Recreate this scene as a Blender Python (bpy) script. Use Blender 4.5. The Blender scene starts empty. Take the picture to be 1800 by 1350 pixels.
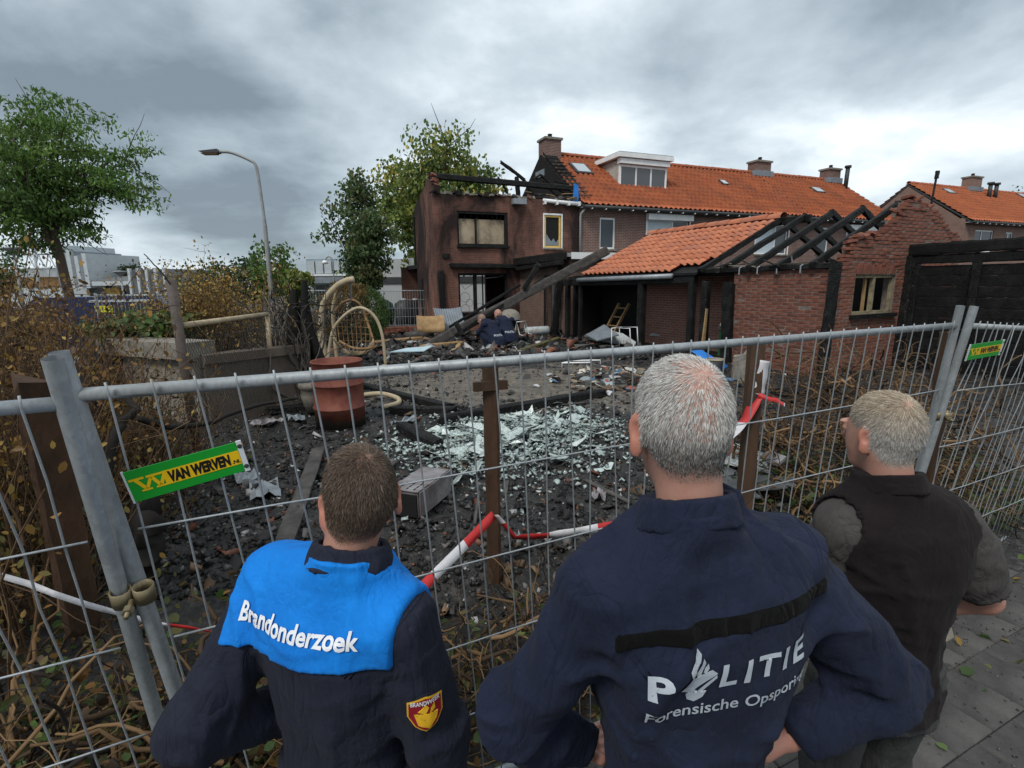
import bpy, bmesh, math, random
import numpy as np
from mathutils import Vector, Matrix, Euler
from mathutils.bvhtree import BVHTree
random.seed(7); RS = np.random.RandomState(11)
SC = bpy.context.scene
COL = SC.collection
# ------------------------------------------------------------------ camera
CAM_H, PITCH, ROLL = 2.06, math.radians(11.0), math.radians(0.7)
cam_d = bpy.data.cameras.new("camera"); cam = bpy.data.objects.new("camera", cam_d); COL.objects.link(cam)
cam_d.sensor_width = 36.0; cam_d.lens = 18.0; cam_d.clip_start = 0.02; cam_d.clip_end = 3000
_c, _s = math.cos(PITCH), math.sin(PITCH)
FW = np.array([0, _c, -_s]); _u0 = np.array([0, _s, _c]); _r0 = np.array([1., 0, 0])
RT = _r0 * math.cos(ROLL) - _u0 * math.sin(ROLL); UP = _u0 * math.cos(ROLL) + _r0 * math.sin(ROLL)
cam.matrix_world = Matrix(((RT[0], UP[0], -FW[0], 0), (RT[1], UP[1], -FW[1], 0), (RT[2], UP[2], -FW[2], CAM_H), (0, 0, 0, 1)))
SC.camera = cam
# ------------------------------------------------------------------ light and sky
SUN_EL, SUN_AZ = math.radians(50), math.radians(212)       # azimuth clockwise from +Y
sl = bpy.data.lights.new("sun", 'SUN'); sl.energy = 1.5; sl.angle = math.radians(16); sl.color = (1, .96, .9)
so = bpy.data.objects.new("sun", sl); COL.objects.link(so)
_sd = Vector((math.sin(SUN_AZ) * math.cos(SUN_EL), math.cos(SUN_AZ) * math.cos(SUN_EL), math.sin(SUN_EL)))
so.rotation_euler = _sd.to_track_quat('Z', 'Y').to_euler(); so.location = (0, 0, 30)
SC.view_settings.view_transform = 'Standard'; SC.view_settings.look = 'None'
SC.view_settings.exposure = 0.74; SC.view_settings.gamma = 1.0
SC.render.engine = 'CYCLES'

def make_world():
    w = bpy.data.worlds.new("World"); SC.world = w; w.use_nodes = True
    nt = w.node_tree; nt.nodes.clear(); N = nt.nodes.new; L = nt.links.new
    out = N('ShaderNodeOutputWorld'); bg = N('ShaderNodeBackground'); bg.inputs['Strength'].default_value = 1.0
    sky = N('ShaderNodeTexSky'); sky.sky_type = 'NISHITA'; sky.sun_disc = False
    sky.sun_elevation = SUN_EL; sky.sun_rotation = SUN_AZ
    scl = N('ShaderNodeVectorMath'); scl.operation = 'SCALE'; scl.inputs['Scale'].default_value = 0.08
    L(sky.outputs[0], scl.inputs[0])
    tc = N('ShaderNodeTexCoord'); sep = N('ShaderNodeSeparateXYZ'); L(tc.outputs['Generated'], sep.inputs[0])
    def math_(op, a, b=None):
        m = N('ShaderNodeMath'); m.operation = op
        for i, q in enumerate((a, b)):
            if q is None: continue
            if isinstance(q, (int, float)): m.inputs[i].default_value = q
            else: L(q, m.inputs[i])
        return m.outputs[0]
    z = math_('ADD', math_('MAXIMUM', sep.outputs[2], 0.0), 0.31)
    px = math_('DIVIDE', sep.outputs[0], z); py = math_('DIVIDE', sep.outputs[1], z)
    cmb = N('ShaderNodeCombineXYZ'); L(px, cmb.inputs[0]); L(py, cmb.inputs[1]); cmb.inputs[2].default_value = 3.1
    def noise(sc, det, rough, dist, off):
        mp = N('ShaderNodeMapping'); mp.inputs['Location'].default_value = off; L(cmb.outputs[0], mp.inputs[0])
        n = N('ShaderNodeTexNoise'); n.inputs['Scale'].default_value = sc; n.inputs['Detail'].default_value = det
        n.inputs['Roughness'].default_value = rough; n.inputs['Distortion'].default_value = dist; L(mp.outputs[0], n.inputs['Vector']); return n.outputs[0]
    n1 = noise(0.75, 2, .45, .0, SKY_OFF1); n2 = noise(1.9, 10, .55, .15, SKY_OFF2)
    f = math_('ADD', math_('MULTIPLY', n1, .6), math_('MULTIPLY', n2, .4))
    cr = N('ShaderNodeValToRGB'); L(f, cr.inputs[0])
    e = cr.color_ramp.elements
    e[0].position = .385; e[0].color = (.145, .18, .21, 1)
    e[1].position = .635; e[1].color = (.80, .84, .87, 1)
    for p, c in ((.435, (.22, .27, .305, 1)), (.48, (.31, .365, .405, 1)), (.525, (.40, .46, .50, 1)), (.575, (.56, .615, .65, 1))):
        k = e.new(p); k.color = c
    mix = N('ShaderNodeMix'); mix.data_type = 'RGBA'; mix.inputs[0].default_value = 0.93
    L(scl.outputs[0], mix.inputs[6]); L(cr.outputs[0], mix.inputs[7])
    L(mix.outputs[2], bg.inputs['Color']); L(bg.outputs[0], out.inputs[0])
SKY_OFF1, SKY_OFF2 = (11.5, 8.5, 0), (15.5, 4.5, 0)
make_world()

# ------------------------------------------------------------------ survey helpers (positions measured on site plan)
F0 = 900.0
def ray(x, y): return FW + (x - 900) / F0 * RT - (y - 675) / F0 * UP
def P(x, y, Y):
    r = ray(x, y); return r * (Y / r[1]) + np.array([0, 0, CAM_H])
def G(x, y, z=0.4):
    r = ray(x, y); return r * ((z - CAM_H) / r[2]) + np.array([0, 0, CAM_H])
class Frame:
    """horizontal frame: origin C, rotated by deg; x along e, y along n"""
    def __init__(s, C, deg):
        a = math.radians(deg); s.C = np.array(C, float)[:2]; s.a = a
        s.e = np.array([math.cos(a), math.sin(a)]); s.n = np.array([-math.sin(a), math.cos(a)])
    def loc(s, p): d = np.array(p)[:2] - s.C; return np.array([d @ s.e, d @ s.n, p[2]])
    def W(s, x, y, z): q = s.C + x * s.e + y * s.n; return np.array([q[0], q[1], z])
    def hy(s, px, py, y):      # on the plane local y = const
        r = ray(px, py); t = (y + s.C @ s.n) / (r[:2] @ s.n); return s.loc(r * t + np.array([0, 0, CAM_H]))
    def hx(s, px, py, x):
        r = ray(px, py); t = (x + s.C @ s.e) / (r[:2] @ s.e); return s.loc(r * t + np.array([0, 0, CAM_H]))
    def hplane(s, px, py, p0, nrm):
        r = ray(px, py); R3 = np.array([r[:2] @ s.e, r[:2] @ s.n, r[2]]); o = np.array([-(s.C @ s.e), -(s.C @ s.n), CAM_H])
        t = ((np.array(p0) - o) @ np.array(nrm)) / (R3 @ np.array(nrm)); return o + R3 * t
# ------------------------------------------------------------------ mesh helpers
def fast_mesh(name, V, Fc, smooth=False, cols=None):
    V = np.ascontiguousarray(V, np.float32); Fc = np.ascontiguousarray(Fc, np.int32); k = Fc.shape[1]; nf = len(Fc)
    me = bpy.data.meshes.new(name); me.vertices.add(len(V)); me.vertices.foreach_set('co', V.ravel())
    me.loops.add(nf * k); me.loops.foreach_set('vertex_index', Fc.ravel())
    me.polygons.add(nf); me.polygons.foreach_set('loop_start', np.arange(0, nf * k, k, dtype=np.int32))
    if smooth: me.polygons.foreach_set('use_smooth', np.ones(nf, bool))
    me.update(calc_edges=True)
    if cols is not None:
        at = me.color_attributes.new('Col', 'FLOAT_COLOR', 'POINT')
        c4 = np.ones((len(V), 4), np.float32); c4[:, :3] = cols; at.data.foreach_set('color', c4.ravel())
    return me
def add(name, me, mat=None, parent=None, label=None, cat=None, group=None, kind=None, loc=None, rot=None):
    o = bpy.data.objects.new(name, me); COL.objects.link(o)
    if mat is not None and me is not None and len(me.materials) == 0: me.materials.append(mat)
    if parent is not None: o.parent = parent
    if label: o['label'] = label
    if cat: o['category'] = cat
    if group: o['group'] = group
    if kind: o['kind'] = kind
    if loc is not None: o.location = [float(q) for q in loc]
    if rot is not None: o.rotation_euler = rot
    return o
def empty(name, label, cat, loc=(0, 0, 0), rotz=0, group=None): return add(name, None, None, None, label, cat, group, None, loc, (0, 0, rotz))
def V3(p): return np.array(p, float)
def frame_from(d, up=(0, 0, 1)):
    d = V3(d) / (np.linalg.norm(d) + 1e-12); up = V3(up)
    if abs(d @ up) > .98: up = np.array([0, 1., 0])
    x = np.cross(up, d); x /= np.linalg.norm(x); y = np.cross(d, x); return x, y, d
class MB:
    def __init__(s): s.v = []; s.f = []
    def raw(s, V, Fc):
        b = len(s.v); s.v += [tuple(map(float, q)) for q in V]; s.f += [tuple(int(i) + b for i in q) for q in Fc]; return s
    def box(s, c, size, R=None):
        hx, hy, hz = [q / 2 for q in size]
        V = np.array([(i * hx, j * hy, k * hz) for k in (-1, 1) for j in (-1, 1) for i in (-1, 1)])
        if R is not None: V = V @ np.array(R).T
        return s.raw(V + V3(c), [(0, 2, 3, 1), (4, 5, 7, 6), (0, 1, 5, 4), (2, 6, 7, 3), (0, 4, 6, 2), (1, 3, 7, 5)])
    def bx(s, x0, x1, y0, y1, z0, z1): return s.box(((x0 + x1) / 2, (y0 + y1) / 2, (z0 + z1) / 2), (abs(x1 - x0), abs(y1 - y0), abs(z1 - z0)))
    def bar(s, p, q, w, h, up=(0, 0, 1)):
        p, q = V3(p), V3(q); x, y, d = frame_from(q - p, up)
        return s.box((p + q) / 2, (w, h, np.linalg.norm(q - p)), np.stack([x, y, d], 1))
    def tube(s, pts, r, n=8, caps=True, closed=False):
        pts = [V3(p) for p in pts]; m = len(pts); rr = r if hasattr(r, '__len__') else [r] * m
        V = []; up = None
        for i, p in enumerate(pts):
            if closed: d = pts[(i + 1) % m] - pts[i - 1]
            else: d = pts[min(i + 1, m - 1)] - pts[max(i - 1, 0)]
            d = d / (np.linalg.norm(d) + 1e-12)
            if up is None: x, y, _ = frame_from(d)
            else:
                x = up - d * (up @ d); x /= (np.linalg.norm(x) + 1e-12); y = np.cross(d, x)
            up = x
            for k in range(n):
                a = 2 * math.pi * k / n; V.append(p + rr[i] * (math.cos(a) * x + math.sin(a) * y))
        Fc = []
        for i in range(m if closed else m - 1):
            j = (i + 1) % m
            for k in range(n): k2 = (k + 1) % n; Fc.append((i * n + k, i * n + k2, j * n + k2, j * n + k))
        if caps and not closed: Fc += [tuple(range(n))[::-1], tuple((m - 1) * n + k for k in range(n))]
        return s.raw(V, Fc)
    def lathe(s, prof, n=24, c=(0, 0, 0)):
        V = []; 
        for r, z in prof:
            for k in range(n): a = 2 * math.pi * k / n; V.append((c[0] + r * math.cos(a), c[1] + r * math.sin(a), c[2] + z))
        Fc = []
        for i in range(len(prof) - 1):
            for k in range(n): k2 = (k + 1) % n; Fc.append((i * n + k, i * n + k2, (i + 1) * n + k2, (i + 1) * n + k))
        return s.raw(V, Fc)
    def poly(s, outline, t0, t1, axis='y'):
        """extrude outline (u,v) between t0,t1 along axis; u,v = the other two axes"""
        n = len(outline); mk = {'y': lambda u, v, t: (u, t, v), 'x': lambda u, v, t: (t, u, v), 'z': lambda u, v, t: (u, v, t)}[axis]
        V = [mk(u, v, t0) for u, v in outline] + [mk(u, v, t1) for u, v in outline]
        Fc = [tuple(range(n)), tuple(range(n, 2 * n))[::-1]] + [(i, i + n, (i + 1) % n + n, (i + 1) % n) for i in range(n)]
        return s.raw(V, Fc)
    def timber(s, p, q, w, h, seg=8, j=.1, up=(0, 0, 1), endj=.3, taper=(1, 1)):
        """rough (burnt) beam: eight-sided section that wobbles along its length"""
        p, q = V3(p), V3(q); x, y, d = frame_from(q - p, up); V = []; L = np.linalg.norm(q - p)
        base = [(-1, -.7), (-.7, -1), (.7, -1), (1, -.7), (1, .7), (.7, 1), (-.7, 1), (-1, .7)]
        for i in range(seg + 1):
            t = i / seg; k = taper[0] + (taper[1] - taper[0]) * t; o = p + (q - p) * t
            for a, b in base:
                e = random.uniform(-endj, endj) * w if i in (0, seg) else 0
                V.append(o + x * (a * w / 2 * k * (1 + random.uniform(-j, j))) + y * (b * h / 2 * k * (1 + random.uniform(-j, j))) + d * e)
        Fc = [(i * 8 + k, i * 8 + (k + 1) % 8, (i + 1) * 8 + (k + 1) % 8, (i + 1) * 8 + k) for i in range(seg) for k in range(8)]
        Fc += [tuple(range(8))[::-1], tuple(seg * 8 + k for k in range(8))]
        return s.raw(V, Fc)
    def wall(s, x0, x1, z0, z1, y0, y1, holes=()):
        """wall in the xz plane, thickness y0..y1, rectangular holes (xa,xb,za,zb)"""
        xs = sorted({x0, x1, *[h[0] for h in holes], *[h[1] for h in holes]}); zs = sorted({z0, z1, *[h[2] for h in holes], *[h[3] for h in holes]})
        xs = [q for q in xs if x0 <= q <= x1]; zs = [q for q in zs if z0 <= q <= z1]
        solid = lambda i, k: 0 <= i < len(xs) - 1 and 0 <= k < len(zs) - 1 and not any(h[0] <= (xs[i] + xs[i + 1]) / 2 <= h[1] and h[2] <= (zs[k] + zs[k + 1]) / 2 <= h[3] for h in holes)
        for i in range(len(xs) - 1):
            for k in range(len(zs) - 1):
                if not solid(i, k): continue
                a, b, c, d = xs[i], xs[i + 1], zs[k], zs[k + 1]
                s.raw([(a, y0, c), (b, y0, c), (b, y0, d), (a, y0, d)], [(0, 1, 2, 3)]); s.raw([(a, y1, c), (b, y1, c), (b, y1, d), (a, y1, d)], [(3, 2, 1, 0)])
                if not solid(i - 1, k): s.raw([(a, y0, c), (a, y0, d), (a, y1, d), (a, y1, c)], [(0, 1, 2, 3)])
                if not solid(i + 1, k): s.raw([(b, y0, c), (b, y0, d), (b, y1, d), (b, y1, c)], [(3, 2, 1, 0)])
                if not solid(i, k - 1): s.raw([(a, y0, c), (b, y0, c), (b, y1, c), (a, y1, c)], [(3, 2, 1, 0)])
                if not solid(i, k + 1): s.raw([(a, y0, d), (b, y0, d), (b, y1, d), (a, y1, d)], [(0, 1, 2, 3)])
        return s
    def mesh(s, name='m', smooth=False):
        me = bpy.data.meshes.new(name); me.from_pydata(s.v, [], s.f); me.update()
        if smooth: me.polygons.foreach_set('use_smooth', np.ones(len(me.polygons), bool))
        return me
    def build(s, name, mat, parent=None, smooth=False, **k): return add(name, s.mesh(name, smooth), mat, parent, **k)
def shade_auto(o, ang=35):
    me = o.data; bm = bmesh.new(); bm.from_mesh(me)
    for f in bm.faces: f.smooth = True
    for e in bm.edges:
        if len(e.link_faces) == 2 and e.calc_face_angle(0) > math.radians(ang): e.smooth = False
    bm.to_mesh(me); bm.free(); return o
def copy_tree(o, parent=None, **props):
    c = o.copy(); COL.objects.link(c)
    if parent is not None: c.parent = parent
    for k, v in props.items(): c[k] = v
    for ch in [q for q in bpy.data.objects if q.parent == o]: copy_tree(ch, c)
    return c
def scatter(tv, tf, pos, scl, rot):
    """bulk instances of a template: rot (N,3,3), scl (N,3)"""
    V = np.einsum('nij,nkj->nki', rot, tv[None] * scl[:, None, :]) + pos[:, None, :]
    Fc = tf[None] + (np.arange(len(pos)) * len(tv))[:, None, None]
    return V.reshape(-1, 3), Fc.reshape(-1, tf.shape[1])
def rand_rot(n, full=True, rs=RS, tilt=.5):
    a = rs.uniform(0, 2 * math.pi, n); 
    if full: b = rs.uniform(0, 2 * math.pi, n); c = rs.uniform(0, 2 * math.pi, n)
    else: b = rs.normal(0, tilt, n); c = rs.normal(0, tilt, n)
    def Rz(t): z = np.zeros_like(t); o = z + 1; return np.stack([np.stack([np.cos(t), -np.sin(t), z], 1), np.stack([np.sin(t), np.cos(t), z], 1), np.stack([z, z, o], 1)], 1)
    def Rx(t): z = np.zeros_like(t); o = z + 1; return np.stack([np.stack([o, z, z], 1), np.stack([z, np.cos(t), -np.sin(t)], 1), np.stack([z, np.sin(t), np.cos(t)], 1)], 1)
    def Ry(t): z = np.zeros_like(t); o = z + 1; return np.stack([np.stack([np.cos(t), z, np.sin(t)], 1), np.stack([z, o, z], 1), np.stack([-np.sin(t), z, np.cos(t)], 1)], 1)
    return Rz(a) @ Rx(b) @ Ry(c)
CUBE_V = np.array([(i, j, k) for k in (-.5, .5) for j in (-.5, .5) for i in (-.5, .5)], float)
CUBE_F = np.array([(0, 2, 3, 1), (4, 5, 7, 6), (0, 1, 5, 4), (2, 6, 7, 3), (0, 4, 6, 2), (1, 3, 7, 5)])
_perm = np.random.RandomState(3).rand(4096)
def vnoise(p, seed=0):
    """cheap 3-D value noise, p (...,3) -> 0..1"""
    p = np.asarray(p, float); i = np.floor(p).astype(np.int64); f = p - i; f = f * f * (3 - 2 * f)
    def h(a, b, c): return _perm[((a * 73856093) ^ (b * 19349663) ^ (c * 83492791) ^ (seed * 2654435)) & 4095]
    x, y, z = i[..., 0], i[..., 1], i[..., 2]; u, v, w = f[..., 0], f[..., 1], f[..., 2]
    r = 0
    for dx in (0, 1):
        for dy in (0, 1):
            for dz in (0, 1):
                r = r + h(x + dx, y + dy, z + dz) * (u if dx else 1 - u) * (v if dy else 1 - v) * (w if dz else 1 - w)
    return r
def fbm(p, o=4, seed=0): 
    r = 0; a = .5; p = np.asarray(p, float)
    for k in range(o): r = r + a * (vnoise(p * 2 ** k, seed + k) - .5); a *= .5
    return r
# ------------------------------------------------------------------ materials
def _nt(name):
    m = bpy.data.materials.new(name); m.use_nodes = True; nt = m.node_tree; b = nt.nodes['Principled BSDF']; return m, nt, b
class NT:
    def __init__(s, name): s.m, s.t, s.b = _nt(name); s.tc = s.t.nodes.new('ShaderNodeTexCoord')
    def N(s, k, **kw):
        n = s.t.nodes.new(k)
        for a, v in kw.items(): setattr(n, a, v)
        return n
    def L(s, a, b): s.t.links.new(a, b)
    def set(s, n, **kw):
        for a, v in kw.items(): n.inputs[a].default_value = v
        return n
    def vec(s, scale=(1, 1, 1), src='Object', loc=(0, 0, 0), rot=(0, 0, 0)):
        mp = s.N('ShaderNodeMapping'); mp.inputs['Scale'].default_value = scale; mp.inputs['Location'].default_value = loc; mp.inputs['Rotation'].default_value = rot
        s.L(s.tc.outputs[src], mp.inputs[0]); return mp.outputs[0]
    def noise(s, scale, detail=5, rough=.6, dist=0, v=None, out=0):
        n = s.N('ShaderNodeTexNoise'); s.set(n, Scale=scale, Detail=detail, Roughness=rough, Distortion=dist)
        s.L(v if v is not None else s.tc.outputs['Object'], n.inputs['Vector']); return n.outputs[out]
    def voro(s, scale, v=None, feature='F1', out='Distance', rnd=1):
        n = s.N('ShaderNodeTexVoronoi', feature=feature); s.set(n, Scale=scale, Randomness=rnd); s.L(v if v is not None else s.tc.outputs['Object'], n.inputs['Vector']); return n.outputs[out]
    def ramp(s, f, stops):
        r = s.N('ShaderNodeValToRGB'); e = r.color_ramp.elements
        while len(e) > 1: e.remove(e[-1])
        e[0].position = stops[0][0]; e[0].color = s.c4(stops[0][1])
        for p, c in stops[1:]: k = e.new(p); k.color = s.c4(c)
        s.L(f, r.inputs[0]); return r.outputs[0]
    def c4(s, c): return (c, c, c, 1) if isinstance(c, (int, float)) else (*c[:3], 1)
    def mix(s, f, a, b, mode='MIX'):
        m = s.N('ShaderNodeMix', data_type='RGBA', blend_type=mode)
        for i, q in ((0, f), (6, a), (7, b)):
            if isinstance(q, (int, float)) and i == 0: m.inputs[0].default_value = q
            elif isinstance(q, (tuple, list, int, float)): m.inputs[i].default_value = s.c4(q)
            else: s.L(q, m.inputs[i])
        return m.outputs[2]
    def math(s, op, a, b=None, c=None, clamp=False):
        m = s.N('ShaderNodeMath', operation=op, use_clamp=clamp)
        for i, q in enumerate((a, b, c)):
            if q is None: continue
            if isinstance(q, (int, float)): m.inputs[i].default_value = q
            else: s.L(q, m.inputs[i])
        return m.outputs[0]
    def sep(s, v): n = s.N('ShaderNodeSeparateXYZ'); s.L(v, n.inputs[0]); return n.outputs
    def comb(s, x, y, z=0):
        n = s.N('ShaderNodeCombineXYZ')
        for i, q in enumerate((x, y, z)):
            if isinstance(q, (int, float)): n.inputs[i].default_value = q
            else: s.L(q, n.inputs[i])
        return n.outputs[0]
    def bump(s, h, strength=.5, dist=.01):
        n = s.N('ShaderNodeBump'); s.set(n, Strength=strength, Distance=dist); s.L(h, n.inputs['Height']); s.L(n.outputs[0], s.b.inputs['Normal'])
    def done(s, col=None, rough=None, spec=.3, metal=0):
        if col is not None:
            if isinstance(col, (tuple, list)): s.b.inputs['Base Color'].default_value = s.c4(col)
            else: s.L(col, s.b.inputs['Base Color'])
        if rough is not None:
            if isinstance(rough, (int, float)): s.b.inputs['Roughness'].default_value = rough
            else: s.L(rough, s.b.inputs['Roughness'])
        s.b.inputs['Specular IOR Level'].default_value = spec; s.b.inputs['Metallic'].default_value = metal
        return s.m
def MAT(name, c1, c2=None, scale=6, rough=.8, bump=.3, bscale=40, bd=.004, metal=0, spec=.3, detail=6, src='Object', stretch=(1, 1, 1), c3=None):
    n = NT(name); v = n.vec(stretch, src)
    f = n.noise(scale, detail, .65, 0, v)
    c2 = c2 or tuple(q * .7 for q in c1)
    col = n.ramp(f, [(.3, c2), (.68, c1)] if c3 is None else [(.28, c2), (.52, c1), (.72, c3)])
    if bump: n.bump(n.noise(bscale, 4, .6, 0, v), bump, bd)
    return n.done(col, rough, spec, metal)
def brick_mat(name, c1, c2, mortar, soot=None, soot_th=.5, soot_scale=.5, bw=.222, bh=.0625, msize=.01, bump=.6, streak=0):
    n = NT(name); o = n.sep(n.tc.outputs['Object'])
    v = n.comb(n.math('ADD', o[0], o[1]), o[2], 0)
    b = n.N('ShaderNodeTexBrick'); n.L(v, b.inputs['Vector'])
    b.inputs['Color1'].default_value = n.c4(c1); b.inputs['Color2'].default_value = n.c4(c2); b.inputs['Mortar'].default_value = n.c4(mortar)
    n.set(b, Scale=1.0, **{'Mortar Size': msize, 'Mortar Smooth': .2, 'Bias': 0., 'Brick Width': bw, 'Row Height': bh})
    col = n.mix(n.ramp(n.noise(2.2, 6), [(.35, 0), (.7, .55)]), b.outputs[0], tuple(q * .6 for q in c1))
    if soot:
        sv = n.vec((soot_scale, soot_scale, soot_scale * .55))
        f = n.math('ADD', n.noise(1.0, 7, .62, .6, sv), n.math('MULTIPLY', n.math('SUBTRACT', o[2], 3.2), .035))
        col = n.mix(n.ramp(f, [(soot_th - .1, 0), (soot_th + .1, .93)]), col, soot)
    n.bump(b.outputs['Fac'], -bump, .006)
    return n.done(col, .88, .2)
def attr_mat(name, rough=.7, spec=.25, transl=0, bump=0, bscale=60):
    n = NT(name); a = n.N('ShaderNodeAttribute', attribute_name='Col'); n.L(a.outputs['Color'], n.b.inputs['Base Color']); n.b.inputs['Roughness'].default_value = rough
    n.b.inputs['Specular IOR Level'].default_value = spec
    if bump: n.bump(n.noise(bscale, 4), bump, .003)
    if transl:
        tr = n.N('ShaderNodeBsdfTranslucent'); n.L(a.outputs['Color'], tr.inputs[0]); mx = n.N('ShaderNodeMixShader'); mx.inputs[0].default_value = transl
        out = n.t.nodes['Material Output']; n.L(n.b.outputs[0], mx.inputs[1]); n.L(tr.outputs[0], mx.inputs[2]); n.L(mx.outputs[0], out.inputs[0])
    return n.m
def char_mat(name='charred_wood', lum=.006, grey=.026, sc=26):
    n = NT(name); d = n.voro(sc, n.vec((1, 1, .7)), 'DISTANCE_TO_EDGE'); f = n.noise(5, 6)
    col = n.mix(n.ramp(f, [(.45, 0), (.75, .8)]), n.c4(lum)[:3], (grey, grey * .98, grey * .95))
    n.bump(n.math('ADD', n.ramp(d, [(0, 0), (.12, 1)]), n.math('MULTIPLY', n.noise(60, 4), .5)), .9, .012)
    return n.done(col, .6, .22)
def glass_mat(name, col=(.05, .06, .07), rough=.05):
    n = NT(name); return n.done(col, rough, .5)
M = {}
M['charred'] = char_mat()
M['charred_fine'] = char_mat('charred_timber_fine', .006, .024, 45)
M['house_brick'] = brick_mat('house_brick', (.235, .09, .06), (.15, .06, .045), (.20, .15, .125), (.010, .009, .009), .475, .6)
M['row_brick'] = brick_mat('row_brick', (.17, .085, .068), (.115, .062, .052), (.26, .225, .20))
M['ext_brick'] = brick_mat('extension_brick', (.17, .10, .075), (.12, .075, .06), (.17, .14, .12), (.015, .013, .012), .56, .5)
M['party_brick'] = brick_mat('sooted_party_brick', (.06, .04, .035), (.045, .03, .028), (.06, .055, .05), (.01, .01, .01), .45, .6)
M['row2_brick'] = brick_mat('far_row_brick', (.23, .13, .10), (.18, .10, .08), (.27, .22, .19))
M['white_frame'] = MAT('white_frame', (.78, .79, .79), (.62, .63, .63), 3, .4, .05)
M['yellow_frame'] = MAT('yellow_frame', (.72, .48, .12), (.55, .35, .08), 4, .5, .1)
M['glass'] = glass_mat('window_glass')
M['curtain'] = MAT('net_curtain', (.55, .62, .66), (.38, .45, .50), 9, .8, .2, 30, .01, stretch=(8, 8, .4))
M['board'] = MAT('plywood_board', (.33, .26, .18), (.10, .08, .06), 2.2, .8, .2, c3=(.40, .33, .24))
M['zinc'] = MAT('zinc_sheet', (.30, .33, .35), (.18, .20, .22), 5, .5, .2, metal=.3)
M['galv'] = None
M['dark_metal'] = MAT('dark_metal', (.05, .052, .055), (.03, .03, .03), 8, .55, .2)
M['grey_paint'] = MAT('grey_paint', (.30, .31, .31), (.2, .21, .21), 5, .6, .15)
M['stone'] = MAT('concrete', (.26, .235, .20), (.13, .12, .10), 9, .9, .7, 70, .008)
M['pale_wood'] = MAT('pale_wood', (.38, .25, .12), (.22, .13, .06), 6, .75, .3, 50, .004, stretch=(1, 1, 1))
M['brown_wood'] = MAT('weathered_brown_wood', (.085, .045, .025), (.03, .018, .012), 9, .85, .8, 60, .008, stretch=(1, 1, .2))
M['grey_wood'] = MAT('scorched_grey_wood', (.09, .082, .076), (.025, .024, .023), 7, .75, .5, 50, .006)
M['plastic_blue'] = MAT('blue_plastic', (.02, .20, .62), (.015, .13, .42), 3, .4, .05)
M['rust'] = None
M['black'] = MAT('soot_and_shade_black', (.012, .012, .012), (.008, .008, .008), 5, .9, .3)
M['leadgrey'] = MAT('lead_flashing', (.22, .25, .28), (.14, .16, .18), 4, .6, .2)
M['paper'] = attr_mat('scorched_paper', .8)
M['leaf'] = attr_mat('leaf', .55, .3, .3)
M['twig'] = attr_mat('twig', .85, .2)
M['hair'] = attr_mat('hair', .55, .35)
M['glass_shard'] = None
def galv_mat():
    n = NT('galvanised_steel'); f = n.voro(130, n.vec((1, 1, .5)), 'F1', 'Color'); g = n.noise(7, 6, .6)
    c = n.mix(n.ramp(g, [(.35, .0), (.7, .6)]), (.34, .365, .38), (.21, .235, .25)); c = n.mix(.10, c, n.sep(f)[0], 'OVERLAY'); c = n.mix(n.ramp(n.noise(3, 8, .7, .5), [(.5, 0), (.7, .5)]), c, (.17, .17, .16))
    n.bump(n.noise(90, 4), .15, .001); return n.done(c, n.ramp(g, [(.3, .45), (.7, .65)]), .4, .35)
M['galv'] = galv_mat()
def rust_mat():
    n = NT('rusty_drum_paint'); f = n.noise(5, 8, .65, .4); z = n.sep(n.tc.outputs['Object'])[2]
    c = n.ramp(f, [(.3, (.085, .026, .02)), (.5, (.165, .048, .034)), (.7, (.21, .085, .05))])
    g = n.math('ADD', n.math('MULTIPLY', n.noise(4, 6, .6, .5), .28), z)
    c = n.mix(n.ramp(g, [(.27, 1), (.30, 0)]), c, (.10, .085, .065)); n.bump(n.noise(50, 5), .3, .004)
    return n.done(c, .7, .3)
M['rust'] = rust_mat()
def shard_mat():
    n = NT('heat_crazed_glass'); r = n.N('ShaderNodeObjectInfo').outputs['Random']; f = n.noise(9, 5)
    c = n.ramp(r, [(0, (.27, .34, .325)), (.4, (.42, .50, .475)), (.8, (.54, .62, .59)), (1, (.66, .71, .68))]); c = n.mix(n.ramp(f, [(.42, 0), (.7, .75)]), c, (.09, .10, .095)); n.bump(n.noise(30, 3), .2, .004); return n.done(c, .2, .6)
M['glass_shard'] = shard_mat()
def tile_mat(name, c1, c2, dark, tw, rh, moss=.0, ridge_axis=0):
    """per-tile colour by snapping object coordinates; x across, y up the slope in the roof's own frame"""
    n = NT(name); v = n.N('ShaderNodeVectorMath', operation='SNAP'); n.L(n.tc.outputs['Object'], v.inputs[0]); v.inputs[1].default_value = (tw, rh, 1000)
    w = n.N('ShaderNodeTexWhiteNoise'); n.L(v.outputs[0], w.inputs['Vector'])
    c = n.mix(w.outputs['Value'], c1, c2); f = n.noise(.55, 8, .7)
    c = n.mix(n.ramp(f, [(.45, 0), (.75, .75)]), c, dark); c = n.mix(n.ramp(n.noise(14, 5), [(.4, 0), (.8, .35)]), c, dark)
    n.bump(n.noise(60, 4), .2, .004); return n.done(c, .75, .25)
M['row_tile'] = tile_mat('row_pantile', (.45, .135, .055), (.35, .095, .042), (.11, .055, .04), .25, .36)
M['row2_tile'] = tile_mat('far_pantile', (.49, .155, .065), (.41, .12, .055), (.25, .09, .05), .25, .36)
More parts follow.
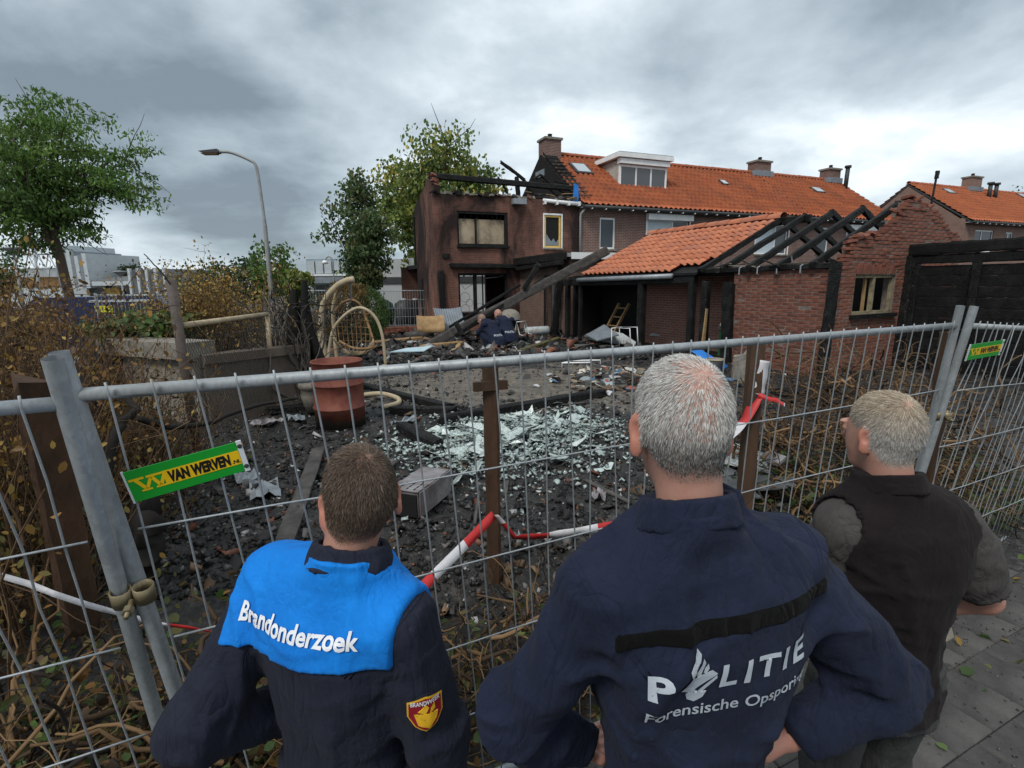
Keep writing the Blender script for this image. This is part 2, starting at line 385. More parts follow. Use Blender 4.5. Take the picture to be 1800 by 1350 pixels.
def shed_tile_mat():
    n = NT('shed_clay_tile'); r = n.N('ShaderNodeObjectInfo').outputs['Random']
    c = n.ramp(r, [(0, (.36, .12, .065)), (.5, (.47, .17, .09)), (1, (.33, .13, .085))]); c = n.mix(n.ramp(n.noise(9, 6), [(.45, 0), (.8, .6)]), c, (.13, .075, .06))
    n.bump(n.noise(70, 4), .3, .004); return n.done(c, .8, .2)
M['shed_tile'] = shed_tile_mat()
def shed_brick_mat():
    n = NT('shed_brick'); r = n.N('ShaderNodeObjectInfo').outputs['Random']; q = n.voro(3.3, n.vec((1.0, 1.0, 3.4)), 'F1', 'Color')
    c = n.ramp(n.math('ADD', n.math('MULTIPLY', r, .6), n.math('MULTIPLY', n.sep(q)[0], .4)), [(0, (.15, .057, .038)), (.5, (.20, .076, .050)), (1, (.12, .05, .04))])
    c = n.mix(n.ramp(n.noise(1.3, 6, .6, .4), [(.5, 0), (.62, .6)]), c, (.25, .085, .045)); c = n.mix(n.ramp(n.noise(.9, 7, .65, .5, n.vec((1, 1, 1), 'Object', (3, 1, 2))), [(.52, 0), (.68, .75)]), c, (.03, .022, .02)); c = n.mix(n.ramp(n.noise(20, 5), [(.5, 0), (.8, .6)]), c, (.06, .035, .03))
    n.bump(n.noise(80, 4), .5, .004); return n.done(c, .88, .2)
M['shed_brick'] = shed_brick_mat()
M['mortar'] = MAT('mortar', (.20, .165, .14), (.11, .09, .078), 12, .95, .5, 80)
# ------------------------------------------------------------------ ground
FA = math.radians(24.7); FD = np.array([math.cos(FA), math.sin(FA)]); FN = np.array([-math.sin(FA), math.cos(FA)]); FP0 = np.array([-.98, 1.43])
def fq(x, y): return (x - FP0[0]) * FN[0] + (y - FP0[1]) * FN[1]
def gz0(x, y):
    q = fq(x, y); t = np.clip((q - .05) / 1.5, 0, 1); u = np.clip((np.asarray(x, float) + 8.6) / 1.6, 0, 1); return .4 * t * t * (3 - 2 * t) * u * u * (3 - 2 * u)
def gz(x, y):
    x = np.asarray(x, float); y = np.asarray(y, float)
    p = np.stack([x, y, np.zeros_like(x)], -1)
    t = np.clip((fq(x, y) - .1) / .8, 0, 1)
    return gz0(x, y) + t * (fbm(p * 1.1, 3, 5) * .12 + (vnoise(p * 7, 9) - .5) * .05 + (vnoise(p * 17, 19) - .5) * .035)
gm = MAT('street_ground', (.07, .068, .062), (.045, .045, .042), .6, .9, .4, 30)
MB().raw([(-1500, -1500, -.06), (1500, -1500, -.06), (1500, 1500, -.06), (-1500, 1500, -.06)], [(0, 1, 2, 3)]).build('ground', gm, kind='structure')
def soil_mat():
    n = NT('burnt_soil'); o = n.sep(n.tc.outputs['Object'])
    f = n.noise(3.0, 9, .7); f2 = n.noise(16, 6, .7)
    col = n.ramp(n.math('ADD', n.math('MULTIPLY', f2, .75), n.math('MULTIPLY', f, .25)), [(.32, (.007, .007, .007)), (.5, (.018, .017, .016)), (.6, (.05, .046, .042)), (.72, (.14, .13, .12))])
    # sand and mortar dust patch in the yard (ellipse with a ragged edge)
    dx = n.math('MULTIPLY', n.math('SUBTRACT', o[0], .3), .28); dy = n.math('MULTIPLY', n.math('SUBTRACT', o[1], 8.6), .40)
    d = n.math('SQRT', n.math('ADD', n.math('MULTIPLY', dx, dx), n.math('MULTIPLY', dy, dy)))
    d = n.math('ADD', d, n.math('MULTIPLY', n.math('SUBTRACT', n.noise(1.6, 8, .7, .5), .5), 1.9))
    sand = n.mix(n.ramp(n.noise(7, 8, .7), [(.35, 0), (.65, 1)]), (.17, .145, .115), (.06, .052, .043))
    col = n.mix(n.ramp(d, [(.66, 1), (.86, 0)]), col, sand)
    n.bump(n.math('ADD', f2, n.math('MULTIPLY', n.noise(60, 5), .6)), .9, .03); return n.done(col, n.ramp(n.noise(5, 5), [(.4, .35), (.6, .8)]), .45)
M['soil'] = soil_mat()
def garden():
    nx, ny = 330, 300; xs = np.linspace(-13, 15, nx); ys = np.linspace(-1.5, 24, ny); X, Y = np.meshgrid(xs, ys, indexing='ij')
    Z = gz(X, Y); q = fq(X, Y); Z = np.where(q < .02, -.04, Z); Z = Z - .5 * np.clip((Y - 22.5) / 1.5, 0, 1)
    V = np.stack([X, Y, Z], -1).reshape(-1, 3); i, j = np.meshgrid(np.arange(nx - 1), np.arange(ny - 1), indexing='ij'); a = (i * ny + j).ravel()
    Fc = np.stack([a, a + ny, a + ny + 1, a + 1], 1)
    add('garden_soil', fast_mesh('garden_soil', V, Fc, True), M['soil'], kind='structure')
garden()
def pavement():
    pm = MAT('worn_paving', (.06, .058, .054), (.014, .014, .014), 2.6, .8, .8, 70, .006, c3=(.10, .096, .088), detail=10)
    bed = MB(); c = FP0 - .9 * FN
    R = np.array([[FD[0], FN[0], 0], [FD[1], FN[1], 0], [0, 0, 1]])
    b = bed.box((c[0] + 1.0 * FD[0], c[1] + 1.0 * FD[1], -.03), (11, 3.4, .03), R).build('pavement', M['soil'], kind='structure')
    m = MB().box((0, 0, 0), (.297, .297, .05)).mesh('paving_slab'); bm = bmesh.new(); bm.from_mesh(m); bmesh.ops.bevel(bm, geom=bm.edges[:], offset=.006, segments=1, affect='EDGES'); bm.to_mesh(m); bm.free()
    for i in range(-5, 19):
        for j in range(0, 11):
            u = i * .3 + (.15 if j % 2 else 0); w = -.05 - j * .3; p = FP0 + (u - .6) * FD + w * FN
            if p[0] < -1.6 or p[0] > 5 or p[1] < -.6: continue
            add('paving_slab', m, pm, b, loc=(p[0], p[1], -.022 + random.uniform(-.004, .004)), rot=(random.gauss(0, .006), random.gauss(0, .006), FA + random.gauss(0, .006)))
pavement()
# ------------------------------------------------------------------ house and row
HF = Frame(P(766, 450, 18.5), 22.5)
def window(parent, x0, x1, z0, z1, y=.06, frame='white_frame', fw=.07, mull=(), pane='glass', sill=True, depth=.07, panes=None):
    m = MB()
    m.bx(x0, x1, y, y + depth, z0, z0 + fw).bx(x0, x1, y, y + depth, z1 - fw, z1).bx(x0, x0 + fw, y, y + depth, z0 + fw, z1 - fw).bx(x1 - fw, x1, y, y + depth, z0 + fw, z1 - fw)
    for q in mull: m.bx(q - fw * .4, q + fw * .4, y, y + depth, z0 + fw, z1 - fw)
    w = m.build('window', M[frame], parent)
    xs = [x0 + fw] + list(mull) + [x1 - fw]
    for i in range(len(xs) - 1):
        a = xs[i] + (fw * .4 if i else 0); b = xs[i + 1] - (fw * .4 if i < len(xs) - 2 else 0)
        pm = M[(panes[i] if panes else pane)]
        MB().bx(a, b, y + depth * .4, y + depth * .4 + .012, z0 + fw, z1 - fw).build('pane', pm, w)
    if sill: MB().bx(x0 - .05, x1 + .05, y - .12, y + .03, z0 - .06, z0 - .002).build('sill', M['stone'], w)
    return w
def pantile(name, x0, x1, slope_len, tw=.25, rh=.36, amp=.042, step=.06, sub=7):
    """S-profile clay pantiles; own frame: x across, y up the slope, z out"""
    nt = int(round((x1 - x0) / tw)); xs = x0 + np.arange(nt * sub + 1) / (nt * sub) * (x1 - x0)
    ph = ((xs - x0) / tw) % 1.0; prof = amp * (np.sin(2 * math.pi * ph) * .8 + .35 * np.sin(4 * math.pi * ph))
    nr = int(math.ceil(slope_len / rh)); ys = []; zs = []
    for r in range(nr): ys += [r * rh, min((r + 1) * rh, slope_len) - .002]; zs += [step, 0.0]
    X, Yq = np.meshgrid(xs, np.array(ys), indexing='ij'); Z = prof[:, None] + np.array(zs)[None, :]
    rr = np.repeat(RS.normal(0, .004, (nt + 1, nr)), sub, 0)[:len(xs)]; Z = Z + np.repeat(rr, 2, 1)
    V = np.stack([X, Yq, Z], -1).reshape(-1, 3); ny = len(ys); i, j = np.meshgrid(np.arange(len(xs) - 1), np.arange(ny - 1), indexing='ij'); a = (i * ny + j).ravel()
    return fast_mesh(name, V, np.stack([a, a + ny, a + ny + 1, a + 1], 1), False)
EAVE, RIDGE, RY = 5.2, 7.55, 3.3
RP = math.atan2(RIDGE - EAVE, RY); OVH = .35
SL = math.hypot(RY + OVH, (RY + OVH) * math.tan(RP))
def roof(parent, x0, x1, mat, eave=EAVE, ry=RY, rp=RP, ovh=OVH, sl=SL, ridge_mat=None, back=True):
    z0 = eave - ovh * math.tan(rp)
    r = add('roof', pantile('roof', 0, x1 - x0, sl), mat, parent, kind='stuff', loc=(x0, -ovh, z0 + .06), rot=(rp, 0, 0))
    r.lock_location = (False,) * 3
    if back: add('rear_roof_slope', pantile('rear_roof_slope', 0, x1 - x0, sl, sub=4), mat, parent, kind='stuff', loc=(x1, 2 * ry + ovh, z0 + .06), rot=(rp, 0, math.pi))
    zr = eave + ry * math.tan(rp); n = int((x1 - x0) / .4); m = MB()
    MB().poly([(-ovh, z0), (ry, zr), (2 * ry + ovh, z0), (2 * ry + ovh, z0 - .1), (ry, zr - .1), (-ovh, z0 - .1)], x0, x1, 'x').build('roof_deck', M['dark_metal'], parent)
    tm = MB(); pr = [(math.cos(a) * .13, math.sin(a) * .11) for a in np.linspace(-.2, math.pi + .2, 8)]
    tm.raw([(-.21, a, b) for a, b in pr] + [(.21, a * .92, b * .92) for a, b in pr], [(i, i + 1, i + 9, i + 8) for i in range(7)]); tme = tm.mesh('ridge_tile', True)
    for i in range(n): add('ridge_tile', tme, mat, parent, loc=(x0 + .2 + i * (x1 - x0) / n, ry, zr + .10 + random.uniform(-.006, .006)))
    return r
def gutter(parent, x0, x1, eave=EAVE, mat='dark_metal', ovh=OVH, rp=RP):
    z = eave - ovh * math.tan(rp) - .01; y = -ovh - .05
    MB().tube([(x0, y, z), (x1, y, z)], .065, 10).build('gutter', M[mat], parent, True)
    MB().bx(x0, x1, -ovh + .02, -.02, z - .02, z + .02).build('soffit', M['grey_paint'], parent)
    bm = MB().bx(-.015, .015, y - .07, y + .09, z - .09, z - .05).mesh('gutter_bracket'); k = x0 + .3
    while k < x1: add('gutter_bracket', bm, M['white_frame'], parent, loc=(k, 0, 0)); k += .62
def chimney(parent, x0, x1, y0, y1, z0, z1, mat='row_brick', name='chimney'):
    c = MB().bx(x0, x1, y0, y1, z0, z1).build(name, M[mat], parent)
    MB().bx(x0 - .06, x1 + .06, y0 - .06, y1 + .06, z1, z1 + .09).build('chimney_cap', M['stone'], c)
    MB().lathe([(0, 0), (.1, 0), (.09, .18), (.12, .19), (.0, .24)], 12, ((x0 + x1) / 2, (y0 + y1) / 2, z1 + .09)).build('chimney_pot', M['dark_metal'], c, True)
    MB().bx(x0 - .12, x1 + .12, y0 - .08, y1 + .08, z0 + .35, z0 + .62).build('flashing', M['leadgrey'], c)
    return c
# --- burnt end house
bh = empty('burnt_house', 'gutted two storey brick end house with its roof burnt away', 'house', (*HF.C, 0), HF.a)
UW, LW, YW = (.82, 2.75, 3.45, 4.63), (.79, 2.7, .75, 2.48), (4.24, 4.95, 3.42, 4.62)
MB().wall(0, 5.75, .1, 5.17, 0, .25, (UW, LW, YW)).build('front_wall', M['house_brick'], bh, label='sooted front wall with holes where the windows were')
MB().poly([(.25, .1), (.25, 5.2), (.12, 5.5), (.3, 5.62), (.42, 5.85), (.62, 5.72), (.8, 5.78), (1.1, 5.62), (1.5, 5.5), (1.9, 5.45), (2.2, 5.3), (2.6, 5.3), (3.1, 5.08), (3.1, .1)], 0, .25, 'x').build('side_wall', M['house_brick'], bh)
MB().bx(.003, .247, .003, .26, .1, 5.45).build('wall_corner', M['house_brick'], bh)
MB().wall(.0, 5.75, .1, 2.9, 6.4, 6.6, ((1.9, 4.15, .7, 2.6),)).build('rear_wall', M['house_brick'], bh)
MB().bx(.25, 5.65, .25, 6.4, 2.78, 2.95).build('upper_floor', M['black'], bh)
MB().bx(.25, 5.65, .3, 4.6, 4.9, 5.0).build('attic_floor', M['black'], bh)
MB().bx(.25, 5.65, 4.5, 4.6, 2.95, 4.9).build('landing_wall', M['black'], bh)
# boarded upper window
w = MB().bx(.82, 2.75, .02, .12, 4.55, 4.63).bx(.82, 2.75, .02, .12, 3.45, 3.52).bx(.82, .88, .02, .12, 3.52, 4.55).bx(2.64, 2.75, .02, .12, 3.52, 4.55).bx(1.5, 1.55, .03, .1, 3.52, 4.4).build('window', M['charred'], bh, label='burnt out upper window closed with boards')
for a, b in ((.88, 1.5), (1.55, 2.64)): MB().bx(a, b, .13, .15, 3.52, 4.38).build('board', M['board'], w)
MB().bx(.78, 2.78, -.1, .05, 3.38, 3.448).build('sill', M['charred'], w)
for i in range(9): 
    x = .95 + i * .2; MB().timber((x, .1, 4.55), (x + random.uniform(-.1, .1), .08, 4.3 + random.uniform(0, .2)), .03, .02, 3).build('burnt_strip', M['charred'], w)
# ground floor window: charred frame, decorated left light, empty right light
w = MB().bx(.79, 2.7, .02, .12, 2.40, 2.48).bx(.79, 2.7, .02, .12, .75, .83).bx(.79, .86, .02, .12, .83, 2.4).bx(2.63, 2.7, .02, .12, .83, 2.4).bx(1.38, 1.5, .02, .12, .83, 2.4).build('window', M['charred'], bh, label='smashed ground floor window in a charred frame')
MB().bx(1.72, 1.76, .05, .1, .83, 2.4).build('window_bar', M['charred'], w)
g = MB()
for cx, cz, r in ((1.05, 1.2, .16), (1.22, 1.42, .13), (1.05, 1.62, .18), (1.6, 1.3, .1)):
    g.tube([(cx + r * math.cos(t), .07, cz + r * math.sin(t)) for t in np.linspace(0, 2 * math.pi, 14)[:-1]], .006, 4, closed=True)
g.tube([(.95, .07, 2.05), (1.05, .07, 1.9), (1.2, .07, 2.0), (1.37, .07, 2.1)], .008, 4); g.build('wire_ornament', M['black'], w)
MB().tube([(1.5, .15, 2.38), (1.9, .15, 2.3), (2.3, .15, 2.33), (2.65, .15, 2.39)], .012, 5).build('sagging_cable', M['grey_paint'], w)
window(bh, *YW, y=.03, frame='yellow_frame', fw=.075, pane='black')
MB().wall(YW[0] - .06, YW[1] + .06, YW[2] - .05, YW[3] + .06, -.01, .03, ((YW[0] - .005, YW[1] + .005, YW[2] + .01, YW[3]),)).build('window_trim', M['white_frame'], bh)
gl = MB().raw([(4.32, .055, 3.52), (4.88, .055, 3.5), (4.87, .055, 3.75), (4.75, .055, 3.62), (4.66, .055, 3.78), (4.55, .055, 3.66), (4.33, .055, 3.95)], [(0, 1, 2, 3, 4, 5, 6)]); gl.build('broken_pane', M['leadgrey'], bh)
MB().timber((.46, -.14, 2.74), (3.15, -.14, 2.72), .18, .17, 14, .08).build('canopy_beam', M['charred'], bh)
MB().timber((.2, -.05, .1), (.13, -.06, 2.55), .2, .1, 8, .08).build('charred_downpipe', M['charred'], bh)
MB().timber((-.02, 2.2, .4), (-.03, 2.25, 2.3), .07, .2, 6, .1).build('charred_batten', M['charred'], bh)
MB().bx(.25, .5, -.06, .02, 3.0, 3.16).build('wall_lamp', M['charred'], bh)
# party wall exposed by the fire, chimney
MB().poly([(.0, 5.0), (-.1, 5.22), (RY, RIDGE + .02), (2 * RY, 5.2), (2 * RY, .2), (.26, .2)], 5.66, 5.745, 'x').build('party_wall', M['party_brick'], bh)
c = chimney(bh, 5.75, 6.5, RY - .35, RY + .35, 6.3, 8.15, 'row_brick', 'burnt_chimney')
MB().poly([(-.1, 5.16), (RY - .1, RIDGE + .14), (RY - .1, RIDGE + .02), (-.1, 5.05)], 5.74, 6.28, 'x').build('stripped_roof_edge', M['charred'], bh)
bt = MB()
for k in range(11):
    t = .05 + k / 11 * .88; y = -.1 + t * RY; z = 5.2 + t * (RIDGE - 5.2) + .1; MB().timber((5.55 + random.uniform(0, .15), y, z), (6.32 + random.uniform(-.1, .05), y, z + .02), .05, .035, 4, .15).build('roof_batten', M['grey_wood' if k < 5 else 'charred'], bh)
# purlin and burnt rafters standing on the wall heads
MB().timber((-.02, .45, 5.82), (5.7, .48, 5.72), .16, .2, 16, .06).build('purlin', M['charred'], bh)
def HL(px, py, y): return HF.hy(px, py, y)
for pts, wd in ((((880, 285), (905, 303), (920, 315), (938, 345)), .13), (((875, 312), (882, 320), (893, 342)), .09), (((908, 312), (911, 344)), .16), (((938, 315), (950, 307), (962, 318), (985, 335), (1000, 345)), .09), (((955, 318), (975, 342)), .08), (((1000, 325), (975, 318)), .07)):
    pp = [HL(a, b, .9) for a, b in pts]
    for i in range(len(pp) - 1): MB().timber(pp[i], pp[i + 1] + (pp[i + 1] - pp[i]) * .05, wd, wd * .8, 5, .18).build('burnt_rafter', M['charred'], bh)
for k in range(26):
    a = random.uniform(2.9, 5.5); p = np.array([a, random.uniform(.02, .7), 5.2 + random.uniform(0, .25)]); d = np.array([random.uniform(.3, 1.1), random.uniform(-.2, .2), random.uniform(-.06, .12)])
    MB().timber(p, p + d, .045, .03, 4, .2).build('roof_lath', M[random.choice(['charred', 'grey_wood', 'pale_wood', 'grey_wood'])], bh)
for k in range(30):
    a = k * .19 + random.uniform(-.05, .05)
    MB().box((a, random.uniform(-.02, .12), 5.2 + random.uniform(-.02, .05)), (random.uniform(.08, .24), .2, random.uniform(.04, .12)), Euler((random.gauss(0, .2), random.gauss(0, .2), random.gauss(0, .4))).to_matrix()).build('wall_head_rubble', M[random.choice(['stone', 'grey_wood', 'house_brick', 'charred'])], bh)
for k in range(12):
    MB().box((random.uniform(0, .25), random.uniform(.05, .6), 5.62 + random.uniform(-.2, .22)), (.2, .1, .06), Euler((random.gauss(0, .4), random.gauss(0, .4), random.gauss(0, 1))).to_matrix()).build('loose_brick', M['shed_brick'], bh)
MB().tube([(4.15, -.08, 5.12), (5.75, -.08, 5.06)], .07, 8).build('gutter', M['white_frame'], bh, True)
for x in (4.2, 4.7, 5.2, 5.65): MB().bx(x - .03, x + .03, -.2, 0, 4.98, 5.14).build('gutter_bracket', M['white_frame'], bh)
MB().bx(2.9, 3.4, -.25, .1, 4.93, 5.12).build('hanging_zinc', M['zinc'], bh)
MB().poly([(5.45, 5.1), (5.68, 5.1), (5.66, 5.75), (5.5, 5.8)], -.05, .02, 'y').build('blue_tarpaulin', M['plastic_blue'], bh)
MB().tube([(5.95, -.3, 4.98), (5.78, -.08, 4.72), (5.76, -.06, 4.6), (5.76, -.06, 3.05)], .045, 8).build('drainpipe', M['grey_paint'], bh, True)
# rear extension
ex = empty('rear_extension', 'single storey flat roofed brick extension behind the gutted house', 'extension', tuple(HF.W(3.2, 0, 0)), HF.a)
MB().wall(0, 4.4, .1, 2.86, -3.85, -3.6, ((1.6, 2.6, .3, 2.2),)).build('front_wall', M['ext_brick'], ex)
MB().poly([(-3.6, .1), (-3.6, 2.86), (-.003, 2.86), (-.003, .1), (-2.2, .1), (-2.2, 2.3), (-2.95, 2.3), (-2.95, .1)], 0, .22, 'x').build('side_wall', M['ext_brick'], ex)
MB().bx(.05, 4.4, -3.6, -.003, 2.75, 2.85).build('ceiling', M['black'], ex)
MB().bx(-.2, 4.4, -4.0, -.01, 2.87, 2.98).build('flat_roof', M['grey_paint'], ex)
MB().bx(-.02, 4.4, -4.05, -4.0, 2.80, 3.0).build('fascia', M['white_frame'], ex, label='white fascia along the front of the flat roof')
MB().timber((-.23, -4.05, 2.90), (-.23, -.03, 2.88), .06, .26, 12, .06).build('burnt_fascia', M['charred'], ex)
MB().timber((-.3, -3.95, 2.7), (-.2, -.05, 2.62), .1, .14, 12, .1).build('burnt_joist', M['charred'], ex)
d = MB().bx(.02, .08, -2.93, -2.62, .3, 2.25).build('door', M['grey_wood'], ex); MB().bx(-.01, .02, -2.68, -2.64, 1.2, 1.32).build('handle', M['dark_metal'], d)
MB().bx(-.03, .1, -3.02, -2.95, .1, 2.35).bx(-.03, .1, -2.2, -2.12, .1, 2.35).bx(-.03, .1, -2.95, -2.2, 2.28, 2.35).build('door_frame', M['charred'], ex)
MB().timber((-.3, -3.4, .3), (-.12, -3.5, 2.6), .22, .12, 10, .22).build('charred_post', M['charred'], ex)
# --- intact row
def row_house(x0, x1, label, wins, tile='row_tile', brick='row_brick', eave=EAVE, right_end=False, left_end=False, C=None, zoff=0):
    W0 = HF.W(x0, 0, 0); h = empty('terraced_house', label, 'house', tuple(W0), HF.a, 'terraced houses'); L = x1 - x0; h.location.z = 0
    holes = [(a - x0, b - x0, c, d) for a, b, c, d, *_ in wins]
    MB().wall(0, L, -.1, eave, 0, .25, holes).build('front_wall', M[brick], h)
    MB().wall(0, L, -.1, eave, 6.35, 6.6).build('rear_wall', M[brick], h)
    gp = [(.25, -.1), (.25, eave - .05), (RY, eave + RY * math.tan(RP) - .12), (6.35, eave - .05), (6.35, -.1)]
    if right_end: MB().poly(gp, L - .25, L, 'x').build('gable_wall', M[brick], h)
    if left_end: MB().poly(gp, 0, .25, 'x').build('gable_wall', M[brick], h)
    MB().bx(.05, L - .05, 1.6, 1.7, .1, eave).build('room_wall', M['black'], h)
    roof(h, 0, L, M[tile], eave); gutter(h, 0, L, eave)
    for a, b, c, d, kind in wins:
        a -= x0; b -= x0
        if kind == 'plain': window(h, a, b, c, d, .05)
        if kind == 'wide': window(h, a, b, c, d, .05, fw=.06, mull=[a + (b - a) * .62], panes=['curtain', 'glass'])
        if kind in ('wide', 'shutter'):
            s = MB().bx(a - .08, b + .08, -.2, .04, d - .02, d + .22).build('roller_shutter_box', M['white_frame'], h); MB().bx(a - .07, a - .02, -.03, .0, c, d - .02).bx(b + .02, b + .07, -.03, 0, c, d - .02).build('shutter_rail', M['white_frame'], s)
        if kind == 'shutter': window(h, a, b, c, d, .05, fw=.06, mull=[a + (b - a) * .5], panes=['glass', 'curtain'])
        if kind == 'teal': window(h, a, b, c, d, .05, fw=.07, mull=[a + (b - a) * .4])
    return h
def RL(px, py, h=None, eave=EAVE, lift=.1):
    p = HF.hplane(px, py, (0, 0, eave + lift), (0, -math.sin(RP), math.cos(RP))); return p
def skylight(h, x0, px, py, w, l, eave=EAVE):
    p = RL(px, py, eave=eave); R = Euler((RP, 0, 0)).to_matrix()
    s = MB().box((p[0] - x0, p[1], p[2]), (w, l, .12), R).build('skylight', M['dark_metal'], h)
    q = V3((p[0] - x0, p[1], p[2])) + np.array(R) @ V3((0, 0, .065)); MB().box(q, (w * .76, l * .8, .02), R).build('pane', M['skyglass'], s)
M['skyglass'] = NT('skylight_glass').done((.35, .39, .42), .12, .8)
h2 = row_house(5.75, 11.9, 'terraced house with a white dormer beside the gutted house', [(6.68, 7.41, 3.41, 4.62, 'plain'), (8.95, 11.1, 3.3, 4.62, 'wide')])
h2c = [o for o in h2.children if o.name.startswith('roof') or True]
h3 = row_house(11.9, 18.1, 'middle terraced house with one tiny roof window', [(12.48, 13.5, 3.4, 4.6, 'plain'), (15, 17, 3.3, 4.6, 'wide')])
h4 = row_house(18.1, 24.6, 'end terraced house with a skylight and two chimneys', [(19, 19.8, 3.4, 4.6, 'plain'), (21.1, 23.7, 3.3, 4.55, 'shutter')], right_end=True)
skylight(h2, 5.75, 1021, 297, .8, .95); skylight(h3, 11.9, 1272, 322, .35, .45); skylight(h4, 18.1, 1437, 335, .7, .55)
chimney(h4, -.15, .85, RY - .3, RY + .3, 7.1, 8.15); chimney(h4, 5.3, 6.2, RY - .3, RY + .3, 7.1, 8.15)
MB().tube([(6.15, RY - .7, 7.1), (6.2, RY - .7, 8.2)], .11, 8).tube([(6.2, RY - .7, 8.2), (6.2, RY - .7, 8.32)], .17, 8).build('flue', M['dark_metal'], h4, True)
# dormer
dm = MB(); x0, x1 = 8.3 - 5.75, 10.75 - 5.75; yf = 1.15; zb, zt = 5.98, 7.12
wn = window(h2, x0, x1, zb, zt - .17, yf, fw=.09, mull=[x0 + (x1 - x0) * .345, x0 + (x1 - x0) * .66], sill=False); wn.name = 'dormer_window'
M['cheek'] = MAT('dormer_cheek', (.45, .43, .39), (.25, .23, .2), 4, .8, .2)
for xa_, xb_ in ((x0 + .02, x0 + .1), (x1 - .1, x1 - .02)): MB().poly([(yf + .05, zb - .1), (yf + .05, zt), (3.0, zt), (3.0, 7.3)], xa_, xb_, 'x').build('dormer_cheek', M['cheek'], h2)
MB().bx(x0 - .05, x1 + .05, yf - .14, yf + .1, zt - .15, zt + .05).build('dormer_shutter_box', M['white_frame'], h2)
MB().bx(x0 - .18, x1 + .18, yf - .22, 3.4, zt + .08, zt + .26).build('dormer_roof', M['white_frame'], h2)
MB().bx(x0 - .15, x1 + .15, yf - .2, 3.38, zt + .262, zt + .29).build('dormer_felt', M['zinc'], h2)
MB().bx(x0 - .12, x1 + .12, yf - .12, yf + .05, zb - .16, zb - .02).build('dormer_apron', M['leadgrey'], h2)
# second row further right
g1 = row_house(30.9, 37.4, 'orange roofed end house with a bare brick gable beyond the shed', [(32.0, 33.9, 3.6, 4.85, 'teal'), (35.2, 36.0, 3.9, 4.8, 'teal')], 'row2_tile', 'row2_brick', 5.48, left_end=True)
g2 = row_house(37.4, 45, 'orange roofed house farthest along the terrace beyond the charred fence', [(39, 41, 3.6, 4.85, 'plain'), (43, 43.8, 3.6, 4.85, 'plain')], 'row2_tile', 'row2_brick', 5.48, right_end=True)
skylight(g1, 30.9, 1668, 337, .8, .6, 5.48); skylight(g2, 37.4, 1797, 345, .8, .6, 5.48)
chimney(g1, 6.0, 7.1, RY - .3, RY + .3, 7.4, 8.6, 'row2_brick')
for x in (6.9, 7.6): MB().tube([(x, RY - .9, 7.2), (x, RY - .9, 8.1)], .12, 8).tube([(x, RY - .9, 8.1), (x, RY - .9, 8.22)], .2, 8).build('flue', M['dark_metal'], g1, True)
MB().bx(-.02, .0, 2.0, 2.5, 6.2, 6.32).bx(-.02, .0, 4.0, 4.5, 6.2, 6.32).build('gable_vent', M['stone'], g1)
# ------------------------------------------------------------------ brick shed with carport
SF = Frame(G(1445, 664, .4), 28)
sh = empty('brick_shed', 'fire damaged brick shed and carport with half its tile roof left', 'shed', (*SF.C, 0), SF.a)
PROF = [(0, 2.36), (.3, 2.42), (.48, 2.68), (.75, 2.78), (1.0, 2.80), (1.25, 2.86), (1.5, 2.97), (1.75, 3.12), (1.95, 3.37), (2.1, 3.52), (2.35, 3.5), (2.9, 3.42), (3.3, 3.30), (3.8, 3.05), (4.3, 2.84), (4.8, 2.5)]
def prof(x): return np.interp(x, [q[0] for q in PROF], [q[1] for q in PROF])
SW = (.68, 1.98, 1.46, 2.15)
_bk = []
for k in range(6):
    m = MB().box((0, 0, 0), (.21, .1, .052)).mesh('brick'); bm = bmesh.new(); bm.from_mesh(m)
    for v in bm.verts: v.co += Vector((random.gauss(0, .0035), random.gauss(0, .0025), random.gauss(0, .0025)))
    bmesh.ops.bevel(bm, geom=bm.edges[:], offset=.005, segments=1, affect='EDGES'); bm.to_mesh(m); bm.free(); m.materials.append(M['shed_brick']); _bk.append(m)
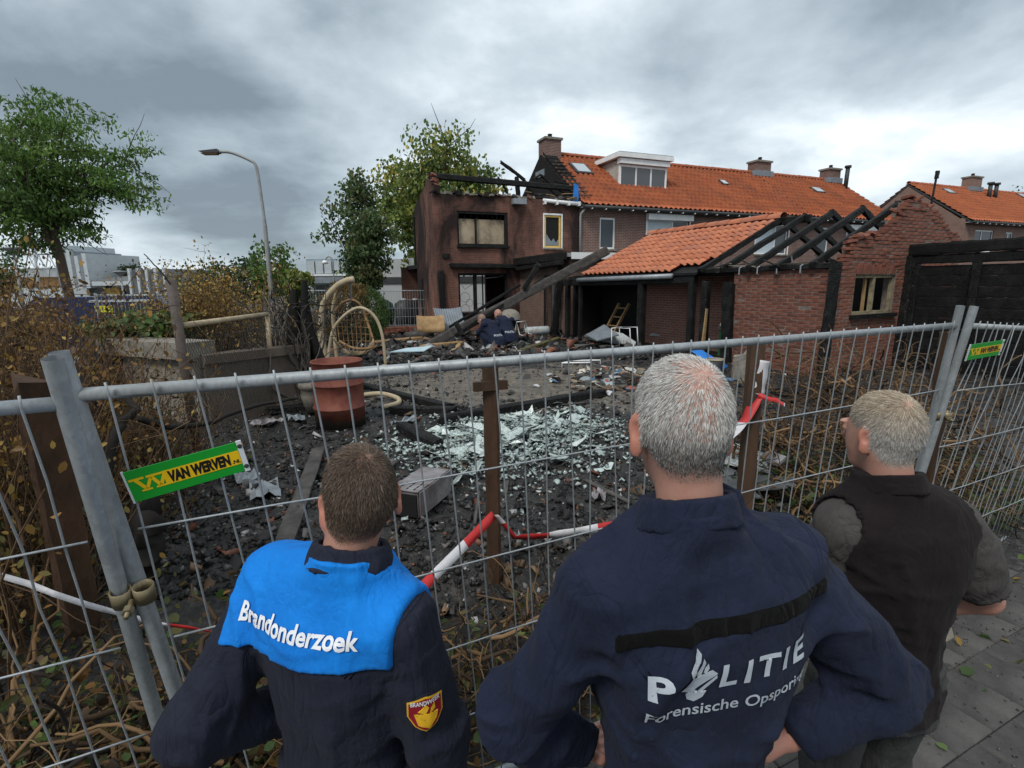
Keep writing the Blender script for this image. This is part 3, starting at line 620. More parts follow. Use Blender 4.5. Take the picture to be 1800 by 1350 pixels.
def brick_course_wall(parent, wallname, length, ztop, holes, axis, nmax, rough=lambda x, z: 0, zmin=.25, label=None):
    """mortar core + separately laid bricks. axis 'x': wall along local x facing -y ; 'y': along local y facing -x"""
    cr = .0625; bl = .222; core = MB()
    pts = [(0, zmin)] + [(x, min(ztop(x) - .05, 9)) for x in np.linspace(0, length, 30)] + [(length, zmin)]
    if not holes:
        core.poly([(p[0], p[1]) for p in pts], .005, .2, 'y' if axis == 'x' else 'x')
    else:
        (ha, hb, hc, hd) = holes[0]
        xs = sorted(set(list(np.linspace(0, length, 25)) + [ha, hb]))
        for a, b in zip(xs[:-1], xs[1:]):
            zt = min(ztop(a), ztop(b)) - .04; mid = (a + b) / 2
            segs = [(zmin, hc), (hd, zt)] if ha < mid < hb else [(zmin, zt)]
            for s0, s1 in segs:
                if s1 > s0: (core.bx(max(a, .02), b, .005, .2, s0, s1) if axis == 'x' else core.bx(.005, .2, a, b, s0, s1))
    w = core.build(wallname, M['mortar'], parent, label=label)
    L = []
    z = zmin; r = 0
    while z < 4:
        x = -.111 if r % 2 else 0
        while x < length - .02:
            a, b = max(x, 0), min(x + .21, length)
            for h in holes:
                if h[2] - .03 < z + .026 < h[3] + .09:
                    if a < h[0] < b: b = h[0] - .002
                    elif a < h[1] < b: a = h[1] + .002
            c = (a + b) / 2
            if b - a > .05 and z + .05 < ztop(c) + .02 and not any(h[0] - .01 < c < h[1] + .01 and h[2] - .03 < z + .026 < h[3] + .09 for h in holes): L.append((a, b, z))
            x += bl
        z += cr; r += 1
    # soldier course over the opening
    order = sorted(L, key=lambda q: -(q[2] + (.6 if rough((q[0] + q[1]) / 2, q[2]) else 0)))
    rest = MB()
    for i, (a, b, z) in enumerate(order):
        j = rough((a + b) / 2, z); c = (a + b) / 2; sx = (b - a) / .21
        dy = random.gauss(0, .002) + (random.uniform(-.016, .004) if j else 0); rz = random.gauss(0, .006) + (random.gauss(0, .045) if j else 0); ry = random.gauss(0, .025) if j else 0
        pos = (c, .05 + dy, z + .026) if axis == 'x' else (.05 + dy, c, z + .026)
        rot = Euler((0, ry, rz)) if axis == 'x' else Euler((ry, 0, rz + math.pi / 2))
        if i < nmax:
            o = add('brick', random.choice(_bk), None, w, loc=pos, rot=rot); o.scale = (sx, 1, 1)
        else:
            R = np.array(rot.to_matrix()); m = random.choice(_bk); V = np.array([v.co for v in m.vertices]) * (sx, 1, 1)
            rest.raw(V @ R.T + V3(pos), [tuple(p.vertices) for p in m.polygons])
    if rest.v: rest.build('brickwork', M['shed_brick'], w, kind='stuff')
    return w
fw = brick_course_wall(sh, 'front_wall', 4.3, prof, [SW], 'x', 300, lambda x, z: z > prof(x) - .22 or (z > 2.3 and .6 < x < 2.1 and random.random() < .6), label='front brick wall with crumbling stepped gable')
for i in range(13): 
    o = add('soldier_brick', _bk[i % 6], None, fw, loc=(.72 + i * .1, .045 + random.uniform(-.02, .01), 2.245), rot=(random.gauss(0, .03), math.pi / 2 + random.gauss(0, .05), 0)); o.scale = (.8, 1, 1.5)
for k in range(16):
    x = random.uniform(.3, 3.2); add('loose_brick', random.choice(_bk), None, fw, loc=(x, .06 + random.uniform(-.04, .06), prof(x) + .035), rot=(random.gauss(0, .25), random.gauss(0, .25), random.gauss(0, .7)))
brick_course_wall(sh, 'side_wall', 1.95, lambda x: 2.33 - .02 * x, [], 'y', 300, lambda x, z: x < .15 and z > 1.2 and random.random() < .5, label='long brick side wall facing the yard')
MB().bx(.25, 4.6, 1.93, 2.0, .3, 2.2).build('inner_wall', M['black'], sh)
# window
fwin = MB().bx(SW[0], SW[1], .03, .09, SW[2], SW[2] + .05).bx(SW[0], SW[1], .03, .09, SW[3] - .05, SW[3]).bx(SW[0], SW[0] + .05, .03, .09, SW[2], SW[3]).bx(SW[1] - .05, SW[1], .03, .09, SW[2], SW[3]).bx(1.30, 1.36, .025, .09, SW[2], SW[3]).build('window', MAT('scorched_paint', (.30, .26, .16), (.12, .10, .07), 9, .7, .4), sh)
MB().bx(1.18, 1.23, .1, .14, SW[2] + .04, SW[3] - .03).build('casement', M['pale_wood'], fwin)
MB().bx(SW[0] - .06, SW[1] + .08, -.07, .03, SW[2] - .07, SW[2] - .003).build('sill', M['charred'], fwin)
MB().bx(.3, 4.6, .6, .65, .3, 2.3).build('interior_shade_sheet', M['black'], sh)  # black sheet added behind the window, stands in for the shaded interior
MB().timber((-.09, -.03, .35), (-.02, -.05, 2.36), .2, .12, 14, .12).build('charred_corner_post', M['charred'], sh)
# roof structure
XR, ZR, ZE = 2.4, 3.46, 2.36
def rafter(y, t0, t1, side=-1, w=.085, h=.125):
    e = lambda t: (XR * t if side < 0 else XR + (4.8 - XR) * (1 - t), y, ZE + (ZR - ZE) * t)
    MB().timber(e(t0), e(t1), w, h, 16, .14).build('rafter', M['charred_fine'], sh)
for y, a, b in ((.32, -.04, 1), (.95, -.06, 1), (1.55, -.06, 1), (2.15, -.06, 1), (2.7, -.06, 1)): rafter(y, a, b)
for y, a, b in ((.32, .62, 1.02), (.95, .45, 1.02), (1.55, .3, 1.02), (2.15, .2, 1.02), (2.7, 0, 1.02)): rafter(y, a, b, 1)
MB().timber((XR, 2.0, ZR - .05), (XR, 7.2, ZR - .05), .08, .16, 10, .06).build('ridge_beam', M['charred'], sh)
MB().timber((0, -.02, ZE - .05), (0, 2.9, ZE - .08), .14, .1, 12, .14).build('wall_plate', M['charred'], sh)
for k in range(14): MB().timber((random.uniform(-.12, .05), random.uniform(.1, 2.7), ZE + random.uniform(-.12, .1)), (random.uniform(-.15, .3), random.uniform(.1, 2.7), ZE + random.uniform(-.1, .16)), .03, .02, 3, .2).build('roof_debris', M[random.choice(['charred', 'grey_wood', 'grey_wood', 'charred', 'stone'])], sh)
for y in (.5, .95, 1.35, 1.75): MB().tube([(-.06, y, ZE - .02), (-.12, y, ZE - .04), (-.12, y, ZE - .16), (-.08, y, ZE - .18)], .012, 5).build('gutter_hook', M['galv'], sh)
# tiles laid one by one on the surviving slope
def tile_mesh():
    n = 9; V = []; Fc = []
    for k, y in enumerate((0, .34)):
        for t in (0, -.014):
            for i in range(n):
                u = i / (n - 1); x = (u - .5) * .235; z = .03 * math.sin(2 * math.pi * (u + .08)) + t + (.03 if k == 0 else 0); V.append((x, y, z))
    for i in range(n - 1): Fc += [(i, i + 1, 2 * n + i + 1, 2 * n + i), (n + i + 1, n + i, 3 * n + i, 3 * n + i + 1), (i + 1, i, n + i, n + i + 1)]
    me = MB().raw(V, Fc).mesh('roof_tile', True); return me
rp = math.atan2(ZR - ZE, XR); slen = math.hypot(XR, ZR - ZE) + .22
rfh = add('tile_roof', MB().poly([(-.2, ZE - .10), (XR, ZR), (XR, ZR - .05), (-.2, ZE - .15)], 2.75, 6.9, 'y').mesh('roof_deck'), M['charred'], sh)
tme = tile_mesh(); nrow = int(slen / .3); 
for r in range(nrow):
    for c in range(21):
        y = 2.78 + c * .2
        if r == 0 and c < 4 or r == 1 and c < 1: continue
        d = -.22 * math.cos(rp) + r * .3 * math.cos(rp); z = ZE - .08 + r * .3 * math.sin(rp) + .03
        R = Matrix.Rotation(math.pi / 2, 3, 'Z')
        o = add('roof_tile', tme, M['shed_tile'], rfh, loc=(d, y + random.gauss(0, .004), z))
        # tile y axis -> +x up the slope, tile x axis -> -y
        ex_ = Vector((0, -1, 0)); ey_ = Vector((math.cos(rp), 0, math.sin(rp))); ez_ = ex_.cross(ey_)
        if ez_.z < 0: ex_ = -ex_; ez_ = -ez_
        o.rotation_euler = (Matrix((ex_, ey_, ez_)).transposed() @ Euler((random.gauss(0, .012), random.gauss(0, .012), random.gauss(0, .01))).to_matrix()).to_euler()
rt = MB(); pr = [(math.cos(a) * .14, math.sin(a) * .12) for a in np.linspace(-.1, math.pi + .1, 9)]
rt.raw([(a, -.21, b) for a, b in pr] + [(a * .88, .21, b * .88) for a, b in pr], [(i, i + 1, i + 10, i + 9) for i in range(8)]); rtm = rt.mesh('ridge_tile', True)
for k in range(12): add('ridge_tile', rtm, M['shed_tile'], rfh, loc=(XR, 2.85 + k * .36, ZR + .04 + random.uniform(-.01, .01)), rot=(0, 0, random.gauss(0, .02)))
MB().bx(.0, 2.4, 6.9, 6.95, 2.0, 2.4).build('verge_board', M['leadgrey'], sh)
MB().tube([(-.24, 3.4, ZE - .16), (-.24, 7.0, ZE - .2)], .06, 10).build('gutter', M['zinc'], sh, True)
MB().poly([(-.1, ZE - .12), (XR * .45, ZE + .42), (XR * .45, ZE + .30), (.2, ZE - .2)], 6.92, 6.98, 'y').build('white_verge', M['white_frame'], sh)
# carport timber frame
MB().timber((-.1, 2.85, 2.12), (-.1, 7.85, 2.10), .14, .2, 18, .05).build('carport_beam', M['charred'], sh)
for y, w_ in ((7.7, .14), (7.05, .1), (4.5, .18), (2.92, .15), (2.62, .16)): MB().timber((-.1 if y != 2.62 else -.02, y, .3), (-.1 if y != 2.62 else -.02, y, 2.05), w_, w_, 10, .06).build('carport_post', M['charred'], sh)
MB().timber((-.12, 2.55, .4), (-.1, 2.5, 1.5), .1, .05, 5, .04, taper=(1, .6)).build('split_board', M['pale_wood'], sh)
MB().timber((-.03, 1.98, .3), (-.03, 2.02, 2.05), .2, .22, 12, .12).build('charred_door_post', M['charred_fine'], sh)
def plainbrick(x0, x1, z0, z1, y0, y1): return MB().wall(x0, x1, z0, z1, y0, y1)
bw = MB().bx(1.25, 1.45, 2.9, 5.9, .2, 2.3).build('carport_back_wall', brick_mat('lit_carport_brick', (.34, .15, .11), (.25, .11, .085), (.34, .29, .26)), sh)  # brick colour lightened to stand in for daylight entering the carport
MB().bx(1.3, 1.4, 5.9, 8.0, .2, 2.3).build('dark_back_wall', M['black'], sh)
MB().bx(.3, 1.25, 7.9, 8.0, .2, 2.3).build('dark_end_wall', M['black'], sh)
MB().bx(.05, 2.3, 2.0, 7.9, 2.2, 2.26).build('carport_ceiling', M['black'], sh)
MB().bx(1.6, 4.6, 2.0, 2.9, .2, 2.2).build('store_back', M['party_brick'], sh)
# workbench inside the doorway
wb = empty('workbench', 'green painted workbench inside the shed doorway', 'workbench', tuple(SF.W(.9, 2.35, .4)), SF.a)
MB().bx(-.45, .5, -.33, .3, .62, .70).build('bench_top', M['grey_wood'], wb); MB().bx(-.43, -.38, -.3, .28, .05, .62).build('bench_panel', MAT('green_paint', (.02, .10, .04), (.015, .06, .03), 4, .5, .1), wb)
for k in range(14): MB().box((random.uniform(-.4, .4), random.uniform(-.28, .25), .72 + random.uniform(0, .05)), (random.uniform(.04, .14), random.uniform(.04, .1), random.uniform(.03, .1)), Euler((0, 0, random.uniform(0, 3))).to_matrix()).build('bench_clutter', M[random.choice(['plastic_blue', 'grey_paint', 'dark_metal', 'white_frame'])], wb)
# ladder leaning in the carport
ld = empty('wooden_ladder', 'short pale wooden ladder leaning in the dark carport', 'ladder', tuple(SF.W(.5, 6.8, .45)), SF.a)
a0, a1 = SF.hx(1046, 572, .5), SF.hx(1070, 527, .7)
for dx in (0, .42): MB().bar((.0, -dx, 0.05), (.25, -dx - .45, 1.05), .07, .05, (0, 1, 0)).build('rail', M['pale_wood'], ld)
for k in range(4): t = .12 + k * .25; MB().bar((.25 * t, -.45 * t + .02, .05 + t), (.25 * t, -.42 - .45 * t - .02, .05 + t), .05, .03).build('rung', M['pale_wood'], ld)
# ------------------------------------------------------------------ charred board fence to the right of the shed
bf = empty('charred_board_fence', 'tall black charred plank fence joined to the brick shed', 'fence', tuple(SF.W(2.42, -.02, 0)), SF.a)
z = .25; k = 0
while z < 2.3:
    MB().timber((0, .0, z + .09), (random.uniform(-.012, .012), -2.9, z + .09), .035, .185, 26, .05, endj=.05).build('board', M['charred_fine'], bf); z += .187; k += 1
MB().timber((-.04, .05, 2.42), (-.04, -2.95, 2.42), .06, .16, 26, .08, endj=.05).build('top_board', M['charred_fine'], bf)
MB().timber((-.06, .05, 2.60), (-.05, -2.95, 2.62), .09, .2, 26, .1, endj=.05).build('cap_beam', M['charred_fine'], bf)
for y in (-.12, -1.02, -1.95, -2.8): MB().timber((-.06, y, .2), (-.06, y, 2.34), .09, .12, 14, .12).build('post', M['charred'], bf)
MB().timber((-.12, -.02, .2), (-.05, .02, 2.45), .2, .22, 14, .2).build('corner_post', M['charred'], bf)
ap = empty('scorched_pole', 'thin scorched pole sticking up above the shed gable', 'pole', tuple(SF.W(2.75, .12, 2.7)), SF.a)
q0, q1 = SF.hy(1628, 408, .12), SF.hy(1647, 306, .12)
o0 = V3((2.75, .12, 2.7)); MB().tube([q0 - o0, (q0 * .5 + q1 * .5) - o0, q1 - o0], [.022, .018, .02], 6).build('shaft', M['charred'], ap, True)
MB().timber(q1 - o0 + (0, 0, -.08), q1 - o0 + (0.01, 0, .06), .06, .06, 3, .2).build('tip', M['charred'], ap); MB().timber(q0 - o0 + (0, 0, -.05), q0 - o0 + (.03, 0, .25), .1, .08, 4, .3).build('melted_lump', M['charred'], ap)
# ------------------------------------------------------------------ bulk plant helpers
class Curves:
    """many thin tapered stems in one coloured mesh"""
    def __init__(s, n=4): s.V = []; s.F = []; s.C = []; s.n = n; s.b = 0
    def add(s, pts, r0, r1, col):
        pts = np.array(pts, float); m = len(pts); n = s.n
        d = np.gradient(pts, axis=0); d /= (np.linalg.norm(d, axis=1, keepdims=True) + 1e-9)
        ref = np.array([.31, .17, .93]); x = np.cross(d, ref); x /= (np.linalg.norm(x, axis=1, keepdims=True) + 1e-9); y = np.cross(d, x)
        a = np.arange(n) * 2 * math.pi / n; r = np.linspace(r0, r1, m)
        V = pts[:, None] + r[:, None, None] * (np.cos(a)[None, :, None] * x[:, None] + np.sin(a)[None, :, None] * y[:, None])
        i, k = np.meshgrid(np.arange(m - 1), np.arange(n), indexing='ij'); k2 = (k + 1) % n
        s.F.append(np.stack([i * n + k, i * n + k2, (i + 1) * n + k2, (i + 1) * n + k], -1).reshape(-1, 4) + s.b)
        s.V.append(V.reshape(-1, 3)); s.C.append(np.tile(np.array(col, float), (m * n, 1))); s.b += m * n
    def build(s, name, parent=None, mat='twig', **k):
        return add(name, fast_mesh(name, np.concatenate(s.V), np.concatenate(s.F), True, np.concatenate(s.C)), M[mat], parent, **k)
def wander(p, d, L, n=7, w=.25, grav=0, rs=RS):
    p = V3(p); d = V3(d) / np.linalg.norm(d); out = [p]
    for i in range(n - 1):
        d = d + rs.normal(0, w, 3); d[2] += grav; d /= np.linalg.norm(d); p = p + d * L / (n - 1); out.append(p)
    return out
def leaf_mesh(name, pos, size, cols, asp=.5, droop=.3, rs=RS, flat=None):
    n = len(pos); tv = np.array([(0, 0, 0), (asp * .38, .25, .05), (asp * .42, .62, .05), (0, 1, -.06), (-asp * .42, .62, .05), (-asp * .38, .25, .05)], float)
    R = rand_rot(n, flat is None, rs, flat or 0); sc = (np.asarray(size) * rs.uniform(.6, 1.3, n))[:, None] * np.ones((1, 3))
    V, Fc = scatter(tv, np.array([(0, 1, 2, 3), (0, 3, 4, 5)]), np.asarray(pos), sc, R)
    return fast_mesh(name, V, Fc, False, np.repeat(cols, 6, 0))
def pick(cols, n, rs=RS, var=.25):
    c = np.array(cols, float)[rs.randint(0, len(cols), n)]; return np.clip(c * rs.uniform(1 - var, 1 + var, (n, 1)), 0, 1)
# ------------------------------------------------------------------ temporary fence
TL, TR = np.array([-.973, 1.113, 1.83]), np.array([2.246, 2.592, 1.83])
def fence_panel(label, A, B, dnL, dnR, nwire, over=.10, wires=True, r=.019, bent=0, hz=(.34, .67, 1.0, 1.33), wr=.0028):
    """A,B: rail ends; dnL/dnR: unit vectors running down the two end posts; the panel hangs from the rail to 1.83 m below"""
    A, B = V3(A), V3(B); H_ = 1.80
    base = A + V3(dnL) * H_; e = empty('temporary_fence', label, 'fence', tuple(base), 0, None); o = base
    def pt(t, h): a = A + (B - A) * t; d = V3(dnL) * (1 - t) + V3(dnR) * t; return a + d * h - o
    MB().tube([pt(0, -over), pt(0, H_)], r, 14, False).build('post', M['galv'], e, True); MB().tube([pt(1, -over), pt(1, H_)], r, 14, False).build('post', M['galv'], e, True)
    MB().tube([pt(.0, 0), pt(1, 0)], r * .82, 14).build('top_rail', M['galv'], e, True); MB().tube([pt(.01, .002) + np.array([-.35, -.85, .2]) * r * .84, pt(.99, .002) + np.array([-.35, -.85, .2]) * r * .84], .0028, 6).build('rail_weld', M['galv'], e, True); MB().tube([pt(.0, H_ - .08), pt(1, H_ - .08)], r * .9, 10).build('bottom_rail', M['galv'], e, True)
    nrm = np.cross(B - A, V3(dnL)); nrm /= np.linalg.norm(nrm)
    if nrm[1] > 0: nrm = -nrm
    of = nrm * (r + wr)
    for i in range(nwire):
        t = (i + .8) / (nwire + .6); jt = random.gauss(0, .0010); b = bent if random.random() < .5 else bent * .3
        pts = [pt(t, -.03)] + [pt(t + jt * k + (random.gauss(0, .012) * b), h) for k, h in enumerate((.0, .17, .34, .5, .67, 1.0, 1.33, H_ - .06))]
        MB().tube([p + of for p in pts], wr, 5).build('wire', M['galv'], e, True)
    for h in hz:
        MB().tube([pt(t, h + random.gauss(0, .0025)) + of + nrm * wr * 1.6 for t in np.linspace(.012, .988, 12)], wr * 1.05, 5).build('cross_wire', M['galv'], e, True)
    return e, (lambda t, h: pt(t, h) + o), nrm
def unit(v): v = V3(v); return v / np.linalg.norm(v)
DN = unit((.0, .165, -.986))
DNL = unit(G(352, 1340, .7) - TL); DNR = unit(P(1622, 800, 2.72) - np.array([2.246, 2.592, 1.83]))
PF = np.array([-.925, 1.035, 1.83]); DNF = unit(G(298, 1340, .68) - PF)
pc, pcp, nrm_c = fence_panel('long galvanised mesh fence panel carrying the larger green and yellow sign', TL, TR, DNL, DNR, 41)
LA = PF + np.array([-.85, -.36, -.005]) * 2.0
pl, plp, nrm_l = fence_panel('mesh fence panel standing against the dead brown hedge', LA, PF, unit((-.06, .1, -.98)), DNF, 24, bent=.5, r=.0185)
RA = np.array([2.33, 2.615, 1.825]); RB = RA + np.array([.87, .5, -.07]) * 3.4
pr_, prp, nrm_r = fence_panel('mesh fence panel with bent wires before the cut branches', RA, RB, unit(P(1630, 800, 2.70) - RA), unit((.0, .16, -.98)), 38, bent=1.0)
def clamp(p, d, label):
    e = empty('fence_clamp', label, 'clamp', tuple(p)); x, y, z = frame_from(d)
    am = MAT('brass_plated_steel', (.24, .20, .12), (.13, .105, .065), 14, .5, .2, metal=.5) if 'brass' not in M else M['brass']; M['brass'] = am
    for s_ in (-1, 1):
        m = MB(); pts = []
        n = 12; V = []; Fc = []
        for i in range(n):
            a = 2 * math.pi * i / (n - 1); 
            for r_, h in ((.0205, -.022), (.0235, -.022), (.0235, .022), (.0205, .022)): V.append(x * (s_ * .023 + s_ * r_ * math.cos(a) * -1) + y * (r_ * math.sin(a) * -1) + z * h)
        for i in range(n - 1):
            for k in range(4): Fc.append((i * 4 + k, i * 4 + (k + 1) % 4, (i + 1) * 4 + (k + 1) % 4, (i + 1) * 4 + k))
        m.raw(V, Fc).build('shell', am, e, True)
    MB().tube([y * -.02, y * -.075], .006, 8).build('bolt', am, e, True); MB().tube([y * -.045, y * -.062], .012, 6).build('nut', am, e)
    return e
clamp(plp(1, .52) + np.array([.035, -.005, 0]), DNF, 'brass coloured clamp joining the two posts beside the dead hedge')
clamp(pcp(1, .50) + np.array([.05, 0, 0]), DN, 'brass coloured clamp joining the posts behind the man in the vest')
for nm, p in (('two pipe posts stand in it beside the dead hedge', pcp(0, 1.8)), ('two pipe posts stand in it beside the cut branches', pcp(1, 1.8))):
    fb = empty('ballast_block', 'grey concrete fence foot, ' + nm, 'fence foot', (p[0], p[1], max(0, float(gz0(p[0], p[1]))) - .02), FA + math.pi / 2)
    MB().poly([(-.33, 0), (.33, 0), (.28, .13), (-.28, .13)], -.11, .11, 'y').build('block', M['stone'], fb)
# ------------------------------------------------------------------ lettering
def text_geo(s, size=1, bold=0, shear=0, space=1.0, res=3):
    cu = bpy.data.curves.new('t', 'FONT'); cu.body = s; cu.size = size; cu.offset = bold; cu.shear = shear; cu.space_character = space; cu.resolution_u = res
    ob = bpy.data.objects.new('t', cu); me = bpy.data.meshes.new_from_object(ob)
    bm = bmesh.new(); bm.from_mesh(me); bmesh.ops.triangulate(bm, faces=bm.faces[:]); bmesh.ops.remove_doubles(bm, verts=bm.verts[:], dist=1e-6)
    V = np.array([v.co[:2] for v in bm.verts]); bm.verts.index_update(); Fc = [tuple(v.index for v in f.verts) for f in bm.faces]
    bm.free(); bpy.data.objects.remove(ob); bpy.data.curves.remove(cu); bpy.data.meshes.remove(me); return V, Fc
def fit(V, x0, x1, y0, y1):
    a, b = V.min(0), V.max(0); return (V - a) / (b - a) * np.array([x1 - x0, y1 - y0]) + np.array([x0, y0])
M['sign_green'] = MAT('sign_green', (.012, .33, .03), (.010, .27, .025), 2, .35, 0); M['sign_yellow'] = MAT('sign_yellow', (.82, .52, .012), (.74, .46, .01), 2, .35, 0)
M['ink'] = MAT('black_print', (.012, .012, .012), (.01, .01, .01), 3, .4, 0); M['white_edge'] = MAT('white_edge', (.66, .68, .68), (.5, .52, .52), 6, .4, .05)
def sign(label, corners, flip=False):
    """corners: four points (left-top, right-top, right-bottom, left-bottom) on the fence plane"""
    c = [V3(q) for q in corners]; w = np.linalg.norm(c[1] - c[0]); h = np.linalg.norm(c[3] - c[0])
    x = unit(c[1] - c[0]); y0 = unit(c[0] - c[3]); z = unit(np.cross(x, y0)); y = np.cross(z, x)
    e = empty('fence_sign', label, 'sign', tuple(c[3])); e.rotation_euler = Matrix(np.stack([x, y, z], 1).tolist()).to_euler()
    MB().bx(0, w, 0, h, -.003, 0).build('plate', M['sign_green'], e)
    ew = w * .045; MB().bx(w - ew, w, -.002, h + .002, -.004, .0015).build('mount_edge', M['white_edge'], e); MB().bx(0, ew * .35, -.002, h + .002, -.004, .0015).build('mount_edge', M['white_edge'], e)
    for yy in (.15, .85): MB().lathe([(0, .004), (.005, .003), (.006, .0015)], 10, (w - ew / 2, h * yy, 0)).build('rivet', M['dark_metal'], e)
    MB().bx(w * .30, w - ew - .001, h * .27, h * .73, .0002, .0008).build('yellow_band', M['sign_yellow'], e)
    # slab serif W emblem, extends down from the band
    W_ = MB(); a, b = w * .03, w * .315; k = lambda u, v: (a + (b - a) * u, h * (.27 + .46 * v)); s_ = .0009
    def q(*p): W_.raw([(*k(u, v), s_) for u, v in p], [tuple(range(len(p)))])
    W_.raw([(*k(u, v), s_) for u, v in ((0, 1), (.42, 1), (.42, .85), (0, .85))], [(0, 3, 2, 1)]); q((.48, .85), (1, .85), (1, 1), (.48, 1))
    q((.12, .85), (.34, .1), (.46, .1), (.26, .85)); q((.34, .1), (.46, .1), (.66, .85), (.56, .85)); q((.56, .85), (.74, .1), (.86, .1), (.68, .85)); q((.74, .1), (.86, .1), (1.05, .85), (.94, .85)); q((.25, 0), (.55, 0), (.55, .12), (.25, .12)); q((.66, 0), (1.0, 0), (1.0, .12), (.66, .12))
    W_.build('letter_mark', M['sign_yellow'], e)
    V, Fc = text_geo('VAN WERVEN', 1, .06, .12, 1.0); V = fit(V, w * .335, w * .865, h * .31, h * .69); MB().raw([(u, v, .0014) for u, v in V], Fc).build('lettering', M['ink'], e)
    V, Fc = text_geo('.NL', 1, .03, .1, .92); V = fit(V, w * .872, w * .945, h * .33, h * .45); MB().raw([(u, v, .0014) for u, v in V], Fc).build('lettering', M['ink'], e)
    return e
def on_plane(px, py, p0, nrm, off):
    r = ray(px, py); o = np.array([0, 0, CAM_H]); p1 = V3(p0) + nrm * off; t = ((p1 - o) @ nrm) / (r @ nrm); return o + r * t
sign('green and yellow VAN WERVEN sign hanging before the blackened garden', [on_plane(x, y, TL, nrm_c, .033) for x, y in ((213, 832), (424, 775), (440, 826), (235, 884))])
sign('small green and yellow VAN WERVEN sign beside the charred plank fence', [on_plane(x, y, RA, nrm_r, .033) for x, y in ((1702, 608), (1763, 599), (1754, 629), (1697, 634))])
# ------------------------------------------------------------------ stakes, barrier tape
def stake(label, top, bot, w, mat='brown_wood', seg=12, j=.05):
    top, bot = V3(top), V3(bot); e = empty('wooden_stake', label, 'stake', tuple(bot)); MB().timber((0, 0, -.25), top - bot, w, w, seg, j).build('shaft', M[mat], e); return e
st1 = stake('brown wooden stake with a crosspiece standing before the heap of glass', P(862, 640, 2.75), G(869, 990, .36) * [1, 1, 1], .085)
b_ = V3(st1.location); q = P(862, 678, 2.72) - b_; MB().bar(q - (.09, .03, 0), q + (.09, .03, 0), .03, .05).build('crosspiece', M['brown_wood'], st1)
st2 = stake('tall wooden stake with red and white tape tied to it', P(1330, 600, 3.75), G(1309, 892, .40), .105, 'grey_wood'); st2.children[0].data.materials[0] = M['brown_wood']
stake('thick burnt brown post leaning by the dead hedge', P(62, 668, 1.75), P(128, 1000, 1.95), .12, 'brown_wood', 12, .07)
stake('brown post showing between the two right hand fence posts', P(1668, 582, 3.05), P(1628, 880, 3.15), .07, 'brown_wood')
M['tape_red'] = MAT('tape_red', (.48, .03, .03), (.34, .02, .02), 9, .5, .4, 30, .006); M['tape_white'] = MAT('tape_white', (.62, .62, .64), (.42, .41, .43), 9, .5, .4, 30, .006)
def tape(label, pts, w, tw=(0, 0), seg=.24, ph=0, up=(0, 0, 1), rw=True):
    pts = [V3(p) for p in pts]; dense = []
    for i in range(len(pts) - 1):
        for k in range(8): dense.append(pts[i] + (pts[i + 1] - pts[i]) * k / 8)
    dense.append(pts[-1]); n = len(dense); s = ph; V = []; mi = []
    for i, p in enumerate(dense):
        d = dense[min(i + 1, n - 1)] - dense[max(i - 1, 0)]; x, y, dd = frame_from(d, up); a = tw[0] + (tw[1] - tw[0]) * i / (n - 1) + .12 * math.sin(i * .7)
        sd_ = math.cos(a) * y + math.sin(a) * x; sag = x * .0008 * math.sin(i * 1.3); V += [p + sd_ * w / 2, p + sag, p - sd_ * w / 2]
        if i: s += np.linalg.norm(dense[i] - dense[i - 1]); mi.append(int(s / seg) % 2)
    m = MB().raw(V, [f for i in range(n - 1) for f in ((i * 3, i * 3 + 1, i * 3 + 4, i * 3 + 3), (i * 3 + 1, i * 3 + 2, i * 3 + 5, i * 3 + 4))]).mesh('barrier_tape', True)
    m.materials.append(M['tape_white']); m.materials.append(M['tape_red'])
    for i, p in enumerate(m.polygons): p.material_index = mi[i // 2]
    o = add('barrier_tape', m, None, None, label, 'tape'); so_ = o.modifiers.new('s', 'SOLIDIFY'); so_.thickness = .0006; return o
tape('red and white tape sagging across the dead hedge to the fence posts', [P(-40, 1000, 1.45), P(50, 1026, 1.5), P(95, 1044, 1.5), P(150, 1062, 1.55), P(186, 1072, 1.6), P(275, 1096, 1.68), P(330, 1103, 1.7), P(410, 1118, 1.72)], .018, (.9, -.6), .62, .0)
tape('red and white tape rising to the stake before the heap of glass', [P(640, 1120, 2.0), P(725, 1050, 2.15), P(775, 1000, 2.35), P(825, 950, 2.55), P(868, 905, 2.72)], .052, (.9, .5), .26, .08)
tape('red and white tape running from the crosspiece stake towards the second stake', [P(872, 905, 2.7), P(905, 945, 2.7), P(960, 942, 2.72), P(1010, 935, 2.72), P(1075, 924, 2.8), P(1180, 880, 3.2)], .05, (-.9, .5), .3, .22)
tape('red and white tape knotted to the tall stake and pulled down', [P(1345, 634, 3.68), P(1338, 668, 3.67), P(1333, 695, 3.66), P(1312, 735, 3.6), P(1284, 766, 3.5), P(1180, 880, 3.2)], .085, (1.75, 1.35), .26, .0)
tape('short loose end of red and white tape beside the tall stake', [P(1333, 694, 3.64), P(1350, 701, 3.6), P(1365, 703, 3.6), P(1380, 712, 3.6)], .035, (.2, .9), .2, .2)
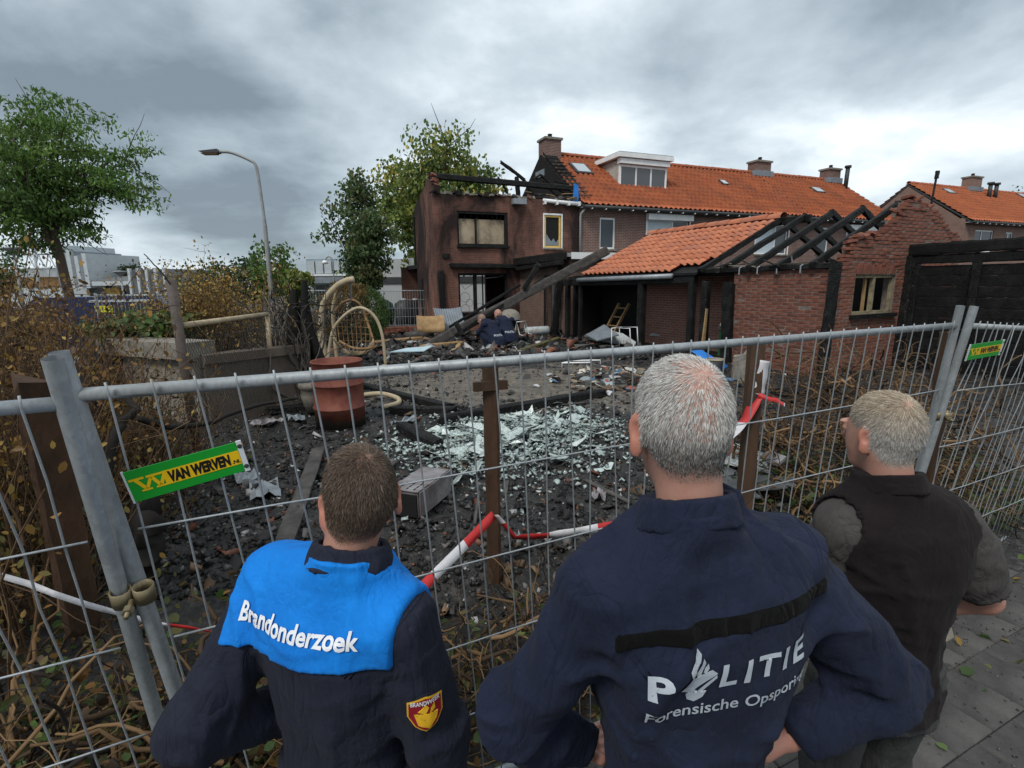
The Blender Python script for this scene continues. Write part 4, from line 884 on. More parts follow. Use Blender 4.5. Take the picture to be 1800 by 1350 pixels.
# ------------------------------------------------------------------ burnt debris on the ground
def chunks(n, region, smin, smax, name, colfn, flat=(.4, 1), seed=1, label=None, cat=None):
    rs = np.random.RandomState(seed); pos = []
    x, y = region(rs, n); z = gz(x, y); s = smin * (smax / smin) ** (rs.rand(len(x)) ** 2.2)
    tv = CUBE_V.copy(); sc = s[:, None] * np.stack([rs.uniform(.6, 1.3, len(x)), rs.uniform(.5, 1.1, len(x)), rs.uniform(*flat, len(x))], 1)
    V, Fc = scatter(tv, CUBE_F, np.stack([x, y, z + s * .15], 1), sc, rand_rot(len(x), False, rs, .5))
    V = V.reshape(-1, 8, 3); V = V + (rs.normal(0, .16, V.shape) * s[:, None, None]); cols = np.repeat(colfn(rs, len(x)), 8, 0)
    return add(name, fast_mesh(name, V.reshape(-1, 3), Fc, False, cols), M['rubble'], None, label, cat, None, 'stuff')
M['rubble'] = attr_mat('rubble', .62, .4, 0, .5, 70)
def reg_yard(rs, n):
    t = rs.rand(n) ** 1.4; y = 2.6 + t * 9; w = .75 * y + .6; x = rs.uniform(-1, 1, n) * w + .25
    k = (fq(x, y) > .7) & (x > -4.2) & (x < 6.2) & ~((np.abs(x - .3) / 2.7) ** 2 + ((y - 8.6) / 1.9) ** 2 < rs.rand(n) * 1.2); return x[k], y[k]
def ccol(rs, n):
    v = np.where(rs.rand(n) < .86, rs.uniform(.006, .022, n), rs.uniform(.03, .12, n)); c = np.stack([v * 1.02, v, v * .97], 1)
    b = rs.rand(n) < .03; c[b] = np.array([.16, .07, .045]) * rs.uniform(.5, 1.2, (b.sum(), 1)); w = rs.rand(n) < .012; c[w] = rs.uniform(.25, .5, (w.sum(), 1)); return c
chunks(42000, reg_yard, .007, .042, 'charcoal_rubble', ccol, seed=3, label='black charcoal and ash covering the yard floor', cat='rubble')
def reg_far(rs, n): y = rs.uniform(11, 18.2, n); x = rs.uniform(-7.5, 3.2, n); k = HF.n @ (np.stack([x, y]) - HF.C[:, None]) < -.2; return x[k], y[k]
chunks(16000, reg_far, .02, .15, 'house_rubble', ccol, (.25, .7), 5, 'heaped burnt rubble below the gutted house', 'rubble')
def ccol2(rs, n):
    c = np.tile(np.array([[.014, .0135, .013]]), (n, 1)) * rs.uniform(.5, 1.8, (n, 1)); k = rs.rand(n); a = k < .22; c[a] = np.array([.07, .066, .062]) * rs.uniform(.5, 1.6, (a.sum(), 1)); b = (k > .22) & (k < .3); c[b] = np.array([.17, .068, .042]) * rs.uniform(.5, 1.1, (b.sum(), 1)); w = (k > .3) & (k < .36); c[w] = np.array([.34, .34, .33]) * rs.uniform(.5, 1.3, (w.sum(), 1)); t = (k > .36) & (k < .44); c[t] = np.array([.16, .10, .055]) * rs.uniform(.4, 1.1, (t.sum(), 1)); return c
chunks(3400, reg_yard, .025, .10, 'coarse_rubble', ccol2, (.05, .25), 12, 'coarser lumps and flakes of burnt debris strewn over the yard', 'rubble')
chunks(2600, reg_far, .06, .34, 'far_wreckage', ccol2, (.06, .3), 14, 'larger broken boards and slabs heaped below the gutted house', 'rubble')
def reg_sp(rs, n):
    t = rs.rand(n) ** 1.3; y = 3.0 + t * 7; x = rs.uniform(-.62, .62, n) * y; k = fq(x, y) > .8; return x[k], y[k]
def ccol3(rs, n): v = rs.uniform(.15, .5, n); return np.stack([v, v * .98, v * .95], 1)
chunks(1500, reg_sp, .006, .03, 'ash_flakes', ccol3, (.1, .5), 15, 'pale flakes of ash and plaster on the black ground', 'ash')
# light coloured specks and shards around the heap
def reg_glass(rs, n):
    a = rs.normal(0, 1, n); b = rs.normal(0, 1, n); x = -.02 + a * .62; y = 5.35 + b * .55 + a * .12; return x, y
M['shard_small'] = M['glass_shard']
gh = empty('glass_heap', 'heap of pale green broken window glass on the black ash', 'glass heap', (-.02, 5.35, float(gz(-.02, 5.35))))
def shards():
    rs = np.random.RandomState(8); o = V3(gh.location); ms = []
    for k in range(14):
        n = rs.randint(4, 7); a = np.sort(rs.uniform(0, 2 * math.pi, n)); r = rs.uniform(.5, 1, n); V = [(r[i] * math.cos(a[i]), r[i] * math.sin(a[i]) * .75, rs.normal(0, .04)) for i in range(n)]
        m = MB().raw([(x, y, z - .02) for x, y, z in V] + [(x, y, z + .02) for x, y, z in V], [tuple(range(n))[::-1], tuple(range(n, 2 * n))] + [(i, (i + 1) % n, (i + 1) % n + n, i + n) for i in range(n)]).mesh('shard'); m.materials.append(M['glass_shard']); ms.append(m)
    for k in range(300):
        g1, g2 = rs.normal(0, 1, 2); big = rs.rand() ** 2.5
        x, y = (.0 + g1 * .56, 5.45 + g2 * .52 + g1 * .1)
        if g1 < -.3 and g2 > .8: continue
        hgt = .15 * math.exp(-((x - .1) ** 2 / .6 + (y - 5.45) ** 2 / .5)) * rs.uniform(.3, 1)
        s = .035 + .19 * big; ob = add('shard', ms[k % 14], None, gh, loc=(x - o[0], y - o[1], float(gz0(x, y)) + .03 + hgt - o[2]), rot=(rs.normal(0, .33), rs.normal(0, .33), rs.uniform(0, 6.3))); ob.scale = (s, s, s * .5 + .02)
    x, y = reg_glass(rs, 4200); s = .012 + .04 * rs.rand(len(x)) ** 2; R = rand_rot(len(x), False, rs, .4)
    V, Fc = scatter(CUBE_V, CUBE_F, np.stack([x, y, gz(x, y) + .02 + .1 * np.exp(-((x - .1) ** 2 / .6 + (y - 5.4) ** 2 / .5)) * rs.rand(len(x))], 1) - o, np.stack([s, s * .8, s * .25], 1), R)
    V = (V.reshape(-1, 8, 3) + rs.normal(0, .2, (len(x), 8, 3)) * s[:, None, None]).reshape(-1, 3); add('glass_crumbs', fast_mesh('glass_crumbs', V, Fc), M['glass_shard'], gh, kind='stuff')
shards()
def beam_px(label, a, b, w, h, mat='charred', za=.0, zb=.0, name='fallen_timber', j=.1, up=(0, 0, 1), ya=None, yb=None, grp='timbers lying in the ash'):
    A = G(*a, .42 + za) if ya is None else P(*a, ya); B = G(*b, .42 + zb) if yb is None else P(*b, yb); mid = (A + B) / 2; base = V3((mid[0], mid[1], min(A[2], B[2])))
    e = empty(name, label, 'timber', tuple(base)); L = np.linalg.norm(B - A)
    MB().timber(A - base, B - base, w, h, max(4, int(L / .2)), j, up).build('beam', M[mat], e); return e
fb = beam_px('long grey scorched beam fallen from the extension roof to the rubble', (745, 612), (1068, 440), .09, .26, 'grey_wood', ya=14.3, yb=15.3, j=.03)
beam_px('thinner charred beam lying under the long fallen beam', (800, 590), (958, 490), .1, .12, 'charred', ya=14.2, yb=15.2)
beam_px('short charred strut leaning on the long fallen beam', (921, 508), (947, 464), .12, .14, 'charred', ya=14.8, yb=14.9)
beam_px('charred plank propped over the crouching investigators', (790, 575), (915, 500), .06, .08, 'charred', ya=14.6, yb=15.4)
beam_px('short charred stub hanging under the fallen beam', (800, 566), (814, 590), .14, .1, 'charred', ya=14.1, yb=14.0)
for lb, a, b, w, h, m in (('long charred sleeper between the sand patch and the glass heap', (776, 738), (1062, 690), .15, .12, 'charred'), ('charred timber lying left of the sleeper', (625, 676), (790, 716), .13, .1, 'charred'), ('charred timber end beside the drum', (470, 722), (560, 716), .12, .1, 'charred'), ('tapered charred log pointing at the glass', (705, 750), (770, 782), .14, .12, 'charred'), ('thick charred timber half buried near the drum', (690, 722), (800, 722), .12, .12, 'charred'), ('flat charred plank lying behind the brown haired man', (490, 985), (560, 790), .12, .05, 'grey_wood'), ('yellow unburnt joist lying before the fallen beam', (655, 605), (742, 597), .16, .2, 'pale_wood'), ('second yellow joist with a charred end', (738, 612), (812, 604), .14, .16, 'pale_wood'), ('short yellow block propped near the crouching men', (797, 618), (812, 603), .12, .12, 'pale_wood'), ('mossy green timber edging by the carport', (918, 618), (982, 597), .14, .16, 'mossy'), ('long black plank in front of the yellow joist', (680, 624), (860, 628), .14, .1, 'charred'), ('charred beam lying across the carport mouth', (1010, 606), (1150, 622), .12, .14, 'charred'), ('bleached stick lying by the slates', (1355, 765), (1402, 783), .03, .03, 'pale_wood'), ('dark plank lying before the shed wall', (1370, 690), (1480, 672), .3, .06, 'charred'), ('broad charred sheet of roof boarding beside the shed', (1395, 706), (1560, 690), .5, .05, 'charred_fine')):
    if m == 'mossy' and 'mossy' not in M: M['mossy'] = MAT('mossy_wood', (.13, .13, .045), (.06, .045, .025), 7, .85, .4)
    beam_px(lb, a, b, w, h, m, .03, .03)
for k in range(60):   # thin burnt laths thrown about the yard
    y = random.uniform(3.4, 13.5); x = random.uniform(-.6 * y, .55 * y); 
    if fq(x, y) < 1 or x > 4.6: continue
    z = float(gz(x, y)) + .02; a = random.uniform(0, 3.14); L = random.uniform(.15, .8)
    e = empty('burnt_lath', random.choice(['thin burnt lath lying in the black ash', 'thin pale split lath lying in the black ash']) if False else 'thin burnt lath lying loose in the black ash', 'lath', (x, y, z), 0, 'laths lying in the ash')
    MB().timber((-math.cos(a) * L / 2, -math.sin(a) * L / 2, 0), (math.cos(a) * L / 2, math.sin(a) * L / 2, random.uniform(-.01, .06)), random.uniform(.015, .05), .015, 4, .15).build('strip', M[random.choice(['charred', 'grey_wood', 'grey_wood', 'charred'])], e)
# metal stove casing
def stove():
    a, b = G(700, 925, .4), G(778, 862, .4); d = unit(b - a); L = .5; e = empty('metal_stove_casing', 'scorched metal stove casing with slotted end lying in the ash', 'stove', (*((a + b) / 2)[:2], .43), math.atan2(d[1], d[0]))
    sm = MAT('scorched_steel', (.26, .24, .245), (.10, .07, .065), 5, .38, .25, 30, .006, metal=.4, c3=(.40, .39, .39)); M['scorched'] = sm
    m = MB().bx(-L / 2, L / 2, -.13, .13, 0, .2).build('casing', sm, e); bm = bmesh.new(); bm.from_mesh(m.data); bmesh.ops.bevel(bm, geom=bm.edges[:], offset=.012, segments=2, affect='EDGES'); bm.to_mesh(m.data); bm.free()
    MB().bx(-L / 2 - .004, -L / 2 + .16, -.12, .12, .2, .206).build('end_plate', sm, e)
    for i in range(3):
        for j in range(3): MB().bx(-L / 2 + .02 + j * .045, -L / 2 + .052 + j * .045, -.08 + i * .06, -.068 + i * .06, .2055, .2075).build('slot', M['black'], e)
    MB().bx(-L / 2 - .012, -L / 2, -.11, .11, .02, .18).build('open_end', M['black'], e)
    MB().bx(-L / 2, L / 2, -.137, -.13, .17, .2).build('seam', sm, e)
stove()
# rusty drum
dr = empty('oil_drum', 'rusty red open steel drum standing in the ash', 'drum', (*G(600, 747, .4)[:2], .38))
MB().lathe([(.0, .02), (.285, .02), (.29, 0), (.29, .25), (.306, .262), (.306, .272), (.29, .285), (.29, .53), (.306, .542), (.306, .552), (.29, .565), (.29, .80), (.297, .803), (.298, .815), (.292, .822), (.284, .815), (.28, .05), (0, .05)], 40).build('shell', M['rust'], dr, True)
for k in range(10): a = random.uniform(0, 6.28); MB().timber((math.cos(a) * .15, math.sin(a) * .15, .05), (math.cos(a + 2) * .2, math.sin(a + 2) * .2, .3), .06, .05, 3, .2).build('ash_lump', M['charred'], dr)
shade_auto(dr.children[0], 40)
# hanging egg chair on its stand
M['cream'] = MAT('cream_cane', (.42, .36, .25), (.27, .2, .12), 5, .6, .2, 40, .003); M['cane'] = MAT('scorched_cane', (.30, .17, .07), (.13, .08, .04), 8, .7, .3)
eg = empty('hanging_egg_chair', 'burnt out hanging egg chair frame on a curved stand', 'chair', tuple(G(625, 645, .4))); eo = V3(eg.location); D_ = eo[1]
def E(px, py, dy=0): return P(px, py, D_ + dy) - eo
def smooth(pts, n=6):
    pts = [V3(p) for p in pts]; out = []
    for i in range(len(pts) - 1):
        p0, p1, p2, p3 = pts[max(i - 1, 0)], pts[i], pts[i + 1], pts[min(i + 2, len(pts) - 1)]
        for k in range(n): t = k / n; out.append(.5 * (2 * p1 + (p2 - p0) * t + (2 * p0 - 5 * p1 + 4 * p2 - p3) * t * t + (3 * p1 - p0 - 3 * p2 + p3) * t ** 3))
    return out + [pts[-1]]
MB().tube(smooth([E(575, 640), E(566, 600), E(563, 565), E(570, 530), E(590, 505), E(608, 494), E(622, 491)]), .065, 10).build('stand_arm', M['cream'], eg, True)
MB().tube(smooth([E(594, 640, .5), E(588, 590, .5), E(586, 545, .4), E(592, 515, .3), E(603, 499, .1), E(618, 493)]), .045, 8).build('stand_brace', M['cream'], eg, True)
MB().tube(smooth([E(576, 640, -.3), E(584, 585, -.3), E(604, 556, -.3), E(632, 541, -.3), E(658, 556, -.3), E(672, 590, -.3), E(678, 642, -.3)]), .032, 8).build('front_hoop', M['cream'], eg, True)
MB().tube(smooth([E(583, 560, .5), E(596, 538, .5), E(616, 527, .5), E(634, 537, .5), E(645, 565, .4), E(656, 600, .2), E(650, 612, 0), E(622, 612, -.1), E(597, 600, .1)]), .026, 8).build('basket_rim', M['cane'], eg, True)
for k in range(8):
    t = k / 7; MB().tube(smooth([E(600 + 6 * k, 540 + 12 * abs(t - .5), .5 + .2 * math.sin(t * 3.1)), E(594 + 8 * k, 575, .7), E(600 + 7 * k, 612, .5), E(610 + 4 * k, 623, .1)]), .010, 5).build('cane_rib', M['cane'], eg, True)
for k in range(6): MB().tube(smooth([E(596 - k % 3, 550 + k * 12, .15), E(612, 551 + k * 12, .7), E(632, 551 + k * 12, .7), E(648 + k, 552 + k * 12, .15)]), .008, 5).build('cane_hoop', M['cane'], eg, True)
for k in range(5): MB().tube(smooth([E(582 + k * 4, 590 + k * 4, -.1), E(600 + k * 2, 612 + k * 2, .1), E(640 - k, 618 + k, .1), E(657, 600 - k, .0)]), .009, 5).build('seat_cane', M['cream'], eg, True)
MB().tube([E(616, 494), E(617, 528, .3)], .022, 6).build('chain', M['grey_paint'], eg)
MB().tube([E(575, 640), E(576, 652), E(640, 655, -.4), E(680, 642, -.3)], .04, 6).build('base_tube', M['cream'], eg, True)
hz_ = smooth([G(640, 694, .45), G(670, 692, .5), G(697, 699, .48), G(700, 708, .46), G(672, 716, .45)]); b_ = hz_[0]; MB().tube([p - b_ for p in hz_], .035, 8).build('cane_hoop', M['cream'], None, True, label='loose cream cane hoop lying beside the rusty drum', cat='hoop', loc=b_)
# kettle barbecue
q = P(897, 590, 14.6); bb = empty('kettle_barbecue', 'black kettle barbecue with ash coated lid beside the house door', 'barbecue', (q[0], q[1], .42))
MB().lathe([(0, .42), (.15, .44), (.26, .53), (.3, .65), (.31, .66)], 24).build('bowl', M['black'], bb, True); MB().lathe([(.31, .66), (.30, .74), (.25, .86), (.15, .94), (0, .97)], 24).build('lid', M['stone'], bb, True)
for a in (0, 2.1, 4.2): MB().tube([(.12 * math.cos(a), .12 * math.sin(a), .46), (.3 * math.cos(a), .3 * math.sin(a), 0)], .016, 6).build('leg', M['dark_metal'], bb, True)
MB().tube([(-.05, -.02, .97), (-.05, -.02, 1.02), (.05, -.02, 1.02), (.05, -.02, .97)], .01, 5).build('handle', M['dark_metal'], bb)
# corrugated sheet and other sheets
def corrugated(label, c, rz, tilt, w, l, mat, amp=.02, name='corrugated_sheet', curl=0):
    n = 40; V = []; 
    for i in range(n + 1):
        u = i / n
        for k in range(5): t = k / 4; V.append(((u - .5) * w, (t - .5) * l, amp * math.sin(u * w / .076 * 2 * math.pi) + curl * (u - .5) ** 2))
    m = MB().raw(V, [(i * 5 + k, (i + 1) * 5 + k, (i + 1) * 5 + k + 1, i * 5 + k + 1) for i in range(n) for k in range(4)]).mesh(name, True); o = add(name, m, M[mat], None, label, 'sheet', loc=c, rot=(tilt, 0, rz)); s_ = o.modifiers.new('s', 'SOLIDIFY'); s_.thickness = .004; return o
corrugated('grey corrugated sheet curled against the sooted corner of the house', P(790, 563, 15.6), .5, 1.0, .9, .8, 'leadgrey', .025, curl=.35)
corrugated('rusty brown sheet bent up in front of the house corner', P(757, 570, 15.2), .2, 1.2, .8, .5, 'pale_wood', .0, 'bent_sheet', curl=.4)
def flat_sheet(label, pxs, z, t, mat, name='sheet', cat='sheet', dz=(0, 0, 0, 0)):
    pts = [G(x, y, z + d) for (x, y), d in zip(pxs, dz)]; c = sum(pts) / len(pts); n = len(pts); V = [p - c for p in pts] + [p - c + np.array([0, 0, t]) for p in pts]
    return MB().raw(V, [tuple(range(n)), tuple(range(n, 2 * n))[::-1]] + [(i, i + n, (i + 1) % n + n, (i + 1) % n) for i in range(n)]).build(name, M[mat], None, label=label, cat=cat, loc=c)
M['pale_panel'] = MAT('stained_white_panel', (.42, .46, .47), (.20, .16, .11), 3.5, .35, .1, c3=(.55, .58, .58))
M['sky_sheet'] = MAT('pale_blue_sheet', (.42, .55, .60), (.3, .4, .44), 3, .4, .1)
flat_sheet('stained white metal panel lying before the tall stake', [(1256, 812), (1283, 778), (1342, 800), (1352, 832), (1300, 836)], .47, .02, 'pale_panel', 'steel_panel_sheet', 'panel')
flat_sheet('rusty grille cover lying beside the white metal panel', [(1335, 806), (1352, 797), (1382, 808), (1368, 820)], .52, .03, 'scorched', 'grille_cover', 'panel', (0, .05, .05, 0))
for i, (x, y) in enumerate(((1262, 846), (1285, 858), (1312, 848), (1335, 838), (1345, 856), (1365, 850), (1300, 868), (1270, 832))):
    p = G(x, y, .43); add('roof_slate', MB().box((0, 0, 0), (.26, .18, .012)).mesh('roof_slate'), M['slate'] if 'slate' in M else M.setdefault('slate', MAT('slate', (.10, .108, .115), (.05, .052, .055), 5, .5, .2)), None, 'dark grey flat slate lying below the white metal panel', 'slate', 'slates lying by the stake', None, (p[0], p[1], .43 + .012 * (i % 3)), (random.gauss(0, .05), random.gauss(0, .05), random.uniform(-.5, .5)))
flat_sheet('pale blue torn sheet lying before the yellow joist', [(684, 620), (715, 613), (760, 609), (745, 618)], .5, .02, 'sky_sheet', 'torn_sheet', dz=(0, .05, .12, 0))
corrugated('bright blue plastic sheet propped in front of the shed', P(1243, 628, 9.6), .95, .5, .5, .75, 'plastic_blue', .012, 'plastic_sheet')
q = G(1255, 662, .4); bk = empty('bucket', 'pale rimmed bucket standing by the blue plastic sheet', 'bucket', (q[0], q[1], .4)); MB().lathe([(.0, .02), (.11, .02), (.15, .3), (.16, .31), (.145, .3), (.105, .03), (0, .03)], 20).build('pail', M['grey_paint'], bk, True); MB().tube([(.155 * math.cos(a), .155 * math.sin(a), .31) for a in np.linspace(0, 6.28, 20)[:-1]], .012, 6, closed=True).build('rim', M['cream'], bk, True)
q = G(1306, 668, .4); cb = empty('concrete_block', 'rough pebble concrete block standing by the shed wall', 'block', (q[0], q[1], .36), .5); MB().timber((0, 0, 0), (.03, 0, .5), .34, .3, 6, .05).build('body', M['stone'], cb)
for lb, x, y, L, r in (('silver gas bottle lying before the carport', 945, 590, .8, .14), ('grey pipe length lying behind the egg chair', 735, 574, .9, .12)):
    p = G(x, y, .45) if y > 580 else P(x, y, 15.5); e = empty('metal_cylinder', lb, 'cylinder', (p[0], p[1], .45)); MB().tube([(-L / 2, 0, r), (-L / 2 + .06, 0, r), (L / 2 - .06, .1, r + .02), (L / 2, .1, r + .02)], [r * .6, r, r, r * .6], 14).build('body', M['pale_panel' if 'silver' in lb else 'grey_wood'], e, True)
# carport clutter
for lb, pts, m, dz in (('white curved plastic sheet lying under the carport beam', [(1045, 598), (1060, 580), (1095, 588), (1122, 606), (1080, 604)], 'pale_panel', (.1, .35, .3, .1, .05)), ('grey speckled tarpaulin heaped in the carport', [(1030, 590), (1062, 572), (1088, 590), (1050, 600)], 'leadgrey', (.2, .5, .3, .2)), ('crumpled pale foil lying at the carport wall', [(1142, 590), (1165, 577), (1185, 578), (1170, 592)], 'pale_panel', (.2, .4, .35, .2))): flat_sheet(lb, pts, .42, .03, m, 'crumpled_sheet', 'sheet', dz)
def tube_frame(label, px, D, name='chair_frame'):
    pts = [P(x, y, D) for x, y in px]; b = pts[0]; e = empty(name, label, 'frame', tuple(b)); MB().tube([p - b for p in pts], .015, 6).build('tube', M['white_frame'], e, True); off = np.array([.25, .3, 0]); MB().tube([p - b + off for p in pts], .015, 6).build('tube', M['white_frame'], e, True); MB().tube([pts[1] - b, pts[1] - b + off], .012, 6).build('cross_tube', M['white_frame'], e, True)
tube_frame('white tube chair frame standing before the carport', [(1075, 612), (1075, 577), (1107, 577), (1109, 612)], 12.3)
tube_frame('white tube frame lying low by the paper heap', [(988, 648), (988, 638), (1038, 637), (1038, 652)], 10.3)
tube_frame('small white tube frame by the crouching investigators', [(905, 585), (908, 566), (913, 588), (920, 590)], 14.0)
# heap of scorched papers
ph = empty('paper_heap', 'heap of scorched papers and magazines in front of the carport', 'paper heap', (*G(1085, 668, .4)[:2], .4)); po = V3(ph.location)
for k in range(230):
    x, y = po[0] + random.gauss(0, .62), po[1] + random.gauss(0, .5); s = random.uniform(.05, .2); hgt = .25 * math.exp(-((x - po[0]) ** 2 + (y - po[1]) ** 2) / .5) * random.random()
    V = [(-s, -s * .7, 0), (0, -s * .7, random.uniform(-.03, .05)), (s, -s * .7, 0), (s, s * .7, random.uniform(-.02, .03)), (0, s * .7, random.uniform(-.02, .06)), (-s, s * .7, 0)]; c = random.choice([(.5, .5, .48), (.45, .42, .35), (.33, .25, .16), (.03, .03, .03), (.05, .05, .05), (.04, .035, .03), (.42, .42, .43), (.24, .07, .055), (.08, .15, .24), (.28, .33, .35), (.16, .1, .06), (.2, .14, .09)])
    me = fast_mesh('paper_sheet', np.array(V) / 2, np.array([(0, 1, 4, 5), (1, 2, 3, 4)]), True, np.tile(np.array(c) * random.uniform(.7, 1.1), (6, 1)))
    o = add('paper_sheet', me, M['paper'], ph, loc=(x - po[0], y - po[1], float(gz(x, y)) + .03 + hgt - po[2]), rot=(random.gauss(0, .3), random.gauss(0, .3), random.uniform(0, 6.3)))
# curled metal and white scraps near the drum
for lb, x, y, sx, sy in (('bent galvanised strip lying between drum and glass', 715, 740, .5, .12), ('crumpled dark tin lying left of the drum', 470, 742, .3, .26), ('torn grey sheet metal lying beside the drum', 520, 735, .3, .2), ('crumpled sheet metal lying behind the brown haired man', 465, 858, .5, .22), ('small bent tin plate lying on the ash by the glass', 1053, 870, .1, .16), ('torn sheet lying near the sign', 432, 838, .2, .12)):
    p = G(x, y, .44); n = 5; V = [((i / n - .5) * sx, (k / n - .5) * sy, random.uniform(-.03, .05)) for i in range(n + 1) for k in range(n + 1)]
    o = MB().raw(V, [(i * (n + 1) + k, (i + 1) * (n + 1) + k, (i + 1) * (n + 1) + k + 1, i * (n + 1) + k + 1) for i in range(n) for k in range(n)]).build('bent_metal', M['zinc' if 'galv' in lb or 'sheet' in lb else 'scorched'], None, label=lb, cat='scrap', loc=p, rot=(.1, .1, random.uniform(0, 3))); s_ = o.modifiers.new('s', 'SOLIDIFY'); s_.thickness = .003
# brick pile behind the bush
bp = empty('brick_pile', 'low stack of dark red bricks behind the egg chair', 'brick pile', (*P(705, 560, 17.5)[:2], .4), HF.a)
for r in range(5):
    for c in range(9):
        for d in range(2): add('brick', random.choice(_bk), None, bp, loc=(-.95 + c * .215 + random.gauss(0, .01), d * .11, .03 + r * .058), rot=(0, 0, random.gauss(0, .05))).scale = (1, 1, 1.05)
q = P(545, 640, 6.6); pt_ = empty('clay_pot', 'pale scorched clay pot behind the rusty drum', 'pot', (q[0], q[1], .45)); MB().lathe([(.0, 0), (.1, 0), (.15, .2), (.14, .3), (.17, .32), (.17, .38), (.14, .38), (.12, .2), (0, .1)], 20).build('body', M['stone'], pt_, True)
# ------------------------------------------------------------------ trees and hedges
def tree(name, label, base, H_, crown, trunk_r, cols, leaf=.08, nleaf=16000, limbs=9, lean=(0, 0), bark=(.06, .05, .04), seed=1, fork=.3, cl=.35, asp=.5, group='trees beyond the garden', gap=.0, wind=0, squash=1.0, cone=0):
    """crown: (centre dx,dy,z, rx,ry,rz). limbs grow from the fork into the crown; leaves cluster round the twig ends"""
    rs = np.random.RandomState(seed); e = empty(name, label, 'tree', tuple(base), 0, group); C_ = Curves(7); cx, cy, cz, rx, ry, rz = crown
    zf = H_ * fork; top = np.array([lean[0], lean[1], zf]); C_.add([(0, 0, -.2), (lean[0] * .2, lean[1] * .2, zf * .4), (lean[0] * .6, lean[1] * .6, zf * .75), top], trunk_r, trunk_r * .72, bark)
    tips = []
    for i in range(limbs):
        u = rs.normal(0, 1, 3); u[2] = abs(u[2]) * .9 - .15; u /= np.linalg.norm(u); rr = rs.uniform(.45, .95)
        end = np.array([cx + u[0] * rx * rr, cy + u[1] * ry * rr, cz + u[2] * rz * rr]); mid = top * .5 + end * .5 + rs.normal(0, .12, 3) * rx + np.array([0, 0, rz * .12])
        p = smooth([top - (0, 0, zf * .12 * (i % 3)), top * .7 + mid * .3 + (0, 0, .1), mid, end], 4); C_.add(p, trunk_r * .45, trunk_r * .08, bark); tips += [end, mid]
        for k in range(5):
            a = p[rs.randint(len(p) // 3, len(p))]; d = (a - np.array([cx, cy, cz])) * .6 + rs.normal(0, .4, 3) * rx * .6; q = wander(a, d, rx * rs.uniform(.3, .65), 5, .2, .02, rs); C_.add(q, trunk_r * .13, trunk_r * .03, bark); tips += [q[-1], q[2]]
    nt = 26
    for i in range(nt):
        u = rs.normal(0, 1, 3); u /= np.linalg.norm(u); tips.append(np.array([cx, cy, cz]) + u * np.array([rx, ry, rz]) * rs.uniform(.55, .98))
    C_.build('trunk', e)
    tips = np.array(tips); k = ((tips - [cx, cy, cz]) / [rx, ry, rz]); tips = tips[(k ** 2).sum(1) < 1.25]
    if cone: tt = np.clip((tips[:, 2] - (cz - rz)) / (2 * rz), 0, 1); kk = np.where(tt < .3, .55 + tt * 1.5, 1.0 - cone * (tt - .3) / .7)[:, None]; tips[:, :2] = np.array([cx, cy]) + (tips[:, :2] - [cx, cy]) * kk * 1.25
    if gap: tips = tips[rs.rand(len(tips)) > gap]
    ci = rs.randint(0, len(tips), nleaf); g = rs.normal(0, 1, (nleaf, 3)); g /= np.maximum(1, np.linalg.norm(g, axis=1, keepdims=True) * .55); spread = (cl * rx * rs.uniform(.5, 1.1, len(tips)))[ci]
    pos = tips[ci] + g * spread[:, None] * np.array([1, 1, .6 * squash]); pos[:, 0] += wind * (pos[:, 2] - cz) * 0 
    tone = rs.uniform(.75, 1.2, len(tips))[ci]; hue = rs.rand(len(tips))[ci]; c = np.array(cols, float); idx = np.clip((hue * len(cols) + rs.normal(0, .35, nleaf)).astype(int), 0, len(cols) - 1)
    col = c[idx] * (tone * rs.uniform(.8, 1.2, nleaf))[:, None]
    add('crown', leaf_mesh('crown', pos, np.full(nleaf, leaf), col, asp, rs=rs), M['leaf'], e, kind=None); return e
GRN2 = [(.085, .165, .035), (.11, .20, .04), (.14, .23, .05), (.065, .125, .03)]
GRN = [(.035, .085, .018), (.045, .10, .02), (.06, .12, .025), (.03, .065, .018)]
b = P(122, 490, 13); tree('wind_swept_tree', 'large green wind swept tree with a leaning grey trunk above the shops', (b[0], b[1], .1), 7.2, (-.5, 0, 4.75, 2.45, 2.1, 1.8), .125, GRN2, .11, 21000, 24, (-.22, 0), (.085, .065, .05), 4, .5, .115, .42, squash=.45)
b = P(640, 500, 24); tree('maple_tree', 'dark green maple standing before the grey flat roofed building', (b[0], b[1], .1), 7.6, (-.15, 0, 4.5, 1.4, 1.4, 2.75), .16, [(.075, .125, .045), (.105, .155, .055), (.06, .105, .04), (.15, .155, .065)], .17, 11000, 18, (.05, 0), seed=6, fork=.17, cl=.24, asp=.7, cone=.72)
b = P(775, 500, 31); tree('yellowing_tree', 'broad tree with yellowing leaves towering behind the gutted house', (b[0], b[1], .1), 10.5, (.35, 0, 6.4, 3.5, 3.0, 4.1), .28, [(.12, .18, .04), (.18, .22, .05), (.33, .30, .055), (.14, .19, .05), (.09, .14, .04)], .22, 26000, 26, (0, 0), seed=9, fork=.3, cl=.19, asp=.7)
